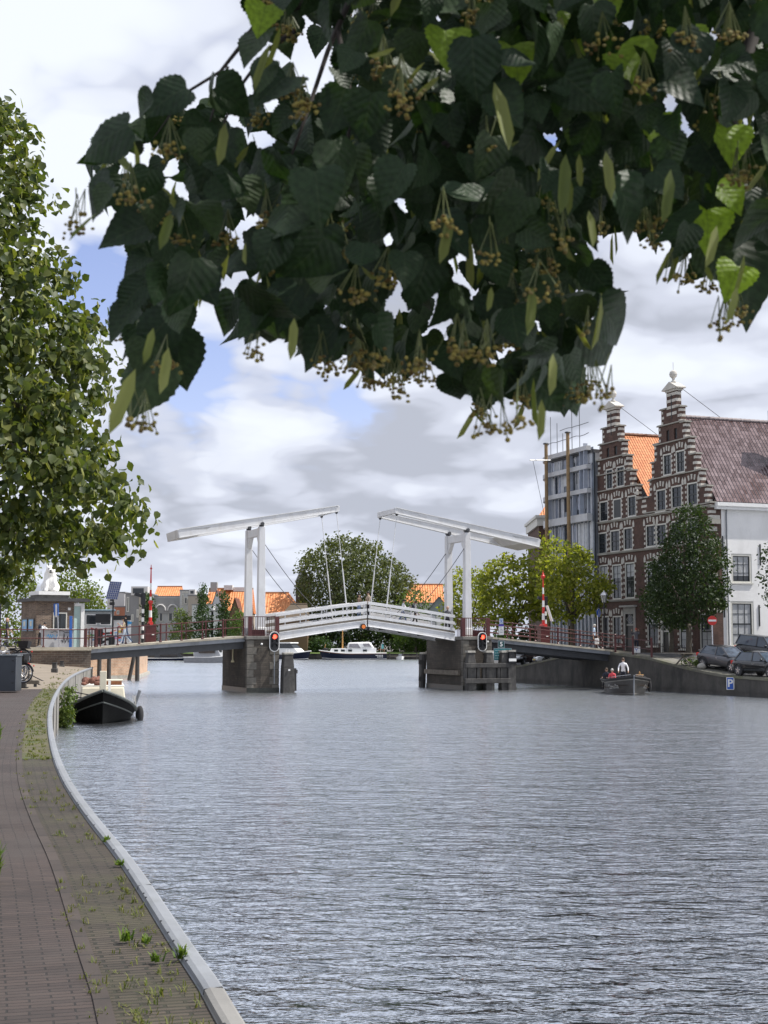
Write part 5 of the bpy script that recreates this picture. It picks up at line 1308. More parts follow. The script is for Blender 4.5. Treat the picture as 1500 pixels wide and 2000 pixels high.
wl1 = stepped(h1, G1L, G1R, 0, XB - .01, .9, A1 + S1 + SL1 + DO1, 'left')
wl2 = stepped(h2, G2L, G2R, XB + .01, FLEN, .9, A2 + SL2 + DO2, 'right')
for h, ws in ((h1, A1), (h2, A2)):
    for (a0, a1, z0, z1) in ws:
        tall = z1 - z0 > 2.0; gf = z0 < 3.2 and tall and z1 < 5.5
        window(h, a0, a1, z0, z1, .07, (2, 4) if not tall else (2, 4), True, .11, curtain=((.0, .55) if gf and h is h2 else ((.62, .98) if tall and not gf else False)))
for (a0, a1, z0, z1) in S1: window(h1, a0, a1, z0, z1, .05, shutter=True)
for h, ws in ((h1, SL1), (h2, SL2)):
    for (a0, a1, z0, z1) in ws: MB().box(a0, a1, .1, .16, z0, z1).build('vent_shutter', M['sash'], h)
def door(h, w, surround, m):
    a0, a1, z0, z1 = w
    b = MB(); t = .28
    b.box(a0 - t, a0, -.06, .1, z0, z1 + .02); b.box(a1, a1 + t, -.06, .1, z0, z1 + .02); b.box(a0 - t, a1 + t, -.06, .1, z1 + .02, z1 + .55); b.box(a0 - t - .22, a1 + t + .22, -.3, .06, z1 + .55, z1 + .68)
    b.build('door_surround', surround, h)
    d = MB().box(a0, a1, .06, .12, z0, z0 + (z1 - z0) * .68).build('door', m, h); MB().box(a0 + .1, a1 - .1, .045, .06, z0 + .25, z0 + .85).box(a0 + .1, a1 - .1, .045, .06, z0 + 1.0, z0 + 1.5).build('panel', m, d)
    f = MB().box(a0, a1, .05, .12, z0 + (z1 - z0) * .68, z0 + (z1 - z0) * .73).build('transom', surround, h); MB().box(a0, a1, .08, .1, z0 + (z1 - z0) * .73, z1).build('fanlight', M['glass'], h)
    b = MB(); xm = (a0 + a1) / 2; zc = z0 + (z1 - z0) * .86; hh = (z1 - z0) * .13
    for e in ((-1, 1), (1, 1), (1, -1), (-1, -1)): b.bar((xm, .07, zc + e[1] * hh), (xm + e[0] * (a1 - a0) / 2, .07, zc), .03, .03, up=(0, 1, 0))
    b.build('fanlight_tracery', surround, h)
door(h1, DO1[0], mat('grey_stone_surround', (.34, .33, .31), .7, 0, .12), M['sash']); door(h2, DO2[0], M['frame'], M['sash'])
# white dressings: voussoirs and side blocks round every opening, blocks and ledges on the steps
def dressings(h, ws, wl, x0, x1):
    w, l, r, lx, lz, rx, rz = wl
    b = MB()
    for (a0, a1, z0, z1) in ws:
        if z1 < 5.2: continue
        xm = (a0 + a1) / 2; n = 4 if z1 - z0 < 2.2 else 6
        for k in range(n):
            zz = z0 + .1 + (z1 - z0 - .2) * (k + .3) / n; dx = .20 if k % 2 == 0 else .13; hb = (z1 - z0) / n * .42
            b.box(a0 - dx - .02, a0 - .015, -.018, .05, zz, zz + hb); b.box(a1 + .015, a1 + dx + .02, -.018, .05, zz, zz + hb)
        for e in (-1, 1):       # pointed springers beside the head
            xx = a0 - .17 if e < 0 else a1 + .17
            b.prism([(xx - .13, z1 - .05), (xx + .13, z1 - .05), (xx + .13, z1 + .25), (xx, z1 + .5), (xx - .13, z1 + .25)], -.02, .05, 'y')
        for e in (-1, 0, 1):    # radial voussoirs
            ct = Vector((xm + e * (a1 - a0) * .28, 0, z1 + .34 + (.07 if e == 0 else 0))); d = Vector((e * .22, 0, 1)).normalized()
            b.bar(ct - d * .19, ct + d * .19, .15, .07, up=(0, 1, 0), w1=.19)
    for (xs, zs, sg) in ((lx, lz, 1), (rx, rz, -1)):
        for i in range(1, len(xs)):
            zt = zs[i]; zbm = zs[i + 1] if i + 1 < len(xs) else zt - 1.2
            H_ = zt - zbm
            for k in range(3):
                zz = zbm + H_ * (k + .25) / 3; dx = .38 if k % 2 else .26
                q0, q1 = (xs[i] - .004, xs[i] + dx) if sg > 0 else (xs[i] - dx, xs[i] + .006)
                b.box(q0, q1, -.018, .425, zz, zz + H_ * .16)
    # bands on the shaft
    zt = lz[0]; s0, s1 = lx[0], rx[0]
    for k in range(4): b.box(s0 - .004, s1 + .004, -.016, .425, zt - .3 - k * .48, zt - .08 - k * .48)
    tag(b.build('stone_dressings', M['sandst'], h), None, None, kind='stuff')
    cap = MB()
    for (xs, zs, sg) in ((lx, lz, 1), (rx, rz, -1)):
        for i in range(1, len(xs)):
            inner = xs[i - 1]; q0, q1 = (xs[i] - .14, inner + .02) if sg > 0 else (inner - .02, xs[i] + .14)
            cap.box(q0, q1, -.12, .5, zs[i], zs[i] + .07); cap.box(q0 + .05, q1 - .05, -.08, .46, zs[i] + .07, zs[i] + .12)
    cap.each('step_cap', M['ledge'], h)
    # cornice between the two sides of each step, as one moulding across the front
    for i in range(2, min(len(lx), len(rx)) - 0):
        zc = (lz[min(i, len(lz) - 1)] + rz[min(i, len(rz) - 1)]) / 2
        xa, xb_ = lx[min(i, len(lx) - 1)], rx[min(i, len(rx) - 1)]
    # pediment and ball finial
    xm = (s0 + s1) / 2; hw = (s1 - s0) / 2
    p = MB(); p.box(s0 - .06, s1 + .06, -.08, .5, zt, zt + .16); p.prism([(s0 - .35, zt + .16), (s1 + .35, zt + .16), (s1 + .35, zt + .24), (xm, zt + .24 + hw * .75), (s0 - .35, zt + .24)], -.2, .62, 'y')
    pd = p.build('pediment', M['sandst'], h)
    zp = zt + .24 + hw * .75 - .08
    f = MB(); f.lathe([(.2, 0), (.2, .12), (.12, .18), (.09, .3), (.14, .38), (.26, .5), (.30, .66), (.25, .84), (.12, .95), (.03, .98)], (xm, .2, zp), 14); f.tube([(xm, .2, zp + .95), (xm, .2, zp + 1.55)], .02, 6)
    f.build('finial', M['sandst'], pd, smooth=False)
    MB().box(xm - .045, xm + .045, -.03, .0, zt - 2.0, zt - .2).build('wall_anchor', M['black'], h)
    return zp
dressings(h1, A1 + S1, wl1, 0, XB); dressings(h2, A2, wl2, XB, FLEN)
# string courses right across
def course(h, py_at, x0, x1, pxr):
    z = fac(pxr, py_at)[1]; b = MB(); b.box(x0 - (.14 if x0 < .1 else 0), x1 + (.14 if x1 > FLEN - .1 else 0), -.14, -.003, z - .06, z + .02); b.box(x0, x1, -.08, -.003, z - .14, z - .06); b.build('string_course', M['ledge'], h); return z
for py_, pxr in ((1003, 1280), (1069, 1280)):
    for h, x0, x1 in ((h1, 0, XB - .01), (h2, XB + .01, FLEN)): course(h, py_, x0, x1, pxr)
course(h1, 1170, .05, XB - .05, 1230)
for zy, h, xs in ((918, h2, (1282, 1376)), (874, h2, (1284, 1353)), (981, h2, (1268, 1398)), (824, h2, (1294, 1341)), (942, h1, (1158, 1250)), (884, h1, (1172, 1232)), (862, h1, (1174, 1222)), (913, h1, (1164, 1240))):
    pxm = (xs[0] + xs[1]) / 2; z = fac(pxm, zy)[1]; wl = wl2 if h is h2 else wl1
    # snap to the nearest step level
    zs = [v for v in wl[4][1:] + wl[6][1:]]; z = min(zs, key=lambda v: abs(v - z)) + .03
    lx_ = max([x for x, zz in zip(wl[3], wl[4]) if zz >= z - .2] or [wl[3][0]], key=lambda v: -v); rx_ = max([x for x, zz in zip(wl[5], wl[6]) if zz >= z - .2] or [wl[5][0]])
    MB().box(lx_, rx_, -.10, -.003, z - .05, z + .035).build('string_course', M['ledge'], h)
# painted lower storey of the left house and white shop front of the right one
MB().box(.02, XB - .02, -.012, -.003, .95, GF1[0][2] - .12).build('plinth', mat('dark_plinth', (.06, .05, .045), .8, 0, .2), h1)
# roofs
orange_t = tile_mat('orange_pantile', (0.52, 0.17, 0.06), (0.62, 0.25, 0.10), .23, .34, .07, .65, .75)
grey_t = tile_mat('grey_glazed_pantile', (0.085, 0.05, 0.05), (0.225, 0.165, 0.17), .30, .40, .12, .2, .75, .9)
def roof(h, x0, x1, zev, zr, y0, y1, m, xm=None, ridge=True):
    xm = (x0 + x1) / 2 if xm is None else xm; b = MB(); ln = y1 - y0
    for e, ze in ((x0, zev[0]), (x1, zev[1])):
        s_ = math.hypot(xm - e, zr - ze); a = (e, y0, ze); c = (e, y1, ze); d = (xm, y1, zr); f = (xm, y0, zr)
        b.quad(a, c, d, f, uv=[(0, 0), (ln, 0), (ln, s_), (0, s_)])
    r_ = b.build('roof', m, h, fix=False)
    if ridge:
        rb = MB(); k = int(ln / .4)
        for i in range(k): rb.tube([(xm, y0 + i * .4, zr + .02), (xm, y0 + i * .4 + .42, zr + .05)], .13, 8)
        rb.build('ridge_tiles', m if m is not grey_t else mat('ridge_tile', (.25, .21, .21), .6, 0, .2), r_)
    return r_
z1r = fac(1213, 836)[1] - .25; z2r = fac(1338, 803)[1] - .1
c1 = (wl1[3][0] + wl1[5][0]) / 2; c2 = (wl2[3][0] + wl2[5][0]) / 2
zval = fac(1258, 975)[1]; zeav = side(1402, 981)[1]
roof(h1, .1, XB, (fac(1160, 965)[1], zval), z1r, .43, 15, orange_t, c1)
roof(h2, XB, FLEN + .12, (zval, zeav + .05), z2r, .43, 15, grey_t, c2)
for h, wl, c_, zr_ in ((h1, wl1, c1, z1r), (h2, wl2, c2, z2r)):    # iron stay from the shaft to the ridge
    zt = wl[4][0]; MB().tube([(wl[5][0] + .3, .3, zt + .1), (c_, 4.2, zr_ + .15)], .02, 6).build('stay_rod', M['dark_steel'], h)
# white side wall of the right house
XW = FLEN
b = MB(); b.box(XW - .4, XW, .42, .85, .9, zeav - .25); b.build('corner_pier', gb_side, h2)
b = MB()
for k in range(9):
    zz = 5.2 + k * (zeav - 5.6) / 9; b.box(XW - .3, XW + .012, -.016, .5 if k % 2 else .75, zz, zz + .3)
tag(b.build('corner_blocks', M['sandst'], h2), None, None, kind='stuff')
MB().box(XW - .2, XW + .3, -.12, .6, fac(1392, 1020)[1] - .1, fac(1392, 1020)[1] + .25).build('corbel', M['ledge'], h2)
plaster = mat('white_plaster', (0.83, 0.825, 0.815), .8, 0, .05, .6, .05, 12, stain=((.60, .59, .57), .5, .35, (1, 1, .4)))
sw = [side(1428, 1081), side(1468, 1081), side(1428, 1138)]; sg = [side(1427, 1174), side(1472, 1174), side(1427, 1262)]
SWN = [(sw[0][0], sw[1][0], sw[2][1], sw[0][1]), (sg[0][0], sg[1][0], sg[2][1], sg[0][1])]
SWN += [(SWN[0][0] + 3.6, SWN[0][1] + 3.6, SWN[0][2], SWN[0][3]), (SWN[1][0] + 3.6, SWN[1][1] + 3.6, SWN[1][2], SWN[1][3])]
b = MB(); b.box(XW - .4, XW - .03, .85, 15, .9, zeav - .25); wv = b.build('side_wall', plaster, h2)
cut = MB()
for a0, a1, z0, z1 in SWN: cut.box(XW - .35, XW + .3, a0, a1, z0, z1)
co = cut.build('cutter', plaster, h2)
md = wv.modifiers.new('open', 'BOOLEAN'); md.operation = 'DIFFERENCE'; md.object = co; md.solver = 'EXACT'; md.use_self = True
bpy.context.view_layer.update(); dg = bpy.context.evaluated_depsgraph_get(); me = bpy.data.meshes.new_from_object(wv.evaluated_get(dg)); wv.modifiers.clear(); wv.data = me; bpy.data.objects.remove(co)
for i, (a0, a1, z0, z1) in enumerate(SWN):
    window(h2, a0, a1, z0, z1, .10, (3, 4) if i % 2 else (3, 3), i % 2 == 1, .16, curtain=(.0, 1.0) if i % 2 else (.22, 1.0), axis=lambda x, yy, z: (XW - yy, x, z))
MB().box(XW - .03, XW + .42, .3, 15, zeav - .28, zeav - .02).box(XW - .03, XW + .3, .3, 15, zeav - .5, zeav - .281).build('cornice', M['white_plain'], h2)
MB().tube([(XW + .09, 1.25, zeav - .5), (XW + .05, 1.25, zeav - .8), (XW + .05, 1.25, 1.2)], .05, 8).build('downpipe', M['grey_steel'], h2)
b = MB()
for dd, zz in ((4.05, 9.3), (3.85, 5.0), (.95, 9.8), (.95, 5.6)): b.bar((XW, dd, zz - .75), (XW, dd, zz + .75), .06, .08)
b.each('wall_anchor', M['black'], h2)
cz = side(1500, 935); MB().box(XW - 2.2, XW - 1.2, 6.6, 7.8, zeav, z2r + .4).build('chimney', mat('chimney_brick', (.075, .045, .04), .9, 0, .2, 4), h2)
# iron fence by the front steps
o = thing('iron_fence', 'low black iron fence in front of the white ground floor windows', 'fence', FL, FRZ)
b = MB()
for k in range(26):
    x = XB + 1.3 + k * .26; b.tube([(x, -.9, 1.4), (x, -.9, 3.1 - k * .012)], .018, 5); b.ball((x, -.9, 3.12 - k * .012), .03, 6, 4)
b.each('bar', M['black'], o); MB().bar((XB + 1.2, -.9, 2.95), (XB + 7.9, -.9, 2.65), .03, .04).build('rail', M['black'], o)

# ================================================================== glazed building site beside the gables
gl = thing('glazed_building', 'curved glazed building under construction with pale bands and timber posts beside the gable houses', 'building')
plan = []
p0 = FL + FI * .5 - FU * .15
def onplan(s):   # straight run along the front line, then a bend to the right
    R_ = 4.2; L1 = 5.0
    if s <= L1: return p0 - FU * s - FI * 1.1, -FI
    a = (s - L1) / R_; c = p0 - FU * L1 - FI * 1.1 + FI * R_
    return c - FI * R_ * math.cos(a) - FU * R_ * math.sin(a), (-FI * math.cos(a) - FU * math.sin(a))
SS = [-1.5 + i * .3 for i in range(0, 47)]
def zpx(px, py, Y=118): return at(px, py, Y).z
levels = [zpx(1120, 893), zpx(1120, 928), zpx(1120, 973), zpx(1120, 1026)]
for z in levels:
    big = z == levels[-1]
    b = MB(); h_ = .6 if big else .36
    rows = []
    for s in SS:
        p, n = onplan(s); rows.append([p + Vector((0, 0, z)), p + n * .4 + Vector((0, 0, z)), p + n * .4 + Vector((0, 0, z + h_)), p + Vector((0, 0, z + h_))])
    b.grid(rows, closed=True); b.quad(*rows[0]); b.quad(*rows[-1]); b.build('floor_band', mat('pale_band', (.52, .53, .55), .5, 0, .1, .8, stain=((.38, .39, .42), 1.0, .5)), gl)
b = MB(); rows = []
for s in SS:
    p, n = onplan(s); rows.append([p - n * .25 + Vector((0, 0, 1.2)), p - n * .25 + Vector((0, 0, levels[0] + .3))])
b.grid(rows); b.build('glass_wall', mat('blue_grey_glass', (.20, .23, .27), .12, 0, .5, .9, spec=.7), gl)
mu = MB()
for i, s in enumerate([-1.2 + k * .62 for k in range(22)]):
    p, n = onplan(s)
    if random.random() < .75: mu.bar(p - n * .18 + Vector((0, 0, 1.2)), p - n * .18 + Vector((0, 0, levels[0])), .09, .1, up=n)
mu.each('mullion', mat('pale_mullion', (.6, .62, .66), .4, 0, .1), gl)
pn = MB(); zs_ = [1.4 + 3.2] + levels[::-1]
edges = [-1.4]
while edges[-1] < 12.2: edges.append(edges[-1] + random.uniform(.42, .75))
for k in range(4):
    for a_, c_ in zip(edges[:-1], edges[1:]):
        p, n = onplan(a_ + .03); p2, n2 = onplan(c_ - .05); z0 = zs_[k] + .5; z1 = zs_[k + 1] - .05
        if random.random() < .2: z0 += (z1 - z0) * .35
        q0, q1, q2, q3 = p - n * .18, p2 - n2 * .18, p2 - n2 * .23, p - n * .23
        pn.hexa([v + Vector((0, 0, z0)) for v in (q0, q1, q2, q3)], [v + Vector((0, 0, z1)) for v in (q0, q1, q2, q3)], m=random.choice([0, 0, 1, 1, 2, 3, 3]))
pn.each('panel', [mat('pale_sheet', (.58, .60, .63), .35, 0, .2), mat('foil_panel', (.30, .33, .40), .25, .3, .3), mat('dark_pane', (.03, .038, .055), .12, 0, .3), mat('mid_sheet', (.20, .22, .26), .3, 0, .2)], gl)
# open shutters standing out like fins
fn = MB()
for s, zlo, zhi in ((-.9, levels[2] + .3, levels[0] + .6), (-.2, levels[3] + .6, levels[0] + .1), (1.0, levels[3] + .6, levels[2]), (5.4, levels[3] + .6, levels[0] - .2), (1.6, levels[2] + .2, levels[0] - .1)):
    p, n = onplan(s); fn.hexa([p + Vector((0, 0, zlo)), p + n * .4 + Vector((0, 0, zlo)), p + n * .4 + FU * .08 + Vector((0, 0, zlo)), p + FU * .08 + Vector((0, 0, zlo))], [p + Vector((0, 0, zhi)), p + n * .35 + Vector((0, 0, zhi)), p + n * .35 + FU * .08 + Vector((0, 0, zhi)), p + FU * .08 + Vector((0, 0, zhi))])
fn.each('fin', mat('fin_paint', (.40, .44, .52), .35, .2, .12), gl)
for px0, py0 in ((1111, 846), (1068, 868)):
    s = min([k * .05 for k in range(200)], key=lambda q: abs(proj(onplan(q)[0] + onplan(q)[1] * .75 + Vector((0, 0, 12)))[0] - px0)); p, n = onplan(s); zt = at(px0, py0, (p + n * .75).y).z; q = p + n * .75
    MB().tube([(q.x, q.y, 1.2), (q.x, q.y, zt)], [.17, .14], 12).build('timber_post', mat('brown_post', (.27, .18, .09), .7, 0, .25, 2), gl)
    MB().lathe([(.24, 0), (.26, .05), (.2, .12)], (q.x, q.y, zt), 12).build('post_cap', M['dark_steel'], gl)
# scaffold on the roof
sc = thing('scaffold', 'thin steel scaffold railing standing on top of the glazed building', 'scaffold')
zt = levels[0] + .4
b = MB()
for s, h_ in ((.3, 3.3), (1.6, 4.2), (3.2, 1.6), (4.2, 2.6), (5.4, 3.3), (6.6, 1.2)):
    p, n = onplan(s); b.tube([p + Vector((0, 0, zt)), p + Vector((0, 0, zt + h_))], .035, 6)
b.each('upright', M['grey_steel'], sc)
for hh in (1.0, 1.9): MB().tube([onplan(-1.2 + k * .7)[0] + Vector((0, 0, zt + hh + random.uniform(-.04, .08))) for k in range(12 if hh < 1.5 else 8)], .03, 6).build('rail', M['grey_steel'], sc)
MB().tube([at(1035, 899, 116), at(1075, 899, 117)], .05, 6).build('outrigger', M['white_plain'], sc)
MB().tube([at(1041, 900, 116.1), at(1062, 1000, 118)], .02, 5).build('rope', M['grey_steel'], sc)
# roof slab and core behind
b = MB(); ring = [onplan(s)[0] for s in SS] + [p0 + FI * 9 - FU * 8, p0 + FI * 9]
b.hexa([p + Vector((0, 0, levels[0] - .2)) - FI * 0 for p in ring], [p + Vector((0, 0, levels[0] + .1)) for p in ring]); b.build('roof_slab', M['dark_steel'], gl)
ring = [onplan(s)[0] - onplan(s)[1] * .4 for s in SS] + [p0 + FI * 9 - FU * 8, p0 + FI * 9]
b = MB(); b.hexa([p + Vector((0, 0, 1.0)) for p in ring], [p + Vector((0, 0, levels[0] - .21)) for p in ring]); b.build('core', mat('core_grey', (.16, .17, .19), .7, 0, .2, .6), gl)
# cornice house beyond
b0 = at(1046, 1200, 128); nh = thing('corner_house', 'dark brick house with a heavy white cornice behind the glazed building', 'house', (b0.x, 128, 1.2))
zc = at(1046, 1012, 128).z - 1.2
MB().box(.4, 7, 0, 10, 0, zc).build('wall', gb_side, nh)
MB().box(.05, 7.2, -.35, 10, zc, zc + .25).box(.2, 7.1, -.2, 10, zc - .7, zc - .003).build('cornice', M['frame'], nh)
MB().quad((.4, 0, zc + .26), (7, 0, zc + .26), (7, 5, zc + 3.2), (2.6, 5, zc + 3.2), uv=[(0, 0), (6.6, 0), (6.6, 5.5), (2, 5.5)]).build('roof', orange_t, nh, fix=False)
for k in range(2):
    for j in range(3): window(nh, 1.0 + j * 2, 2.1 + j * 2, 1.2 + k * 3.4, 3.4 + k * 3.4, -.06)
# brown brick house behind the two bright trees
b0 = at(1062, 1258, 122); bh = thing('brick_house', 'plain dark brick house standing low behind the bright green trees', 'house', (b0.x, 122, 1.2))
MB().box(0, 6.0, 0, 8, 0, 8.5).build('wall', gb_side, bh)
for j in range(3): window(bh, .5 + j * 1.9, 1.7 + j * 1.9, .9, 3.1, -.06); window(bh, .5 + j * 1.9, 1.7 + j * 1.9, 4.5, 6.6, -.06)
# ================================================================== houses along the far bank
def wall(name, col, var=.1): return mat(name, col, .8, 0, var, .3)
GREY = wall('grey_render', (.33, .33, .33)); LGREY = wall('light_grey_render', (.50, .51, .51)); BEIGE = wall('beige_render', (.42, .38, .32)); DGREY = wall('dark_grey_render', (.24, .24, .245))
BROWNW = wall('brown_boards', (.12, .075, .04)); WHITEW = wall('white_render', (.62, .61, .60)); SALMON = wall('salmon_brick', (.48, .20, .12))
far_t = tile_mat('far_orange_pantile', (0.60, 0.20, 0.065), (0.72, 0.30, 0.12), .5, .7, .12, .7, .6)
dark_t = tile_mat('brown_tile', (0.14, 0.055, 0.04), (0.19, 0.08, 0.055), .5, .7, .1, .7, .4)
def build(name, label, cat, px0, px1, Y, group=None, z0=1.4):
    a = at(px0, 1258, Y); c = at(px1, 1258, Y); return thing(name, label, cat, (a.x, Y, z0), 0, group), c.x - a.x
def zz_(py, Y, z0=1.4): return at(750, py, Y).z - z0
def panes(o, px0, Yb, L, z0=1.4, fm=None, y=-.02):
    """windows given by pixel: left, right, top, bottom"""
    x0 = at(px0, 1258, Yb).x
    for a, c, t, bt in L:
        xa, xc = at(a, 1258, Yb).x - x0, at(c, 1258, Yb).x - x0; zt, zb = zz_(t, Yb, z0), zz_(bt, Yb, z0)
        f = MB()
        f.box(xa, xa + .18, y - .12, y, zb, zt).box(xc - .18, xc, y - .12, y, zb, zt).box(xa + .18, xc - .18, y - .12, y, zt - .18, zt).box(xa + .18, xc - .18, y - .12, y, zb, zb + .18)
        if xc - xa > 1.6: f.box((xa + xc) / 2 - .07, (xa + xc) / 2 + .07, y - .1, y, zb + .18, zt - .18)
        w = f.build('window', fm or M['frame'], o); MB().box(xa + .18, xc - .18, y - .05, y - .01, zb + .18, zt - .18).build('pane', M['glass'], w)
G_ = 'houses along the far bank'
def flat(name, label, px0, px1, py, Y, d, m, wins=(), extra=None, cat='house', fm=None, roofm=None):
    o, w = build(name, label, cat, px0, px1, Y, G_)
    h = zz_(py, Y); MB().box(0, w, 0, d, 0, h).build('wall', m, o); MB().box(-.1, w + .1, -.1, d + .1, h, h + .25).build('parapet', roofm or DGREY, o)
    panes(o, px0, Y, wins, 1.4, fm); return o, w, h
Y1 = 305
o, w, h = flat('grey_house', 'tall grey modern house with a white framed penthouse window, left of the striped pole', 243, 289, 1160, Y1, 12, DGREY, [(246, 251, 1166, 1195), (256, 260, 1200, 1214), (266, 270, 1190, 1206)])
xa = at(255, 1258, Y1).x - at(243, 1258, Y1).x
MB().box(xa, w - .2, -.4, 6, h - .3, h + 1.6).build('penthouse', WHITEW, o); MB().box(xa + .4, w - 1.0, -.55, -.4, h + .1, h + 1.2).build('penthouse_window', M['glass'], o)
MB().box(w * .6, w, -.25, -.02, 2, h - .4).build('facing', BEIGE, o)
flat('white_house', 'small white and salmon house left of the tall grey house, behind the solar panel pole', 208, 242, 1158, 318, 10, WHITEW, [(212, 220, 1163, 1176)])
o, w, h = flat('salmon_house', 'low salmon brick house front below the white house', 222, 243, 1186, 309, 6, SALMON, [(227, 232, 1192, 1200)])
o, w, h = flat('grey_house', 'long grey modern house with round-headed roof windows behind the red and white barrier', 276, 352, 1166, 312, 12, LGREY, [(268 + 12, 290, 1172, 1186), (296, 304, 1196, 1214), (310, 318, 1196, 1214), (328, 337, 1196, 1214), (340, 350, 1196, 1214), (322, 336, 1170, 1183), (338, 350, 1170, 1183)])
MB().box(0, w, -.3, -.02, h - 3.6, h - .2).build('dark_band', GREY, o)
for px_ in (313, 337):
    x = at(px_, 1258, 312).x - at(276, 1258, 312).x; b = MB(); pts = [Vector((x + 1.1 * math.cos(a), -.45, h - 3.0 + 1.3 * math.sin(a))) for a in [math.pi * k / 10 for k in range(11)]]
    b.tube(pts, .18, 6); b.build('round_window', WHITEW, o)
o, w, h = flat('grey_house', 'narrow grey house with tall windows left of the beige wall', 350, 372, 1154, Y1 + 4, 10, LGREY, [(354, 358, 1160, 1182), (359, 365, 1166, 1180), (354, 366, 1155, 1158)])
o, w, h = flat('beige_house', 'plain beige house wall with white framed roof boxes left of the tall poplar', 366, 400, 1164, Y1, 10, BEIGE, [])
MB().box(.2, 1.5, -.1, 2, h + .2, h + 1.4).build('roof_box', WHITEW, o); MB().box(.5, 1.2, -.15, -.1, h + .5, h + 1.1).build('pane', M['glass'], o); MB().box(1.9, 3.2, .5, 2, h + .2, h + 1.0).build('roof_hatch', GREY, o)
flat('grey_house', 'low light grey house with a flat roof in front of the beige wall', 374, 416, 1182, 292, 8, LGREY, [(383, 389, 1190, 1206), (396, 402, 1210, 1236)])
flat('grey_house', 'pale grey house front with two oval windows between the poplars', 412, 432, 1194, 292, 7, LGREY, [(414, 416.5, 1201, 1208), (421, 423.5, 1201, 1208)])
def pitched(name, label, px0, px1, pyr, pye, Y, d, wm, rm, hipl=0., hipr=0., wins=()):
    o, w = build(name, label, 'house', px0, px1, Y, G_); ze = zz_(pye, Y); zr = zz_(pyr, Y + d / 2)
    MB().box(0, w, 0, d, 0, ze).build('wall', wm, o)
    b = MB(); s_ = math.hypot(d / 2, zr - ze); e = .4
    A = [(-.2, -e, ze - .1), (w + .2, -e, ze - .1), (w + .2 - hipr, d / 2, zr), (-.2 + hipl, d / 2, zr)]
    b.quad(*A, uv=[(0, 0), (w, 0), (w - hipr, s_), (hipl, s_)])
    b.quad((w + .2, d + e, ze - .1), (-.2, d + e, ze - .1), (-.2 + hipl, d / 2, zr), (w + .2 - hipr, d / 2, zr), uv=[(0, 0), (w, 0), (w - hipr, s_), (hipl, s_)])
    b.quad((w + .2, -e, ze - .1), (w + .2, d + e, ze - .1), (w + .2 - hipr, d / 2, zr), uv=[(0, 0), (d, 0), (d / 2, s_)]); b.quad((-.2, d + e, ze - .1), (-.2, -e, ze - .1), (-.2 + hipl, d / 2, zr), uv=[(0, 0), (d, 0), (d / 2, s_)])
    r_ = b.build('roof', rm, o, fix=False); rb = MB(); rb.tube([(-.2 + hipl, d / 2, zr + .05), (w + .2 - hipr, d / 2, zr + .05)], .2, 6); rb.build('ridge', rm, r_)
    panes(o, px0, Y, wins); return o, w, ze, zr
o, w, ze, zr = pitched('tiled_house', 'large house with a bright orange tiled roof behind the poplars, left of the bridge tower', 401, 486, 1150, 1196, 300, 14, BEIGE, far_t)
MB().box(w * .35, w * .55, 5, 8, zr - .3, zr + .7).box(w * .56, w * .9, 6, 8, zr - .6, zr + .3).build('roof_terrace', WHITEW, o)
MB().box(.2, 1.6, 6, 8, zr - 1, zr + 1.4).build('chimney', GREY, o)
# cross gables standing in front of the orange roof
def crossgable(label, px0, px1, pyt, pye, Y, wm, rm, dorm=False):
    o, w = build('gabled_house', label, 'house', px0, px1, Y, G_); ze = zz_(pye, Y); zr = zz_(pyt, Y)
    b = MB(); b.prism([(0, 0), (w, 0), (w, ze), (w / 2, zr), (0, ze)], 0, 9, 'y'); b.build('wall', wm, o)
    b = MB(); s_ = math.hypot(w / 2, zr - ze)
    b.quad((-.25, -.3, ze - .2), (-.25, 9, ze - .2), (w / 2, 9, zr + .12), (w / 2, -.3, zr + .12), uv=[(0, 0), (9, 0), (9, s_), (0, s_)]); b.quad((w + .25, 9, ze - .2), (w + .25, -.3, ze - .2), (w / 2, -.3, zr + .12), (w / 2, 9, zr + .12), uv=[(0, 0), (9, 0), (9, s_), (0, s_)])
    b.build('roof', rm, o, fix=False)
    if dorm: MB().box(w * .36, w * .64, -.3, 0, ze * .55, ze * .9).build('window', M['frame'], o)
    return o
crossgable('steep brown-red gabled roof between the poplars', 408, 437, 1153, 1200, 296, LGREY, dark_t, True)
crossgable('brown-red gabled house right of the second poplar', 444, 472, 1168, 1215, 293, BROWNW, dark_t)
pitched('tiled_house', 'orange roofed house with hipped end between the bridge tower and the dark church', 506, 588, 1158, 1198, 300, 12, BEIGE, far_t, 0, 3.2, [(520, 526, 1204, 1214)])
pitched('boarded_house', 'brown boarded house with a low hipped roof below the dark church', 545, 600, 1180, 1206, 288, 9, BROWNW, mat('brown_roof', (.10, .075, .05), .8, 0, .2, .6), 2.2, .5)
o, w = build('church_tower', 'dark brick church tower with a pointed slate roof half hidden by the very large tree', 'church', 577, 607, 340)
h = zz_(1137, 340); MB().box(0, w, 0, w, 0, h).build('wall', mat('church_brick', (.085, .062, .05), .9, 0, .2, .5), o)
b = MB(); b.quad((-.2, -.2, h), (w + .2, -.2, h), (w * .4, w / 2, h + 4.2)); b.quad((w + .2, -.2, h), (w + .2, w + .2, h), (w * .4, w / 2, h + 4.2)); b.quad((w + .2, w + .2, h), (-.2, w + .2, h), (w * .4, w / 2, h + 4.2)); b.quad((-.2, w + .2, h), (-.2, -.2, h), (w * .4, w / 2, h + 4.2)); b.build('roof', mat('slate', (.07, .072, .085), .6, 0, .15, .6), o)
MB().box(w * .3, w * .7, -.08, 0, h * .82, h * .93).build('louvre', M['sash'], o)
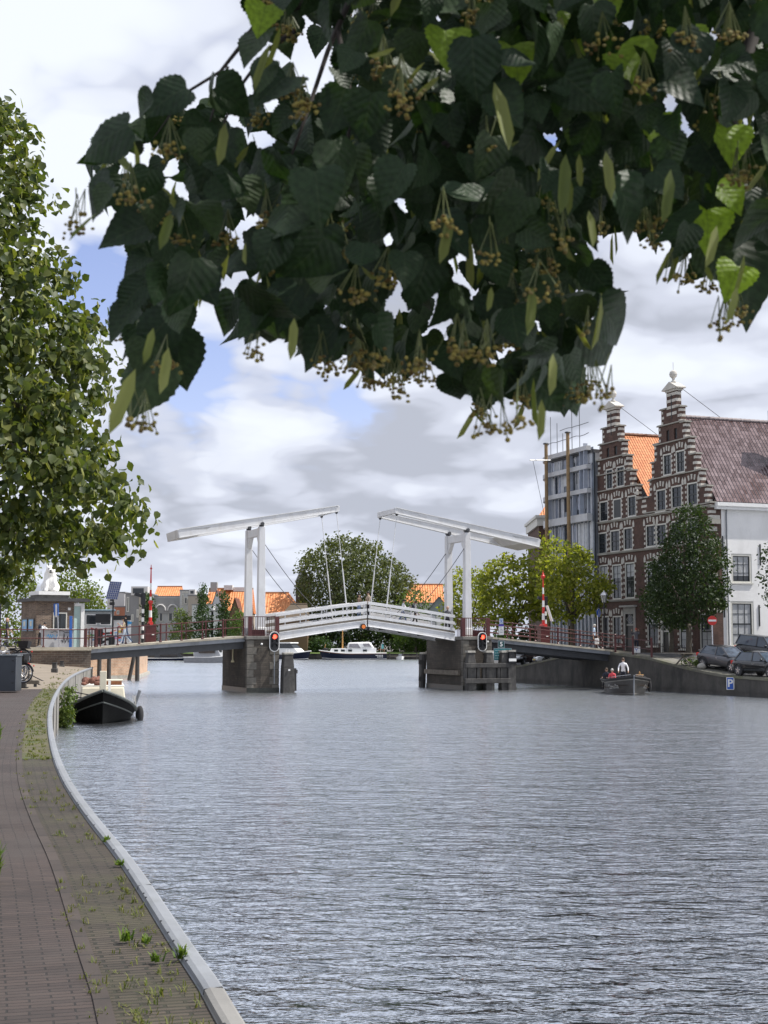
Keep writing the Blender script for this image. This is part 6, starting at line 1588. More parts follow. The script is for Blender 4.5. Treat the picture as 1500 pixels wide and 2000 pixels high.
o, w, ze, zr = pitched('tiled_house', 'orange roofed house right of the very large tree, left of the right bridge tower', 790, 866, 1142, 1176, 300, 12, WHITEW, far_t, 1.5, 0)
crossgable('grey gabled house with a white framed top beside the right bridge tower', 838, 878, 1166, 1190, 285, wall('grey_green_boards', (.19, .22, .20)), mat('slate_far', (.09, .09, .10), .7, 0, .1), True)
pitched('tiled_house', 'orange roof far behind the long grey house', 300, 346, 1146, 1166, 345, 12, WHITEW, far_t)
# ================================================================== people
def clothes(name, col): return mat(name, col, .85, 0, .15, 6)
CL = dict(navy=clothes('navy_cloth', (.02, .024, .04)), jeans=clothes('blue_denim', (.16, .22, .34)), pale_jeans=clothes('pale_denim', (.40, .46, .55)), dark=clothes('dark_cloth', (.022, .022, .026)),
          white=clothes('white_cloth', (.72, .72, .74)), brown=clothes('brown_cloth', (.13, .085, .06)), beige=clothes('beige_cloth', (.42, .33, .25)), sky=clothes('light_blue_cloth', (.48, .60, .76)),
          grey=clothes('grey_cloth', (.10, .10, .115)), pale=clothes('pale_grey_cloth', (.48, .46, .45)), pink=clothes('coral_cloth', (.62, .08, .10)), cream=clothes('cream_cloth', (.58, .46, .32)))
HAIR = dict(dark=mat('dark_hair', (.018, .013, .011), .6, 0, .2), grey=mat('grey_hair', (.45, .44, .42), .7, 0, .1), brown=mat('brown_hair', (.06, .035, .02), .6, 0, .2), red=mat('reddish_cap', (.35, .08, .06), .8, 0, .1), bald=M['skin'])
def person(label, loc, rz, H, top, bottom, hair, shoes='dark', legs=((8, 5), (-8, 10)), arms=((5, 8, 15), (5, 8, 15)), lean=0, sleeves=True, hair_len=0.0, head_turn=0, sit=False, group=None):
    """faces local -Y; legs and arms: (forward, bend) / (forward, outward, bend), left then right"""
    V = []; E = []; RR = []; K = []
    def add(p, r, prev=None, k=None):
        V.append(Vector(p)); RR.append(r); i = len(V) - 1
        if prev is not None: E.append((prev, i)); K.append(k)
        return i
    h = H / 1.72
    ln = math.radians(lean); up = Vector((0, -math.sin(ln), math.cos(ln))); fw = Vector((0, -math.cos(ln), -math.sin(ln)))
    pz = .90 * h; pel = add((0, 0, pz), .125 * h)
    P0 = V[0]
    waist = add(P0 + up * .17 * h, .118 * h, pel, 't'); chest = add(P0 + up * .40 * h, .138 * h, waist, 't'); neckb = add(P0 + up * .53 * h, .075 * h, chest, 't')
    neck = add(P0 + up * .575 * h + fw * .015, .052 * h, neckb, 's'); head = add(P0 + up * .665 * h + fw * .03, .088 * h, neck, 's'); crown = add(P0 + up * .755 * h + fw * .022, .066 * h, head, 's')
    low = 9
    for sx, (a, bnd) in zip((1, -1), legs):
        a_, b_ = math.radians(a), math.radians(bnd)
        hip = add((sx * .095 * h, 0, pz - .07 * h), .092 * h, pel, 'b'); L1, L2 = .40 * h, .39 * h
        kn = V[hip] + Vector((sx * .01, -math.sin(a_), -math.cos(a_))) * L1; ki = add(kn, .058 * h, hip, 'b')
        an = kn + Vector((0, -math.sin(a_ - b_), -math.cos(a_ - b_))) * L2; ai = add(an, .040 * h, ki, 'b')
        fa = a_ - b_; toe = an + Vector((sx * .03, -.17 * h * math.cos(fa * .4), -.035 * h + .17 * h * math.sin(fa) * .6)); add(toe, .034 * h, ai, 'f')
        heel = an + Vector((0, .045 * h, -.03 * h)); add(heel, .033 * h, ai, 'f')
        low = min(low, an.z - .075 * h, toe.z - .035 * h)
    hands = []
    for sx, (a, out, bnd) in zip((1, -1), arms):
        a_, o_, b_ = math.radians(a), math.radians(out), math.radians(bnd)
        sh = add(V[chest] + Vector((sx * .175 * h, 0, 0)) + up * .055 * h, .062 * h, chest, 't')
        d1 = Vector((sx * math.sin(o_), -math.sin(a_) * math.cos(o_), -math.cos(a_) * math.cos(o_)))
        el = add(V[sh] + d1 * .29 * h, .044 * h, sh, 't'); a2 = a_ + b_
        d2 = Vector((sx * math.sin(o_) * .3 - sx * math.sin(b_) * .25, -math.sin(a2), -math.cos(a2))).normalized()
        wr = add(V[el] + d2 * .25 * h, .030 * h, el, 't' if sleeves else 's'); pm = add(V[wr] + d2 * .07 * h, .034 * h, wr, 's')
        side_ = d2.cross(Vector((sx, 0, .1))).normalized()
        for q, (o2, ln_) in enumerate(((-.026, .065), (-.009, .08), (.009, .075), (.026, .058))):
            f1 = add(V[pm] + side_ * o2 * h + d2 * .045 * h, .0095 * h, pm, 's'); add(V[f1] + (d2 + Vector((-sx * .5, 0, 0))) * ln_ * .55 * h, .008 * h, f1, 's')
        th = add(V[pm] + side_ * -.045 * h + d2 * .01 * h, .011 * h, pm, 's'); add(V[th] + d2 * .04 * h - side_ * .012, .009 * h, th, 's')
    me = bpy.data.meshes.new('body'); me.from_pydata([tuple(v) for v in V], E, []); me.skin_vertices or None
    o = bpy.data.objects.new('person', me); C.objects.link(o)
    md = o.modifiers.new('skin', 'SKIN'); md.use_smooth_shade = True; md.branch_smoothing = .3
    for i, r in enumerate(RR): me.skin_vertices[0].data[i].radius = (r, r * (.78 if i in (waist, chest, pel) else 1)); 
    for d in me.skin_vertices[0].data: d.use_root = False
    me.skin_vertices[0].data[0].use_root = True
    sb = o.modifiers.new('sub', 'SUBSURF'); sb.levels = 1; sb.render_levels = 1
    bpy.context.view_layer.update(); dg = bpy.context.evaluated_depsgraph_get(); nm = bpy.data.meshes.new_from_object(o.evaluated_get(dg)); o.modifiers.clear(); o.data = nm
    nm.materials.clear()
    ms = [top, bottom, M['skin'], CL[shoes], M['black']]
    for q in ms: nm.materials.append(q)
    for p in nm.polygons:
        c = p.center; best = 9; bk = 't'
        for (i, j), k in zip(E, K):
            a, b_ = V[i], V[j]; d = b_ - a; t = max(0, min(1, (c - a).dot(d) / max(d.length_squared, 1e-9))); ds = (c - a - d * t).length - (RR[i] * (1 - t) + RR[j] * t)
            if ds < best: best = ds; bk = k
        p.material_index = {'t': 0, 'b': 1, 's': 2, 'f': 3}[bk]; p.use_smooth = True
        if bk == 't' and c.z < pz - .02 and lean < 20: p.material_index = 1
    # face: nose, eyes, mouth as part of the same mesh
    hc = V[head]; tr_ = Matrix.Rotation(math.radians(head_turn), 3, 'Z')
    bm = bmesh.new(); bm.from_mesh(nm)
    def blob(off, r, mi):
        q = bmesh.ops.create_icosphere(bm, subdivisions=1, radius=r, matrix=Matrix.Translation(hc + tr_ @ (Vector(off) * h)))
        for v in q['verts']:
            for f in v.link_faces: f.material_index = mi
    blob((0, -.095, .0), .018, 2); blob((.033, -.078, .022), .012, 4); blob((-.033, -.078, .022), .012, 4); blob((0, -.082, -.04), .013, 4); blob((.088, 0, 0), .02, 2); blob((-.088, 0, 0), .02, 2)
    bm.to_mesh(nm); bm.free()
    o.location = Vector(loc) - Vector((0, 0, low if not sit else pz - .12 * h)); o.rotation_euler = (0, 0, rz)
    if hair:
        b = MB(); c = V[head].lerp(V[crown], .45) + tr_ @ Vector((0, .018, .015)); b.ball(c, (.092 * h, .105 * h, .10 * h), 12, 8)
        if hair_len: b.ball(c + tr_ @ Vector((0, .05, -.10 - hair_len * .3)), (.085 * h, .06 * h, .10 + hair_len * .5), 10, 8)
        b.build('hair', HAIR[hair], o, smooth=True)
    tag(o, label, 'person', group); return o
def pack(o, z, m, sz=(.14, .09, .2), y=.16): MB().ball((0, y, z), sz, 10, 8).build('backpack', m, o, smooth=True)
def deck_left(s): return 2.80 + (3.52 - 2.80) * (s - ABS + .1) / (-.95 - ABS + .1)
def deck_right(s): return 3.52 + (2.44 - 3.52) * (s - TW - .95) / (26.4 - TW - .95)
person('man in a dark shirt with grey sleeves walking behind the railing at the far left', at(13, 1256, 88.3).xy.to_3d() + Vector((0, 0, PLZ)), R(110), 1.8, CL['navy'], CL['dark'], 'bald', 'dark', ((5, 4), (-10, 12)), ((25, 10, 20), (0, 10, 10)), 0, False)
q = person('person in a white top with a dark backpack leaning over the kiosk counter', at(78, 1258, 91.5).xy.to_3d() + Vector((0, 0, PLZ)), R(75), 1.68, CL['white'], CL['dark'], 'dark', 'white', ((6, 3), (-4, 6)), ((55, 8, 35), (50, 8, 30)), 28)
pack(q, 1.25, CL['navy'], (.13, .12, .19), .02)
s_ = -8.4; person('woman in a cream top and pale jeans walking left on the left bridge approach', br(s_, -1.0, deck_left(s_)), R(-78), 1.70, CL['cream'], CL['pale_jeans'], 'dark', 'white', ((22, 8), (-20, 22)), ((20, 8, 110), (-5, 8, 20)), 6, True, .3)
s_ = -8.1; person('dark-haired person in jeans half hidden behind the woman in the cream top', br(s_, -2.2, deck_left(s_)), R(-78), 1.82, CL['dark'], CL['jeans'], 'dark', 'dark', ((18, 8), (-18, 20)), ((10, 8, 15), (-10, 8, 20)), 3)
person('woman in a brown jacket and jeans standing at the left of the bridge crest', br(6.75, -.55, zdk(6.75)), R(60), 1.66, CL['brown'], CL['jeans'], 'dark', 'white', ((3, 2), (-3, 2)), ((20, 8, 60), (15, 8, 50)), 0, True, .15)
person('man in a beige jacket and dark trousers standing at the right of the bridge crest', br(7.45, -.7, zdk(6.8)), R(-55), 1.80, CL['beige'], CL['dark'], 'dark', 'dark', ((3, 2), (-3, 2)), ((15, 8, 50), (10, 8, 20)))
person('woman in a white shirt and jeans walking down the right bridge leaf', br(10.05, -1.2, zdk(TW - 10.05)), R(75), 1.70, CL['white'], CL['jeans'], 'dark', 'white', ((22, 6), (-22, 20)), ((30, 8, 80), (-10, 8, 20)), 4)
q = person('walker in a pale top with a dark backpack on the right bridge leaf', br(10.85, -1.0, zdk(TW - 10.85)), R(100), 1.70, CL['pale'], CL['dark'], 'brown', 'dark', ((16, 6), (-16, 16)), ((10, 8, 30), (-10, 8, 20)), 2); pack(q, 1.25, CL['navy'])
person('man in dark clothes behind the railing between the posts of the right tower', br(13.55, -1.9, 3.72), R(10), 1.80, CL['grey'], CL['dark'], 'bald', 'dark', arms=((30, 8, 60), (30, 8, 60)))
s_ = 24.3; q = person('grey-haired man in a light blue shirt walking behind the right railing', br(s_, -1.2, deck_right(s_)), R(80), 1.76, CL['sky'], CL['dark'], 'grey', 'white', ((20, 6), (-20, 22)), ((15, 8, 25), (-12, 8, 15)), 2, False)
b = MB(); b.box(-.45, -.25, -.35, -.05, .35, .75); b.build('carrier_bag', CL['white'], q, bevel=.05)
zb_ = rz_(99.5); person('person holding a camera up to the face in front of the grey stone doorway', (at(1243, 1258, 99.5).x, 99.5, zb_), R(-20), 1.72, CL['grey'], CL['navy'], 'red', 'white', ((4, 2), (-4, 2)), ((75, 22, 75), (75, 22, 75)))

# ================================================================== boats
def hull_fn(L, B, sheer, flare=.55, tm=.45, stern=.8, draft=.35, full=2.2, rake=.5):
    def bw(t):
        return B / 2 * ((1 - (1 - min(t / tm, 1)) ** full) if t < tm else 1 - (1 - stern) * ((t - tm) / (1 - tm)) ** 2)
    def P(t, v, sd):      # t bow to stern, v keel to sheer, sd side; x forward
        zt = sheer(t); z = -draft + (zt + draft) * v; w0 = flare * min(1, t / .5 + .12)
        y = bw(t) * (w0 + (1 - w0) * v ** .8) * min(1, v * 6 + .0)
        x = L / 2 - L * t - rake * (1 - v) * max(0, 1 - t / .35)
        return Vector((x, sd * y, z))
    return P, bw
def hull_mesh(P, m, parent, rows=26, cols=9, name='hull', deckz=.08, wm=None):
    b = MB(); vs = [0, .08, .2, .35, .5, .65, .8, .92, 1.0]
    R_ = []
    for i in range(rows + 1):
        t = (i / rows) ** 1.25
        R_.append([P(t, v, -1) for v in reversed(vs)] + [P(t, v, 1) for v in vs[1:]])
    b.grid(R_); b.quad(*R_[-1]); o = b.build(name, m, parent, smooth=False)
    return o
def rubbing(P, m, parent, v=1.0, r=.05, name='rubbing_strake', n=20, t1=1.0):
    for sd in (-1, 1): MB().tube([P((i / n) ** 1.2 * t1, v, sd) + Vector((0, sd * .01, 0)) for i in range(n + 1)], r, 6).build(name, m, parent)
def deck(P, m, parent, dz=-.06, n=18, t0=0.0, t1=1.0, name='deck'):
    b = MB(); rows = []
    for i in range(n + 1):
        t = t0 + (t1 - t0) * i / n; a, c = P(t, 1, -1), P(t, 1, 1); rows.append([a + Vector((0, .02, dz)), (a + c) / 2 + Vector((0, 0, dz + .03)), c + Vector((0, -.02, dz))])
    b.grid(rows); return b.build(name, m, parent, fix=False)
def wrap_text(P, s, size, tc, vc, sd, m, parent, italic=.25, H=1.0, L=7.0):
    me = text_mesh(s, size, italic, .004); b = MB(); i0 = 0
    for v in me.vertices:
        # +x of the lettering runs to the reader's right, seen from outside the hull
        dx = v.co.x * (1 if sd > 0 else -1); t = tc + dx / L * (1); vv = vc + v.co.y / H; p = P(t, vv, sd); q1 = P(t + .01, vv, sd); q2 = P(t, vv + .02, sd)
        n = (q1 - p).cross(q2 - p).normalized(); n = n if n.y * sd > 0 else -n
        b.v.append(tuple(p + n * .014))
    for f in me.polygons: b.f.append(tuple(f.vertices)); b.m.append(0)
    bpy.data.meshes.remove(me); return b.build('lettering', m, parent, fix=False)
blackhull = mat('black_hull', (.005, .0055, .006), .6, 0, .3, 1.5, spec=.06); greyhull = mat('charcoal_hull', (.045, .042, .04), .4, 0, .2, 1.5, stain=((.08, .075, .07), 2.5, .5))
navyhull = mat('navy_hull', (.012, .016, .035), .25, 0, .1); creamp = mat('cream_deckhouse', (.66, .61, .48), .5, 0, .08, 1.5, stain=((.45, .40, .30), 1.5, .4))
varn = mat('varnished_wood', (.25, .09, .03), .35, 0, .25, 5)
# ---- moored barge at the left quay
bx = at(203, 1258, 54.0); bd = Vector((.20, -1, 0)).normalized()
bg_ = thing('barge', 'black-hulled flat barge with a cream deckhouse moored at the left quay, bow towards the viewer', 'boat', (bx.x - bd.x * 4.6, 54 - bd.y * 4.6, 0), math.atan2(bd.y, bd.x))
sheer = lambda t: .34 + .92 * max(0, 1 - t / .42) ** 1.7 + .2 * max(0, (t - .7) / .3) ** 2
P, bw = hull_fn(10.0, 2.6, sheer, .72, .34, .75, .3, 2.6, .7); hull_mesh(P, blackhull, bg_)
deck(P, mat('grey_deck', (.22, .23, .23), .7, 0, .15), bg_, -.05, 18, .02)
rubbing(P, mat('green_grey_rail', (.09, .10, .095), .4, 0, .15), bg_, 1.0, .06)
rubbing(P, MATS['green_grey_rail'], bg_, .72, .03, 'rubbing_strake', 20, .5)
b = MB(); b.hexa([(2.2, -.95, .3), (2.2, .95, .3), (-2.6, 1.0, .3), (-2.6, -1.0, .3)], [(2.05, -.82, 1.30), (2.05, .82, 1.30), (-2.6, .88, 1.22), (-2.6, -.88, 1.22)])
dh = b.build('deckhouse', creamp, bg_, bevel=.05)
MB().box(-2.5, 1.95, -.84, .84, 1.30, 1.36).build('roof', mat('pale_roof', (.62, .60, .54), .6, 0, .08), dh, bevel=.02)
MB().box(2.20, 2.23, -.62, -.18, .62, .98).box(2.2, 2.23, .18, .62, .62, .98).each('window', M['glass'], dh)
b = MB(); b.box(-.4, .9, .1, .75, 1.36, 1.52); b.build('skylight', varn, bg_); MB().box(-.45, .95, .05, .8, 1.52, 1.56).build('hatch_cover', creamp, bg_)
MB().box(2.35, 2.60, -.13, .13, .3, 1.95).build('mast_post', creamp, bg_, bevel=.02); MB().box(2.3, 2.42, .2, .3, .4, 1.6).build('mast_stay', M['white_plain'], bg_)
b = MB(); random.seed(3)
for k in range(16): b.ball((random.uniform(.4, 1.9), -random.uniform(.15, .75), 1.42 + random.uniform(0, .2)), (random.uniform(.08, .2), random.uniform(.08, .16), random.uniform(.06, .14)), 8, 6)
b.build('furled_sail', mat('brown_sail', (.16, .07, .05), .9, 0, .5, 6), bg_)
for sd, xs in ((1, (1.8, .2)), (-1, (2.4,))):
    for x in xs: t = .5 - x / 10; p = P(t, 1, sd); MB().ball(p + Vector((0, sd * .18, -.22)), (.14, .14, .36), 10, 8).build('fender', M['rubber'], bg_, smooth=True)
for sd in (1, -1):
    b = MB()
    for x in (1.9, .6, -.8): t = .5 - x / 10; p = P(t, 1, sd); b.tube([p, p + Vector((0, 0, .55))], .018, 6)
    b.each('stanchion', M['chrome'], bg_)
b = MB(); p = P(.32, 1, 1); b.bar(p + Vector((0, -.05, .1)), p + Vector((.1, .15, .75)), .05, .12); b.build('leeboard_stay', M['grey_steel'], bg_)
# mooring ropes
def rope(label, a, c, sag, r=.022):
    a, c = Vector(a), Vector(c); pts = [a.lerp(c, k / 14) - Vector((0, 0, sag * 4 * (k / 14) * (1 - k / 14))) for k in range(15)]
    o = MB().tube([p - a for p in pts], r, 6).build('mooring_rope', mat('dark_rope', (.03, .027, .025), .9, 0, .3, 20)); o.location = a; return tag(o, label, 'rope', 'mooring ropes of the barge')
bowp = Vector((bx.x - .4, 54.4, .95))
rope('upper mooring rope running from the bicycle rack across the path to the barge', onz(62, 1319, 1.62), bowp + Vector((-.15, .3, .1)), .12)
rope('lower mooring rope running low across the path to the bow of the barge', onz(62, 1329, 1.56), bowp, .18)
# ---- open sloop with three people at the right quay
sx = at(1221, 1258, 87.5); sd_ = Vector((-.02, -1, 0)).normalized(); srz = math.atan2(sd_.y, sd_.x)
sl_ = thing('sloop', 'dark open sloop with white lettering and three people cruising along the right quay', 'boat', (sx.x, 87.5, 0), srz)
sheer2 = lambda t: .78 + .30 * max(0, 1 - t / .5) ** 1.6 + .02 * t
P2, bw2 = hull_fn(6.6, 2.6, sheer2, .70, .40, .82, .35, 2.3, .25); hull_mesh(P2, greyhull, sl_)
deck(P2, mat('teak_floor', (.16, .11, .07), .7, 0, .2), sl_, -.45, 16, .05)
deck(P2, M['black'], sl_, -.03, 6, .0, .14, 'foredeck')
rubbing(P2, M['rubber'], sl_, 1.0, .075, 'rope_fender'); rubbing(P2, mat('pale_strake', (.25, .24, .22), .5, 0, .1), sl_, .90, .025)
rubbing(P2, MATS['pale_strake'], sl_, .30, .02, 'waterline')
MB().tube([P2(0, .2, 1) + Vector((.02, 0, 0)), P2(0, .6, 1) + Vector((.03, 0, 0)), P2(0, 1, 1) + Vector((.03, 0, .1))], .035, 6).build('stem', M['grey_steel'], sl_)
wrap_text(P2, 'Camelia', .40, .27, .66, -1, M['white_plain'], sl_, .25, 1.4, 6.6)
wrap_text(P2, 'Amour', .40, .25, .66, 1, M['white_plain'], sl_, .25, 1.4, 6.6)
MB().tube([P2(.05 + .5 * k / 10, 1, 1) + Vector((0, -.2, .16)) for k in range(11)], .02, 6).build('hand_rail', M['chrome'], sl_); MB().tube([P2(.05 + .5 * k / 10, 1, -1) + Vector((0, .2, .16)) for k in range(11)], .02, 6).build('hand_rail', M['chrome'], sl_)
MB().ball(P2(.42, .75, 1) + Vector((0, .14, 0)), (.16, .14, .4), 10, 8).build('fender', M['rubber'], sl_, smooth=True)
b = MB(); b.box(.9, 1.3, -.3, .3, .3, .75); b.build('steering_console', varn, sl_)
def on_sloop(x, y, z): return Vector((sx.x, 87.5, 0)) + Matrix.Rotation(srz, 3, 'Z') @ Vector((x, y, z))
person('skipper in a white shirt and sunglasses standing at the helm of the dark sloop', on_sloop(-.3, -.1, .32), R(-8), 1.82, CL['white'], CL['navy'], 'brown', 'dark', arms=((28, 20, 20), (28, 20, 20)))
person('passenger in dark clothes and sunglasses sitting at the left side of the sloop', on_sloop(-1.2, -1.0, .62), R(-25), 1.7, CL['navy'], CL['dark'], 'brown', 'dark', ((85, 85), (85, 85)), ((30, 8, 60), (30, 8, 60)), sit=True)
person('passenger in a coral top and white cap sitting in the sloop beside the skipper', on_sloop(-.7, -.72, .60), R(-15), 1.66, CL['pink'], CL['pale_jeans'], 'grey', 'white', ((85, 85), (85, 85)), ((30, 8, 60), (30, 8, 60)), sit=True)
q = on_sloop(1.9, .55, .95); o = thing('basket', 'small tan wicker basket standing on the foredeck of the dark sloop', 'basket', q, srz)
wick = mat('wicker', (.35, .20, .07), .8, 0, .3, 20); b = MB(); b.lathe([(.18, 0), (.24, .22), (.22, .24), (.2, .22), (.16, .03)], (0, 0, 0), 12); b.build('basket_body', wick, o); MB().tube([(-.22, 0, .2), (-.16, 0, .36), (0, 0, .42), (.16, 0, .36), (.22, 0, .2)], .02, 6).build('handle', wick, o)
# ---- navy cabin boat on the far bank, bow to the left
nx = at(689, 1258, 279); nb = thing('cabin_boat', 'navy and white cabin boat with a wooden mast and white canopy on the far bank', 'boat', (nx.x, 279, 0), math.pi)
sh3 = lambda t: 1.15 + .65 * max(0, 1 - t / .5) ** 1.7 + .12 * t
P3, _ = hull_fn(13.2, 3.6, sh3, .75, .4, .85, .4, 2.2, .9); hull_mesh(P3, navyhull, nb); deck(P3, M['white_plain'], nb, -.04)
rubbing(P3, M['white_plain'], nb, 1.0, .09); rubbing(P3, varn, nb, .93, .06); rubbing(P3, M['white_plain'], nb, .32, .05, 'waterline')
b = MB(); b.hexa([(4.6, -1.1, 1.2), (4.6, 1.1, 1.2), (-4.6, 1.4, 1.2), (-4.6, -1.4, 1.2)], [(4.2, -.95, 2.15), (4.2, .95, 2.15), (-4.6, 1.25, 2.25), (-4.6, -1.25, 2.25)]); cbn = b.build('cabin', M['white_plain'], nb, bevel=.05)
b = MB()
for x in (3.2, 1.9, .5, -2.4): b.box(x - .38, x + .38, 1.26, 1.40, 1.55, 1.95)
b.each('porthole', M['glass'], cbn)
b = MB(); b.hexa([(1.1, -1.2, 2.15), (1.1, 1.2, 2.15), (-4.3, 1.25, 2.15), (-4.3, -1.25, 2.15)], [(.9, -1.0, 3.3), (.9, 1.0, 3.3), (-3.4, 1.05, 3.45), (-3.4, -1.05, 3.45)]); cn = b.build('canopy', M['white_plain'], nb, bevel=.3)
b = MB(); b.hexa([(.7, 1.15, 2.35), (-1.6, 1.18, 2.2), (-1.6, 1.25, 2.2), (.7, 1.25, 2.35)], [(.6, 1.02, 3.1), (-1.0, 1.05, 3.1), (-1.0, 1.15, 3.1), (.6, 1.15, 3.1)]); b.hexa([(-2.2, 1.18, 2.5), (-3.7, 1.2, 2.5), (-3.7, 1.26, 2.5), (-2.2, 1.25, 2.5)], [(-2.0, 1.02, 3.1), (-3.2, 1.05, 3.1), (-3.2, 1.16, 3.1), (-2.0, 1.16, 3.1)]); b.each('canopy_window', mat('clear_plastic', (.25, .24, .26), .2, 0, .4, 2), cn)
wm = mat('pine_mast', (.52, .28, .09), .4, 0, .15, 3); MB().tube([(2.0, 0, 2.1), (2.0, 0, 6.0)], [.16, .1], 8).build('mast', wm, nb); MB().bar((1.1, 0, 5.6), (2.9, 0, 5.6), .12, .12).build('crosstree', M['white_plain'], nb)
b = MB()
for x0, x1, y in ((1.1, -.2, 1.0), (2.9, 4.3, .9), (1.1, 3.3, 1.0), (2.9, 1.0, -.9)): b.tube([(x0, 0, 5.6), (x1, y, 1.9)], .02, 5)
b.each('stay', M['dark_steel'], nb)
MB().tube([(5.6, 0, 1.8), (5.3, 0, 3.0)], .06, 6).build('jackstaff', wm, nb); b = MB(); b.ball((5.3, 0, 2.0), (.6, .4, .3), 8, 6); b.build('anchor_winch', M['rubber'], nb)
b = MB(); b.tube([(-5.4, 0, 1.4), (-5.6, 0, 3.1)], .05, 6); b.build('flagstaff', M['white_plain'], nb); b = MB(); b.grid([[(-5.55, .02 * math.sin(k), 3.0 - j * .35) if False else (-5.5 - .18 * k, .06 * math.sin(k * 1.7), 3.05 - .3 * j - .06 * k) for k in range(4)] for j in range(4)]); b.build('flag', mat('teal_flag', (.08, .30, .32), .8, 0, .5, 1.5), nb, fix=False)
MB().box(-6.3, -5.0, -1.2, 1.2, 1.9, 2.0).box(-6.2, -6.1, 1.0, 1.1, 1.3, 1.9).build('pushpit', varn, nb)
b = MB()
for i in range(2):
    for k in range(5 - i): b.box(-5.9 + k * .3, -5.68 + k * .3, 1.75, 1.80, .75 - i * .3, .9 - i * .3)
b.each('lettering', M['white_plain'], nb)
# ---- white motor cruiser beside the left pier
cx = at(573, 1258, 276); mc = thing('motor_cruiser', 'white motor cruiser with a dark hull just right of the left bridge pier', 'boat', (cx.x, 276, 0), R(-38))
P4, _ = hull_fn(9.0, 3.4, lambda t: 1.1 + .6 * max(0, 1 - t / .6) ** 1.5, .7, .45, .9, .4, 2.0, 1.0); hull_mesh(P4, navyhull, mc); deck(P4, M['white_plain'], mc); rubbing(P4, M['white_plain'], mc, 1.0, .1); rubbing(P4, M['white_plain'], mc, .3, .06, 'waterline')
b = MB(); b.hexa([(2.6, -1.1, 1.2), (2.6, 1.1, 1.2), (-3.8, 1.4, 1.2), (-3.8, -1.4, 1.2)], [(1.2, -1.0, 2.2), (1.2, 1.0, 2.2), (-3.8, 1.3, 2.2), (-3.8, -1.3, 2.2)]); b.build('cabin', M['white_plain'], mc, bevel=.1)
b = MB(); b.hexa([(1.0, -1.0, 2.2), (1.0, 1.0, 2.2), (-3.2, 1.2, 2.2), (-3.2, -1.2, 2.2)], [(.0, -.9, 3.1), (.0, .9, 3.1), (-3.0, 1.1, 3.1), (-3.0, -1.1, 3.1)]); b.build('windscreen', M['glass'], mc)
MB().box(-3.4, .3, -1.2, 1.2, 3.1, 3.35).build('roof', M['white_plain'], mc, bevel=.08)
# ---- boats seen under and over the left approach
def launch(label, px, Y, L, rz, hm, cm, h=1.0):
    x = at(px, 1258, Y).x; o = thing('motor_boat', label, 'boat', (x, Y, 0), rz); PP, _ = hull_fn(L, L * .3, lambda t: h * .8 + h * .4 * max(0, 1 - t / .5) ** 1.6, .75, .45, .9, .4, 2.0, .5)
    hull_mesh(PP, hm, o); deck(PP, M['white_plain'], o); rubbing(PP, M['white_plain'], o, 1.0, .07)
    b = MB(); b.hexa([(L * .25, -L * .1, h * .8), (L * .25, L * .1, h * .8), (-L * .3, L * .12, h * .8), (-L * .3, -L * .12, h * .8)], [(L * .15, -L * .08, h * 2.2), (L * .15, L * .08, h * 2.2), (-L * .3, L * .1, h * 2.2), (-L * .3, -L * .1, h * 2.2)]); c_ = b.build('cabin', cm, o, bevel=.08)
    MB().box(L * .152, L * .2, -L * .06, L * .06, h * 1.4, h * 2.0).box(-L * .2, L * .12, -L * .135, -L * .095, h * 1.4, h * 1.9).each('window', M['glass'], c_); return o
launch('grey motor boat lying under the left bridge approach beside the left pier', 412, 232, 8.5, R(-12), mat('grey_hull', (.23, .24, .26), .4, 0, .15), mat('grey_cabin', (.30, .31, .33), .4, 0, .1), 1.1)
launch('white boat with its cabin top just showing above the left approach', 416, 268, 8.0, R(170), M['white_plain'], M['white_plain'], 1.75)
launch('low dark boat under the middle of the left bridge approach', 335, 262, 10.0, R(5), navyhull, M['dark_steel'], .55)
o = thing('jetty', 'low wooden jetty on the far bank right of the navy cabin boat', 'jetty', (at(800, 1258, 281).x, 281, 0)); MB().box(-4.4, 4.4, -1.2, 1.2, .5, .7).build('planking', M['timber'], o)
for x in (-4, -1.4, 1.4, 4): MB().tube([(x, -1.1, -1), (x, -1.1, 1.3)], .15, 8).build('post', M['tarwood'], o)
o = thing('dinghy', 'small white dinghy tied to the low wooden jetty on the far bank', 'boat', (at(782, 1258, 278).x, 278, 0), R(-80)); P5, _ = hull_fn(3.0, 1.4, lambda t: .5 + .2 * max(0, 1 - t / .5), .7, .4, .9, .2, 2.0, .2); hull_mesh(P5, M['white_plain'], o); MB().box(-.6, 0, -.3, .3, .4, 1.1).build('outboard_motor', M['grey_steel'], o)
# ================================================================== street furniture, kiosk, vehicles
def zone(px, Y, z): return Vector((at(px, 1258, Y).x, Y, z))
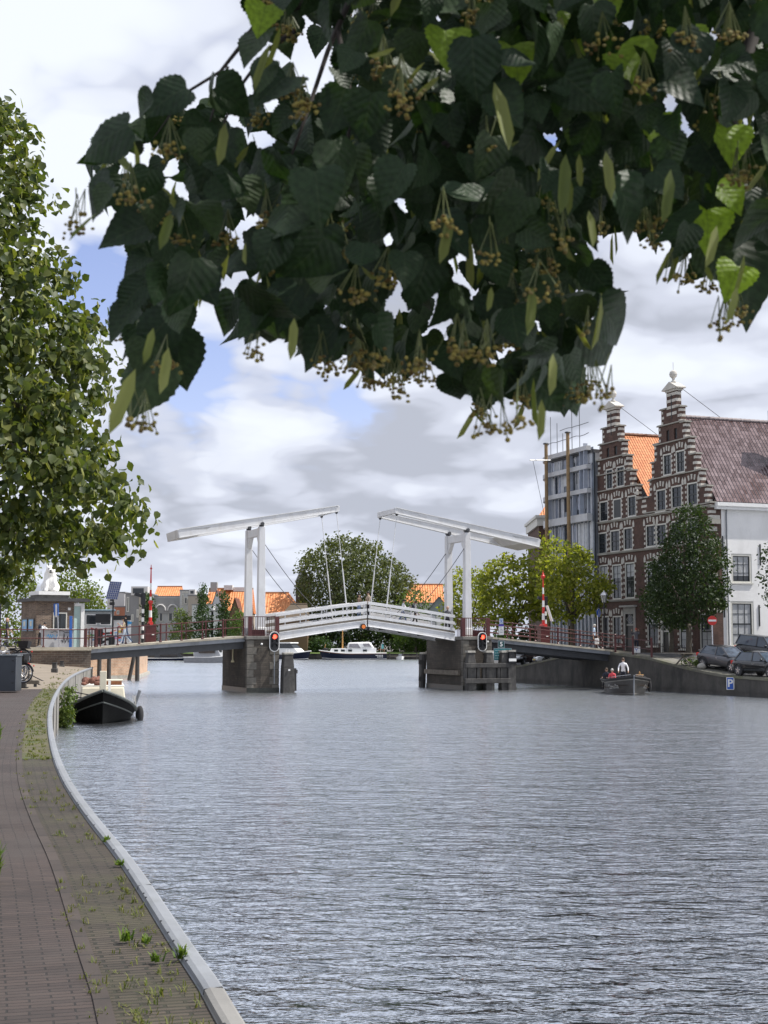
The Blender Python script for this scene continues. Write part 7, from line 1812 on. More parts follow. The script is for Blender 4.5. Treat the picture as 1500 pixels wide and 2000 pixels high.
# ---- kiosk with the white animal statue on its roof
kb = zone(70, 93, PLZ); KRZ = R(33)
ki = thing('kiosk', 'small dark brick kiosk with a flat roof beside the left end of the bridge', 'kiosk', kb, KRZ)
kbrick = brick_mat('kiosk_brick', (0.085, 0.055, 0.045), (0.21, 0.145, 0.10), (0.24, 0.21, 0.18), .24, .075, 'xyz', .9, .012, .3)
KH = 3.02
MB().box(0, 2.55, 0, 3.0, 0, KH).build('wall', kbrick, ki)
MB().box(-.22, 3.55, -.3, 3.3, KH, KH + .16).box(-.12, 3.45, -.2, 3.2, KH + .16, KH + .22).build('roof', mat('dark_roof_edge', (.05, .05, .053), .6, 0, .2), ki)
b = MB(); b.box(1.12, 2.06, -.06, -.004, 1.15, 2.3); f = b.build('window', M['frame'], ki); MB().box(1.2, 1.98, -.075, -.061, 1.22, 2.22).build('pane', M['glass'], f); MB().box(1.57, 1.61, -.09, -.076, 1.22, 2.22).build('mullion', M['sash'], f)
MB().box(2.58, 3.0, .05, .12, 0, 2.72).build('door_panel', mat('mint_panel', (.42, .56, .54), .5, 0, .06), ki); b = MB(); b.box(3.02, 3.26, -.08, .14, 0, 2.82); b.box(2.56, 3.26, -.06, .10, 2.724, 2.92); b.build('door_frame', M['white_plain'], ki)
for y0, col in ((.35, 0), (1.6, 1)):
    f = MB().box(-.06, -.004, y0, y0 + 1.05, 1.05, 1.9).build('poster_frame', M['sash'], ki)
    MB().box(-.07, -.061, y0 + .1, y0 + .95, 1.12, 1.83).build('poster', mat('blue_poster', (.22, .45, .72), .5, 0, .35, 1.6), f); MB().box(-.076, -.071, y0 + .35, y0 + .7, 1.4, 1.72).build('poster_picture', mat('poster_cream', (.62, .60, .50), .5, 0, .2, 6), f)
MB().box(2.12, 2.3, -.05, -.004, 2.45, 2.62).build('wall_box', M['white_plain'], ki)
pl_ = thing('plinth', 'white and grey two-tone plinth on the kiosk roof carrying the animal statue', 'plinth', kb + Vector((0, 0, KH + .22)), KRZ)
MB().box(.35, 2.35, .5, 2.3, 0, .22).build('base', M['stone'], pl_); MB().box(.28, 2.42, .43, 2.37, .22, .46).build('top_slab', M['white_plain'], pl_)
stt = thing('animal_statue', 'white statue of a sitting animal with dark eyes and open mouth on the kiosk roof', 'statue', kb + Matrix.Rotation(KRZ, 3, 'Z') @ Vector((1.35, 1.3, 0)) + Vector((0, 0, KH + .68)), R(15))
b = MB(); b.ball((0, -.18, .6), (.36, .36, .62), 16, 12); b.ball((0, .35, .5), (.52, .6, .52), 16, 12); b.ball((0, .1, .85), (.44, .42, .5), 16, 12); b.ball((0, -.1, 1.1), (.42, .40, .42), 16, 12); b.ball((0, -.26, 1.42), (.31, .32, .31), 16, 12); b.ball((0, -.52, 1.34), (.17, .17, .15), 12, 8)
for sd in (-1, 1):
    b.tube([(sd * .24, -.3, .95), (sd * .27, -.5, .5), (sd * .28, -.52, .08)], [.17, .14, .12], 10); b.ball((sd * .28, -.62, .09), (.15, .22, .1), 10, 8); b.ball((sd * .42, .25, .3), (.22, .42, .3), 12, 8); b.ball((sd * .45, -.1, .1), (.14, .28, .1), 10, 8)
    b.ball((sd * .21, -.18, 1.68), (.09, .06, .12), 8, 6)
st = b.build('body', mat('white_statue', (.80, .79, .77), .6, 0, .06, 2), stt); rm = st.modifiers.new('rm', 'REMESH'); rm.mode = 'VOXEL'; rm.voxel_size = .045; rm.use_smooth_shade = True
sm = st.modifiers.new('sm', 'SMOOTH'); sm.iterations = 6
b = MB(); b.ball((-.12, -.53, 1.50), .05, 8, 6); b.ball((.12, -.53, 1.50), .05, 8, 6); b.each('eye', M['black'], stt); b = MB(); b.ball((0, -.67, 1.27), (.11, .06, .05), 10, 6); b.build('mouth', M['black'], stt); b = MB(); b.ball((0, -.69, 1.39), (.07, .05, .05), 8, 6); b.build('nose', M['black'], stt)
# graffiti counter in front
ct = thing('counter', 'pale grey counter with blue and black graffiti in front of the kiosk', 'counter', zone(83, 90.6, PLZ), R(24))
MB().box(0, 1.95, 0, .6, 0, 1.13).build('body', mat('counter_panel', (.42, .43, .45), .5, 0, .12, 1.5), ct); MB().box(-.08, 2.03, -.1, .68, 1.13, 1.2).build('top', M['white_plain'], ct, bevel=.01)
def scrawl(o, m, x0, x1, z0, z1, n, seed, y=-.012):
    rr = random.Random(seed); b = MB(); x = x0; pts = []
    for k in range(n): pts.append((x0 + (x1 - x0) * k / (n - 1) + rr.uniform(-.03, .03), y, rr.choice([rr.uniform(z0, z0 + (z1 - z0) * .35), rr.uniform(z0 + (z1 - z0) * .6, z1)])))
    for a, c in zip(pts[:-1], pts[1:]): b.bar(a, c, .03, .012, up=(0, 1, 0))
    tag(b.build('graffiti', m, o), None, None, kind='stuff')
scrawl(ct, mat('blue_spray', (.05, .30, .60), .6, 0, .1), .25, .95, .5, .85, 12, 3); scrawl(ct, M['black'], 1.15, 1.7, .3, .95, 12, 5); scrawl(ct, M['black'], .5, 1.7, .95, 1.08, 10, 8)
bp = thing('info_post', 'tall blue panel post standing at the right corner of the kiosk counter', 'sign post', zone(137.5, 90.9, PLZ), R(20)); MB().box(-.09, .09, -.04, .04, 0, 2.0).build('panel', mat('blue_panel', (.03, .12, .42), .4, 0, .1), bp, bevel=.01)
ps = thing('parking_sign', 'blue sign seen almost edge-on on a leaning pale pole before the kiosk', 'sign', zone(115, 89.2, PLZ)); MB().tube([(0, 0, 0), (-.13, 0, 2.7)], .035, 8).build('pole', M['chrome'], ps); MB().bar((-.2, .0, 2.0), (-.23, 0, 2.75), .05, .34, up=(.9, -.4, 0)).build('sign_plate', MATS['blue_panel'], ps); MB().bar((-.18, -.06, 1.9), (-.2, -.06, 2.7), .02, .14, up=(.9, -.4, 0)).build('sign_back', M['chrome'], ps)
o = tag(MB().quad((0, 0, 0), (.5, .1, .02), (.6, .35, .08), (.1, .3, .0)).quad((.1, .1, .03), (.35, 0, .14), (.6, .2, .05), (.3, .3, .1)).build('litter', M['white_plain'], fix=False), 'crumpled white paper lying on the ground in front of the counter', 'litter'); o.location = zone(66, 88.6, PLZ + .01)
# ---- sticker-covered panels and the wheelhouse behind the railing
rr = random.Random(12)
def stickers(o, x0, x1, z0, z1, n, y):
    ms = [M['black'], M['red'], MATS['blue_spray'], mat('pink_sticker', (.65, .25, .38), .5, 0, .1), mat('yellow_sticker', (.70, .52, .10), .5, 0, .1), mat('green_sticker', (.12, .35, .16), .5, 0, .1), MATS['blue_poster']]
    b = MB()
    for k in range(n):
        x, z = rr.uniform(x0, x1), rr.uniform(z0, z1); w_, h_ = rr.uniform(.05, .22), rr.uniform(.04, .18); a = rr.uniform(-.5, .5)
        b.bar((x - w_ * math.cos(a), y - .002 * (k % 7), z - w_ * math.sin(a)), (x + w_ * math.cos(a), y - .002 * (k % 7), z + w_ * math.sin(a)), h_, .006, up=(0, 1, 0), m=rr.choice([0, 0, 0, 1, 2, 3, 4, 5, 6]))
    tag(b.build('sticker', ms, o), None, None, kind='stuff')
wp = thing('sticker_wall', 'long low white wall covered in stickers and posters behind the left approach railing', 'wall', zone(156, 96, PLZ - .1), R(10))
MB().prism([(0, .35), (3.1, .0), (3.1, 1.3), (0, 1.62)], 0, .12, 'y').build('panel', M['white_plain'], wp); stickers(wp, .15, 2.95, .45, 1.35, 46, -.01)
MB().box(1.15, 1.5, -.03, 0, .3, 1.35).box(1.9, 2.3, -.03, 0, .2, .9).each('dark_panel', M['sash'], wp); MB().box(1.0, 2.0, -.2, .5, 1.75, 2.35).build('cabinet', M['black'], wp)
wp = thing('sticker_wall', 'shorter white sticker wall at the right end, below the solar panel pole', 'wall', zone(222, 97, PLZ - .1), R(10)); MB().box(0, 1.15, 0, .15, 0, 1.95).build('panel', M['white_plain'], wp); stickers(wp, .1, 1.05, .1, 1.8, 30, -.01); MB().box(-.1, 1.1, -.05, .3, 1.953, 2.25).build('dark_top', M['sash'], wp)
whs = thing('wheelhouse', 'grey wheelhouse with two rounded windows behind the sticker wall', 'cabin', zone(160, 101, PLZ), R(14))
MB().box(0, 2.15, 0, 1.8, 0, 2.55).build('wall', mat('wheelhouse_grey', (.40, .43, .44), .5, 0, .1), whs, bevel=.05); MB().box(-.12, 2.3, -.2, 2.0, 2.55, 2.68).build('roof', mat('wheelhouse_roof', (.20, .28, .33), .5, 0, .1), whs, bevel=.03)
for x in (.2, 1.2): f = MB().box(x, x + .82, -.03, .0, 1.55, 2.35).build('window', M['white_plain'], whs, bevel=.02); MB().box(x + .08, x + .74, -.04, -.031, 1.63, 2.27).build('pane', M['glass'], f)
sp_ = thing('solar_panel', 'tilted solar panel on a dark pole above the sticker walls', 'solar panel', zone(219.5, 93, PLZ))
MB().tube([(0, 0, 0), (0, 0, 3.35)], .055, 8).build('pole', M['black'], sp_)
A = [Vector((-.42, -.28, 3.15)), Vector((.34, -.34, 3.1)), Vector((.50, .3, 4.25)), Vector((-.28, .36, 4.3))]
nn = (A[1] - A[0]).cross(A[3] - A[0]).normalized() * .04
pn = MB().hexa(A, [p + nn for p in A]).build('panel', mat('solar_blue', (.022, .035, .10), .15, 0, .3, 3), sp_); g_ = MB()
for k in range(0, 7): g_.bar(A[0].lerp(A[1], k / 6) + nn * 1.1, A[3].lerp(A[2], k / 6) + nn * 1.1, .014, .012)
for k in range(0, 9): g_.bar(A[0].lerp(A[3], k / 8) + nn * 1.1, A[1].lerp(A[2], k / 8) + nn * 1.1, .012, .012)
tag(g_.build('cell_grid', M['chrome'], pn), None, None, kind='stuff'); MB().box(-.2, .1, -.1, .1, 2.75, 2.95).build('battery_box', M['black'], sp_)
# ---- barriers and black and white signal poles on the approaches
def barrier(label, s, t, zd, top, lantern, group='raised barriers of the bridge'):
    p = br(s, t, zd); o = thing('barrier', label, 'barrier', p, R(20), group)
    MB().box(-.34, .34, -.3, .3, 0, 1.1).box(-.37, .37, -.33, .33, 1.1, 1.14).build('base_cabinet', M['maroon'], o, bevel=.02); MB().box(.05, .2, -.325, -.301, .45, .55).build('name_plate', M['white_plain'], o)
    n = 8; z0 = 1.14; H = top - zd - 1.14; hub = MB(); hub.tube([(0, -.35, 1.2), (0, .35, 1.2)], .13, 10); hub.build('hub', M['red'], o)
    for k in range(n):
        a, c = k / n, (k + 1) / n; MB().tube([(0, 0, z0 + H * a), (0, 0, z0 + H * c)], [.11 - .075 * a, .11 - .075 * c], 10).build('arm_band', M['red'] if k % 2 == 0 or (k == n - 1) else M['white_plain'], o)
    zl = z0 + H * lantern; MB().lathe([(.05, -.16), (.15, -.06), (.15, .06), (.05, .16)], (0, 0, zl), 10).build('lamp', M['red'], o); MB().lathe([(.03, 0), (.09, .05), (.03, .14), (.02, .3)], (0, 0, z0 + H), 8).build('tip_lamp', M['red'], o); return o
barrier('tall raised red and white barrier with a maroon base on the left approach', -6.35, -3.5, deck_left(-6.35), at(318, 1112, 91).z, .40)
o = barrier('raised red and white barrier with a maroon base on the right approach', 20.0, -.4, deck_right(20.0), at(1066, 1122, 97).z, .96)
MB().bar((.25, -.05, 2.55), (.62, -.05, 1.5), .06, .32, up=(0, 1, 0)).build('folded_net', M['white_plain'], o)
def spole(label, s, t, zd, top):
    o = thing('signal_pole', label, 'traffic light', br(s, t, zd), R(20), 'black and white signal poles of the bridge'); H = top - zd - .75; n = 9
    for k in range(n): MB().tube([(0, 0, H * k / n), (0, 0, H * (k + 1) / n)], .085, 10).build('pole_band', M['black'] if k % 2 == 0 else M['white_plain'], o)
    MB().box(-.14, .14, -.12, .12, H, H + .75).build('signal_head', M['black'], o, bevel=.02); MB().bar((-.55, 0, H + .68), (-.1, 0, H + .55), .16, .2).build('visor', M['black'], o)
spole('black and white striped signal pole left of the left barrier', -7.0, -2.6, deck_left(-7.0), at(303, 1158, 90).z); spole('black and white striped signal pole right of the right barrier', 20.55, -1.2, deck_right(20.55), at(1078, 1165, 98).z)
# ---- signs
no = thing('no_entry_sign', 'round red no entry sign with a white bar in front of the brick corner', 'sign', zone(1392, 91, rz_(91) - .4)); zc = at(1392, 1212, 91).z - (rz_(91) - .4)
MB().tube([(0, 0, 0), (0, .05, zc)], .04, 8).build('pole', M['chrome'], no); MB().tube([(0, 0, zc), (0, -.03, zc)], .30, 24).build('disc', M['red'], no); MB().box(-.25, .25, -.045, -.031, zc - .06, zc + .06).build('white_bar', M['white_plain'], no)
Y_ = 83.6; qx = rline(Y_) - .03; pk_ = thing('parking_sign', 'small blue P sign with a white arrow plate on the dark quay wall', 'sign', (qx, Y_, 0)); zc = at(1393, 1335, Y_).z
rt = Vector((.93, .37, 0)).normalized(); nrm_ = Vector((.37, -.93, 0))
def plate(o, name, m, x0, x1, z0, z1, off=0.0, th=.02, rt=Vector((1, 0, 0))):
    nv = rt.cross(Vector((0, 0, 1))); A = [rt * x0, rt * x1]; b = MB()
    r1 = [A[0] + nv * off, A[1] + nv * off, A[1] + nv * (off + th), A[0] + nv * (off + th)]
    b.hexa([p + Vector((0, 0, z0)) for p in r1], [p + Vector((0, 0, z1)) for p in r1]); return b.build(name, m, o)
def letters(o, name, s, size, x, z, m, off, rt=Vector((1, 0, 0)), bold=.0):
    me = text_mesh(s, size, 0, bold); nv = rt.cross(Vector((0, 0, 1))); b = MB(); b.add_mesh(me, plane_mtx(rt * x + nv * off + Vector((0, 0, z)), rt)); bpy.data.meshes.remove(me); return b.build(name, m, o, fix=False)
blue = mat('sign_blue', (.02, .10, .45), .4, 0, .05)
plate(pk_, 'sign_plate', M['white_plain'], -.40, .02, zc - .36, zc + .36, 0, .02); plate(pk_, 'blue_field', blue, -.37, -.01, zc - .33, zc + .33, .021, .01); letters(pk_, 'letter', 'P', .62, -.19, zc, M['white_plain'], .034, bold=.015)
b = MB(); b.prism([(.03, zc - .33), (.2, zc - .33), (.30, zc), (.2, zc + .33), (.03, zc + .33)], -.02, 0, 'y'); b.build('arrow_plate', M['white_plain'], pk_)
MB().box(-.3, .0, .0, .25, zc - .05, zc + .05).build('bracket', M['dark_steel'], pk_)
pd = thing('pedestrian_sign', 'round blue sign with a white walking figure beside the street lamp', 'sign', zone(1168, 101.5, rz_(101.5))); zc = at(1170, 1197, 101.5).z - rz_(101.5)
MB().tube([(0, .03, 0), (0, .03, zc + .2)], .04, 8).build('pole', M['chrome'], pd); b = MB(); b.lathe([(.29, 0), (.29, .03)], (0, 0, 0), 22); d_ = b.build('disc', blue, pd); d_.rotation_euler = (R(90), 0, R(55)); d_.location = (.06, -.02, zc)
b = MB(); b.lathe([(.31, 0), (.31, .02)], (0, 0, 0), 22); d2 = b.build('rim', M['white_plain'], pd); d2.rotation_euler = (R(90), 0, R(55)); d2.location = (.075, -.0, zc)
b = MB(); b.ball((0, .15, .035), (.045, .045, .01), 8, 4); b.bar((0, .1, .035), (0, -.04, .035), .07, .012, up=(0, 0, 1)); b.bar((0, -.03, .035), (-.06, -.19, .035), .035, .012, up=(0, 0, 1)); b.bar((0, -.03, .035), (.06, -.19, .035), .035, .012, up=(0, 0, 1)); f_ = b.build('figure', M['white_plain'], pd); f_.rotation_euler = d_.rotation_euler; f_.location = d_.location
nv5 = br(TW + 1.75, 1.35, 0); s5 = thing('number_sign', 'dark green sign with a white 5 above the teal board', 'sign', (nv5.x, nv5.y, 0)); Yn = nv5.y
z5 = at(979, 1258.5, Yn).z; xo = at(979, 1258, Yn).x - nv5.x
dg_ = mat('sign_green', (.012, .075, .075), .4, 0, .05); teal = mat('sign_teal', (.015, .20, .22), .4, 0, .08)
plate(s5, 'sign_plate', M['chrome'], xo - .22, xo + .22, z5 - .23, z5 + .23, 0, .02); plate(s5, 'green_field', dg_, xo - .205, xo + .205, z5 - .215, z5 + .215, .021, .008); letters(s5, 'number', '5', .40, xo, z5, M['white_plain'], .032, bold=.012); MB().tube([(xo, .02, 0), (xo, .02, z5)], .03, 8).build('pole', M['grey_steel'], s5)
tb = thing('notice_board', 'teal notice board with pale lines of lettering behind the timber fender', 'sign', (nv5.x, nv5.y, 0)); zt = at(981, 1278, Yn).z
plate(tb, 'board', M['chrome'], xo - .50, xo + .68, zt - .40, zt + .40, 0, .02); plate(tb, 'teal_field', teal, xo - .485, xo + .665, zt - .385, zt + .385, .021, .008)
rr = random.Random(2)
b = MB()
for k in range(4):
    z = zt + .26 - k * .17; x = xo - .42
    while x < xo + .55: w_ = rr.uniform(.05, .16); b.box(x, x + w_, -.036, -.031, z - .028, z + .028); x += w_ + .03
tag(b.build('lettering', mat('pale_teal', (.35, .55, .56), .5, 0, .05), tb), None, None, kind='stuff'); MB().tube([(xo + .1, .02, 0), (xo + .1, .02, zt)], .035, 8).build('pole', M['grey_steel'], tb)
ib = thing('info_sign', 'white information sign with a blue header on the right approach railing', 'sign', br(TW + 2.0, .78, 0)); Yi = br(TW + 2.0, .78, 0).y; zi = at(979, 1229, Yi).z; xo = at(979, 1258, Yi).x - br(TW + 2.0, .78, 0).x
plate(ib, 'panel', M['white_plain'], xo - .16, xo + .18, zi - .38, zi + .33, 0, .02); plate(ib, 'header', mat('violet_blue', (.07, .05, .38), .4, 0, .05), xo - .158, xo + .178, zi + .19, zi + .328, .021, .006)
b = MB()
for k in range(4): b.box(xo - .08, xo + rr.uniform(.02, .14), -.026, -.021, zi + .08 - k * .1, zi + .10 - k * .1)
tag(b.build('lettering', M['sash'], ib), None, None, kind='stuff'); plate(ib, 'top_plate', mat('pale_blue', (.50, .58, .68), .4, 0, .05), xo - .12, xo + .14, zi + .36, zi + .72, 0, .02); MB().bar((xo - .06, -.03, zi + .44), (xo + .08, -.03, zi + .64), .03, .01, up=(0, 1, 0)).bar((xo + .08, -.032, zi + .44), (xo - .06, -.032, zi + .64), .03, .01, up=(0, 1, 0)).build('pictogram', blue, ib)
# ---- street lamps
def lamp(label, px, Y, z, ytop):
    o = thing('street_lamp', label, 'street lamp', zone(px, Y, z), 0, 'old style street lamps'); H = at(px, ytop, Y).z - z
    MB().lathe([(.16, 0), (.16, .25), (.1, .35), (.09, .9), (.12, .95), (.06, 1.05), (.05, H - 1.2), (.09, H - 1.1), (.05, H - 1.0), (.06, H - .75)], (0, 0, 0), 10).build('pole', M['black'], o); MB().bar((-.3, 0, H - 1.15), (.3, 0, H - 1.15), .03, .03).build('ladder_bar', M['black'], o)
    MB().lathe([(.14, H - .75), (.24, H - .25)], (0, 0, 0), 6).build('lantern_glass', mat('lantern_glass', (.30, .31, .30), .15, 0, .3, 5), o)
    b = MB()
    for k in range(6): a = k * math.pi / 3; b.tube([(.145 * math.cos(a), .145 * math.sin(a), H - .76), (.245 * math.cos(a), .245 * math.sin(a), H - .24)], .014, 5)
    b.each('lantern_bar', M['black'], o); MB().lathe([(.30, H - .25), (.30, H - .22), (.18, H - .05), (.06, H), (.03, H + .1)], (0, 0, 0), 10).build('lantern_roof', M['chrome'], o)
lamp('old style street lamp with a pale lantern roof in front of the brick house', 1181, 101, rz_(101), 1156)
lamp('dark street lamp among the trees behind the striped barrier', 1112, 112, rz_(112), 1204)
lamp('grey street lamp at the far left edge beside the man in the dark shirt', -1, 90, PLZ, 1150)
# ---- dark grey cabinet, bicycles and rack at the left edge of the path
zc_ = 1.37; cq = onz(31, 1352, zc_); cab = thing('storage_cabinet', 'dark grey metal cabinet standing on the path at the left edge', 'cabinet', cq, R(4))
CW = mat('cabinet_grey', (.038, .046, .058), .45, 0, .12, 2)
MB().box(-1.5, 0, 0, 1.0, .03, 1.22).build('body', CW, cab, bevel=.015); MB().box(-1.54, .03, -.03, 1.03, 1.22, 1.27).build('lid', mat('cabinet_lid', (.10, .115, .13), .4, 0, .1), cab, bevel=.01); b = MB(); b.box(-.025, -.005, -.008, .0, .06, 1.2); b.box(-.9, -.89, -.008, .0, .06, 1.2); b.build('edge_trim', mat('cabinet_trim', (.22, .24, .26), .4, 0, .1), cab)
b = MB()
for z in (.3, .68, 1.05): b.box(-.16, -.08, -.012, 0, z, z + .03)
b.each('hinge', M['black'], cab)
def bicycle(label, loc, rz, fm, tilt=0.0, basket=False):
    o = thing('bicycle', label, 'bicycle', loc, rz, 'bicycles parked behind the grey cabinet'); o.rotation_euler = (tilt, 0, rz)
    for x in (0, 1.08):
        b = MB(); r = .335; n = 28; pts = [Vector((x + r * math.cos(2 * math.pi * k / n), 0, .35 + r * math.sin(2 * math.pi * k / n))) for k in range(n + 1)]; b.tube(pts, .021, 7, cap=False); w = b.build('wheel', M['rubber'], o)
        b = MB(); pts = [Vector((x + .305 * math.cos(2 * math.pi * k / n), 0, .35 + .305 * math.sin(2 * math.pi * k / n))) for k in range(n + 1)]; b.tube(pts, .012, 5, cap=False); b.build('rim', M['chrome'], w)
        b = MB()
        for k in range(14): a = k * math.pi / 7; b.tube([(x, .0, .35), (x + .3 * math.cos(a), 0, .35 + .3 * math.sin(a))], .003, 3)
        b.tube([(x, -.05, .35), (x, .05, .35)], .025, 8); tag(b.build('spokes', M['chrome'], w), None, None, kind='stuff')
        b = MB(); pts = [Vector((x + .37 * math.cos(a), 0, .35 + .37 * math.sin(a))) for a in [R(20) + R(150) * k / 12 for k in range(13)]]; b.tube(pts, .02, 6); b.build('mudguard', M['black'], o)
    b = MB(); bb = (.45, 0, .30); st = (.30, 0, .82); hd = (.90, 0, .86); hb = (.94, 0, .70)
    for a, c, r in ((bb, st, .018), (st, hd, .018), (bb, hb, .02), (hd, hb, .02), (hb, (1.08, 0, .35), .016), (bb, (0, 0, .35), .012), (st, (0, 0, .35), .011)): b.tube([a, c], r, 7)
    b.build('frame', fm, o); MB().tube([st, (.27, 0, .95)], .013, 6).ball((.25, 0, .98), (.14, .08, .04), 10, 6).build('saddle', M['black'], o); MB().tube([hd, (.86, 0, 1.06)], .014, 6).tube([(.66, -.28, 1.08), (.82, -.24, 1.1), (.87, 0, 1.06), (.82, .24, 1.1), (.66, .28, 1.08)], .014, 6).build('handlebar', M['chrome'], o)
    MB().tube([(.45, -.1, .3), (.45, .1, .3)], .09, 12).build('crank', M['dark_steel'], o); MB().box(-.3, .15, -.07, .07, .73, .755).build('carrier', M['black'], o); MB().ball((-.37, 0, .62), .03, 8, 6).build('rear_light', M['red'], o)
    if basket: MB().hexa([(-.22, -.14, .76), (.12, -.14, .76), (.12, .14, .76), (-.22, .14, .76)], [(-.28, -.19, 1.02), (.16, -.19, 1.02), (.16, .19, 1.02), (-.28, .19, 1.02)]).build('crate', M['black'], o)
zq = 1.60
rk0 = thing('bicycle_rack', 'low steel bicycle rack with a timber rail behind the grey cabinet', 'bicycle rack', zone(40, 53, 1.36))
MB().box(-1.6, .35, -1.6, -1.45, .12, .23).box(-1.6, .35, 1.5, 1.65, .12, .26).each('rail', M['timber'], rk0); b = MB()
for x in (-1.3, .2):
    for y in (-1.52, 1.57): b.box(x - .05, x + .05, y - .05, y + .05, -.05, .12)
b.each('foot', M['dark_steel'], rk0)
b = MB()
for x in (-2.6, -.75):
    for y in (2.3, 3.6): b.box(x - .04, x + .04, y - .04, y + .04, -.05, .74)
b.each('upper_post', M['dark_steel'], rk0); MB().box(-2.65, -.7, 2.25, 2.4, .66, .74).box(-2.65, -.7, 3.5, 3.65, .66, .74).each('upper_rail', M['dark_steel'], rk0)
bicycle('dark bicycle with a crate on the upper rack tier above the grey cabinet', zone(44, 55.4, 2.09), R(172), M['black'], R(4), True)
bicycle('pale grey bicycle on the upper tier of the rack behind the crate bicycle', zone(26, 56.5, 2.09), R(166), mat('pale_frame', (.50, .52, .54), .35, 0, .1), R(-4))
bicycle('black bicycle with a yellow frame parked behind the right end of the grey cabinet', zone(47, 51.6, zq), R(172), mat('yellow_frame', (.62, .34, .03), .35, 0, .1), R(4))
bicycle('dark bicycle with a crate carrier behind the grey cabinet', zone(44, 53.2, zq + .03), R(160), M['black'], R(-5), True)
bicycle('pale grey framed bicycle behind the grey cabinet, farthest from the viewer', zone(38, 54.6, zq + .05), R(165), mat('pale_frame', (.50, .52, .54), .35, 0, .1), R(5), True)
rk = thing('bollard', 'low timber mooring bollard with a pale cap beside the bicycle wheel', 'bollard', onz(58, 1334, 1.39)); MB().tube([(0, 0, 0), (0, 0, .34)], .10, 10).build('post', M['timber'], rk); MB().lathe([(.11, .34), (.12, .38), (.05, .42)], (0, 0, 0), 10).build('cap', M['granite'], rk)
rk = thing('bollard', 'dark low mooring bollard standing nearest the right foot of the grey cabinet', 'bollard', onz(46, 1344, 1.385)); MB().box(-.09, .09, -.08, .08, 0, .27).build('post', M['tarwood'], rk); MB().box(-.16, .16, -.1, .1, 0, .035).build('foot', M['rubber'], rk)
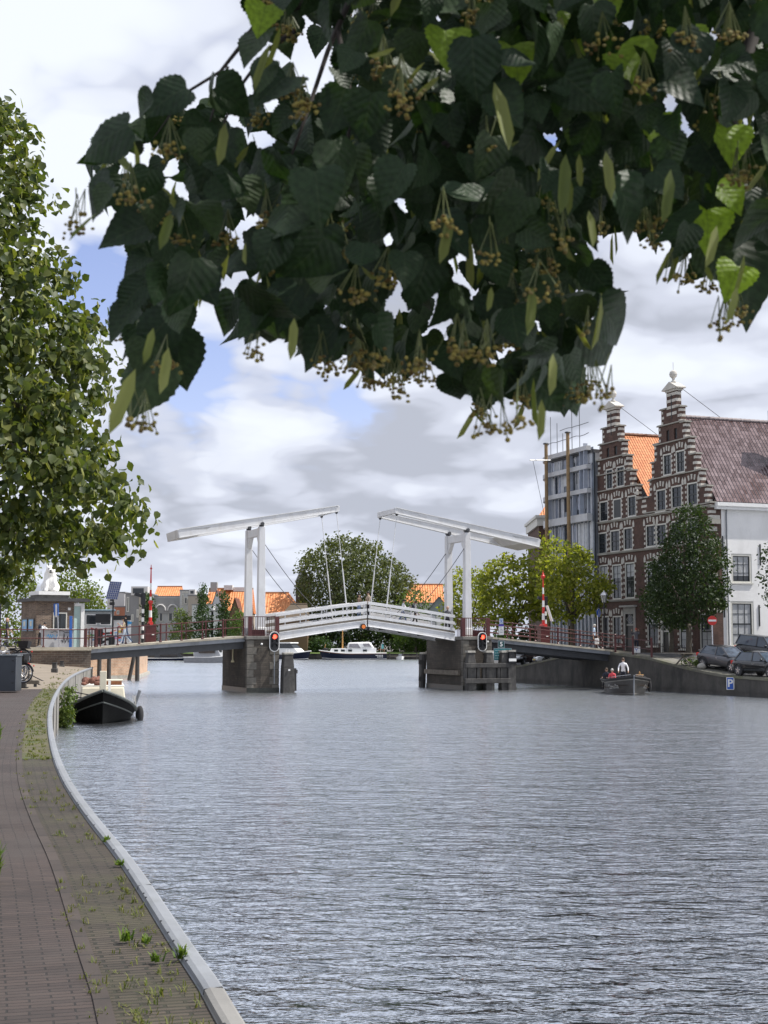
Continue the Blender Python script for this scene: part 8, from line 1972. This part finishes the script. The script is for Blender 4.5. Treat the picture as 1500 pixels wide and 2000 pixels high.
# ---- cars
def car(label, loc, rz, paint, kind='hatch', glass=None, yaw=0):
    o = thing('parked_car', label, 'car', loc, rz, 'cars parked on the right quay'); gm = glass or mat('car_glass', (.05, .07, .10), .05, 0, .3, .8, spec=.8)
    L, Wd = (4.25, 1.78) if kind != 'suv' else (4.5, 1.85); H = 1.46 if kind != 'suv' else 1.68; bz = .22; hw = Wd / 2; belt = .93 if kind != 'suv' else 1.05
    # lower body: stations along x (front +)
    st = [(-2.12, .50, .80, .74), (-2.05, .30, .90, .84), (-1.7, .24, belt + .03, .97), (-1.0, bz, belt + .02, 1.0), (0, bz, belt, 1.0), (.75, bz, belt - .02, 1.0), (1.15, .24, belt - .06, .98), (1.7, .26, belt - .17, .94), (1.98, .30, belt - .27, .86), (2.10, .42, belt - .36, .74)]
    rows = []
    for x, zb, zt, k in st:
        w = hw * k; zm = zb + (zt - zb) * .55
        half = [(w * .88, zb), (w * .98, zb + .10), (w * 1.0, zm), (w * .975, zt - .10), (w * .90, zt - .02), (w * .6, zt + .012)]
        rows.append([Vector((x, -y, z)) for y, z in half] + [Vector((x, y, z)) for y, z in reversed(half)])
    b = MB(); b.grid(rows, closed=True); b.quad(*rows[0]); b.quad(*rows[-1]); body = b.build('body', paint, o, smooth=True, sub=1)
    # glasshouse and roof
    zr = H; xr, xf, tr_, tf = (-1.75, .95, -1.35, .10) if kind != 'suv' else (-1.95, .85, -1.75, .10)
    lo = [(xr, -hw * .90, belt - .02), (xf, -hw * .88, belt - .03), (xf + .18, 0, belt - .03), (xf, hw * .88, belt - .03), (xr, hw * .90, belt - .02)]
    hi = [(tr_, -hw * .66, zr - .06), (tf, -hw * .68, zr - .05), (tf + .08, 0, zr - .04), (tf, hw * .68, zr - .05), (tr_, hw * .66, zr - .06)]
    b = MB(); b.hexa(lo, hi); b.build('windows', gm, o)
    b = MB(); rows = []
    for x, z, k in ((tr_ - .10, zr - .10, .62), (tr_ + .1, zr - .035, .69), (-.6, zr, .72), (tf - .15, zr - .02, .71), (tf + .10, zr - .075, .66)): rows.append([(x, -hw * k, z - .05), (x, -hw * k * .85, z), (x, 0, z + .02), (x, hw * k * .85, z), (x, hw * k, z - .05)])
    b.grid(rows); b.build('roof', paint, o, smooth=True, fix=True)
    for sd in (-1, 1):
        b = MB()
        for (x0, x1) in ((xf - .02, tf + .02), (-.25, -.32), (xr + .05, tr_ - .02)): b.bar((x0, sd * hw * .895, belt - .02), (x1, sd * hw * .685, zr - .06), .085, .05, up=(0, sd, .4))
        b.each('pillar', paint if True else M['black'], o)
        MB().ball((xf - .22, sd * (hw + .07), belt + .06), (.08, .11, .075), 10, 8).build('mirror', paint, o, smooth=True)
        MB().box(-.15, .05, sd * hw - .012, sd * hw + .02, .72, .75).build('handle', M['chrome'] if kind == 'hatch' else paint, o)
        b = MB(); b.hexa([(1.62, sd * hw * .62, .60), (2.02, sd * hw * .50, .58), (1.98, sd * hw * .80, .60), (1.66, sd * hw * .955, .63)], [(1.6, sd * hw * .60, .73), (1.95, sd * hw * .50, .70), (1.92, sd * hw * .80, .72), (1.6, sd * hw * .94, .75)]); b.build('headlight', mat('headlight_glass', (.55, .58, .62), .1, .3, .2, 6), o)
        b = MB(); b.box(-2.1, -1.98, sd * hw * .55, sd * hw * .82, .70, .88); b.build('tail_light', M['red'], o)
        for x in (-1.28, 1.32):
            b = MB(); yy = sd * (hw - .10); b.tube([(x, yy - sd * .1, .32), (x, yy + sd * .115, .32)], .325, 22); w = b.build('wheel', M['rubber'], o); b = MB(); b.tube([(x, yy + sd * .11, .32), (x, yy + sd * .122, .32)], .215, 18); b.build('rim', M['dark_steel'], w)
            b = MB()
            for k in range(5): a = 2 * math.pi * k / 5 + .3; b.bar((x, yy + sd * .128, .32), (x + .2 * math.cos(a), yy + sd * .128, .32 + .2 * math.sin(a)), .07, .012, up=(0, 1, 0))
            b.tube([(x, yy + sd * .12, .32), (x, yy + sd * .135, .32)], .05, 10); b.build('spokes', M['chrome'], w)
            b = MB(); pts = [Vector((x + .375 * math.cos(a), sd * (hw - .012), .34 + .375 * math.sin(a))) for a in [math.pi * k / 14 for k in range(15)]]; b.tube(pts, .035, 6); b.build('wheel_arch', M['rubber'], o)
    MB().box(2.06, 2.13, -.5, .5, .36, .46).box(2.02, 2.09, -.45, .45, .56, .62).build('grille', M['black'], o); MB().box(2.095, 2.14, -.26, .26, .46, .56).build('number_plate', mat('plate_yellow', (.62, .45, .05), .5, 0, .05), o); return o
graphite = mat('graphite_paint', (.10, .10, .11), .28, .6, .05, coat=.6); blackp = mat('black_car_paint', (.012, .013, .015), .15, 0, .1, coat=.8); whitep = mat('white_car_paint', (.7, .7, .7), .2, 0, .03, coat=.6); darkp = mat('dark_suv_paint', (.022, .024, .03), .2, .2, .1, coat=.7)
def carz(X, Y): return rz_(Y)
cd = Vector((.46, -.89, 0)).normalized(); crz = math.atan2(cd.y, cd.x)
def put_car(label, px, py, Y, rz, paint, kind='hatch'):
    p = zone(px, Y, rz_(Y)); o = car(label, p, rz, paint, kind)
    sl = (rz_(Y - 1.2) - rz_(Y + 1.2)) / 2.4 * abs(math.sin(rz)); o.rotation_euler = (0, -math.atan(sl) * (1 if math.sin(rz) < 0 else -1), rz); return o
put_car('graphite grey hatchback parked on the quay below the no entry sign', 1420, 1300, 87.2, crz, graphite)
put_car('black car nearest the right edge, parked in front of the grey hatchback', 1493, 1310, 82.6, crz, blackp)
put_car('dark car with its roof showing behind the black car at the right edge', 1497, 1280, 90.5, crz + R(8), darkp, 'suv')
o = put_car('black car with a yellow number plate half hidden under the right bridge approach', 1012, 1290, 120, R(-112), blackp); o = put_car('white car seen low under the right bridge approach', 1092, 1283, 115.5, R(-170), whitep)
# ---- picnic table and planting at the foot of the dark tree
tbz = rz_(89.5); pt = thing('picnic_table', 'low dark picnic table with benches beneath the dark tree', 'table', zone(1352, 89.3, tbz), R(25))
MB().box(-1.0, 1.0, -.35, .35, .70, .75).build('tabletop', M['timber'], pt)
for sd in (-1, 1): MB().box(-1.0, 1.0, sd * .72 - .12, sd * .72 + .12, .42, .46).build('bench', M['timber'], pt); MB().bar((sd * .7, -.8, 0), (sd * .7, .25, .72), .07, .08).bar((sd * .7, .8, 0), (sd * .7, -.25, .72), .07, .08).build('leg', M['timber'], pt)
shrub('shrub', 'small bright green shrub under the picnic table', 'shrub', [(1330, 1300), (1335, 1285), (1352, 1280), (1366, 1288), (1368, 1300)], 89.0, .3, GREENC, 26, 10, .10, .13, 'green_leaf', None, tbz)
o = tag(MB().ball((0, 0, .16), (.3, .22, .2), 10, 8).build('boulder', M['granite'], smooth=True), 'pale rounded stone beside the rear wheel of the grey hatchback', 'stone'); o.location = zone(1370, 87.8, rz_(87.8))
ab2 = thing('notice_stand', 'small white notice with a blue drawing on the railing end of the right quay', 'sign', (rline(95.6) + .5, 95.6, rz_(95.6))); plate(ab2, 'panel', M['white_plain'], -.1, .42, .12, .52, 0, .02); MB().bar((.05, -.03, .42), (.16, -.03, .3), .03, .01, up=(0, 1, 0)).bar((.16, -.032, .3), (.27, -.032, .42), .03, .01, up=(0, 1, 0)).bar((.16, -.034, .3), (.16, -.034, .2), .03, .01, up=(0, 1, 0)).build('drawing', blue, ab2); MB().tube([(.16, .03, 0), (.16, .03, .5)], .03, 6).build('post', M['black'], ab2)
# planters with shrubs and parked bicycles behind the right railing
for k, (px, c_) in enumerate(((985, 'flowering'), (1035, 'leafy'))):
    shrub('shrub', ('low leafy green shrub behind the right railing, beside the info sign', 'low dark shrub behind the right railing, left of the maroon barrier base')[k], 'shrub', [(px - 22, 1262), (px - 20, 1236), (px, 1228), (px + 20, 1236), (px + 24, 1262)], 110, .8, (GREENC, DARKC)[k], 70, 11, .2, .2, ('green_leaf', 'shady_leaf')[k], 'shrubs behind the right railing', 1.5)
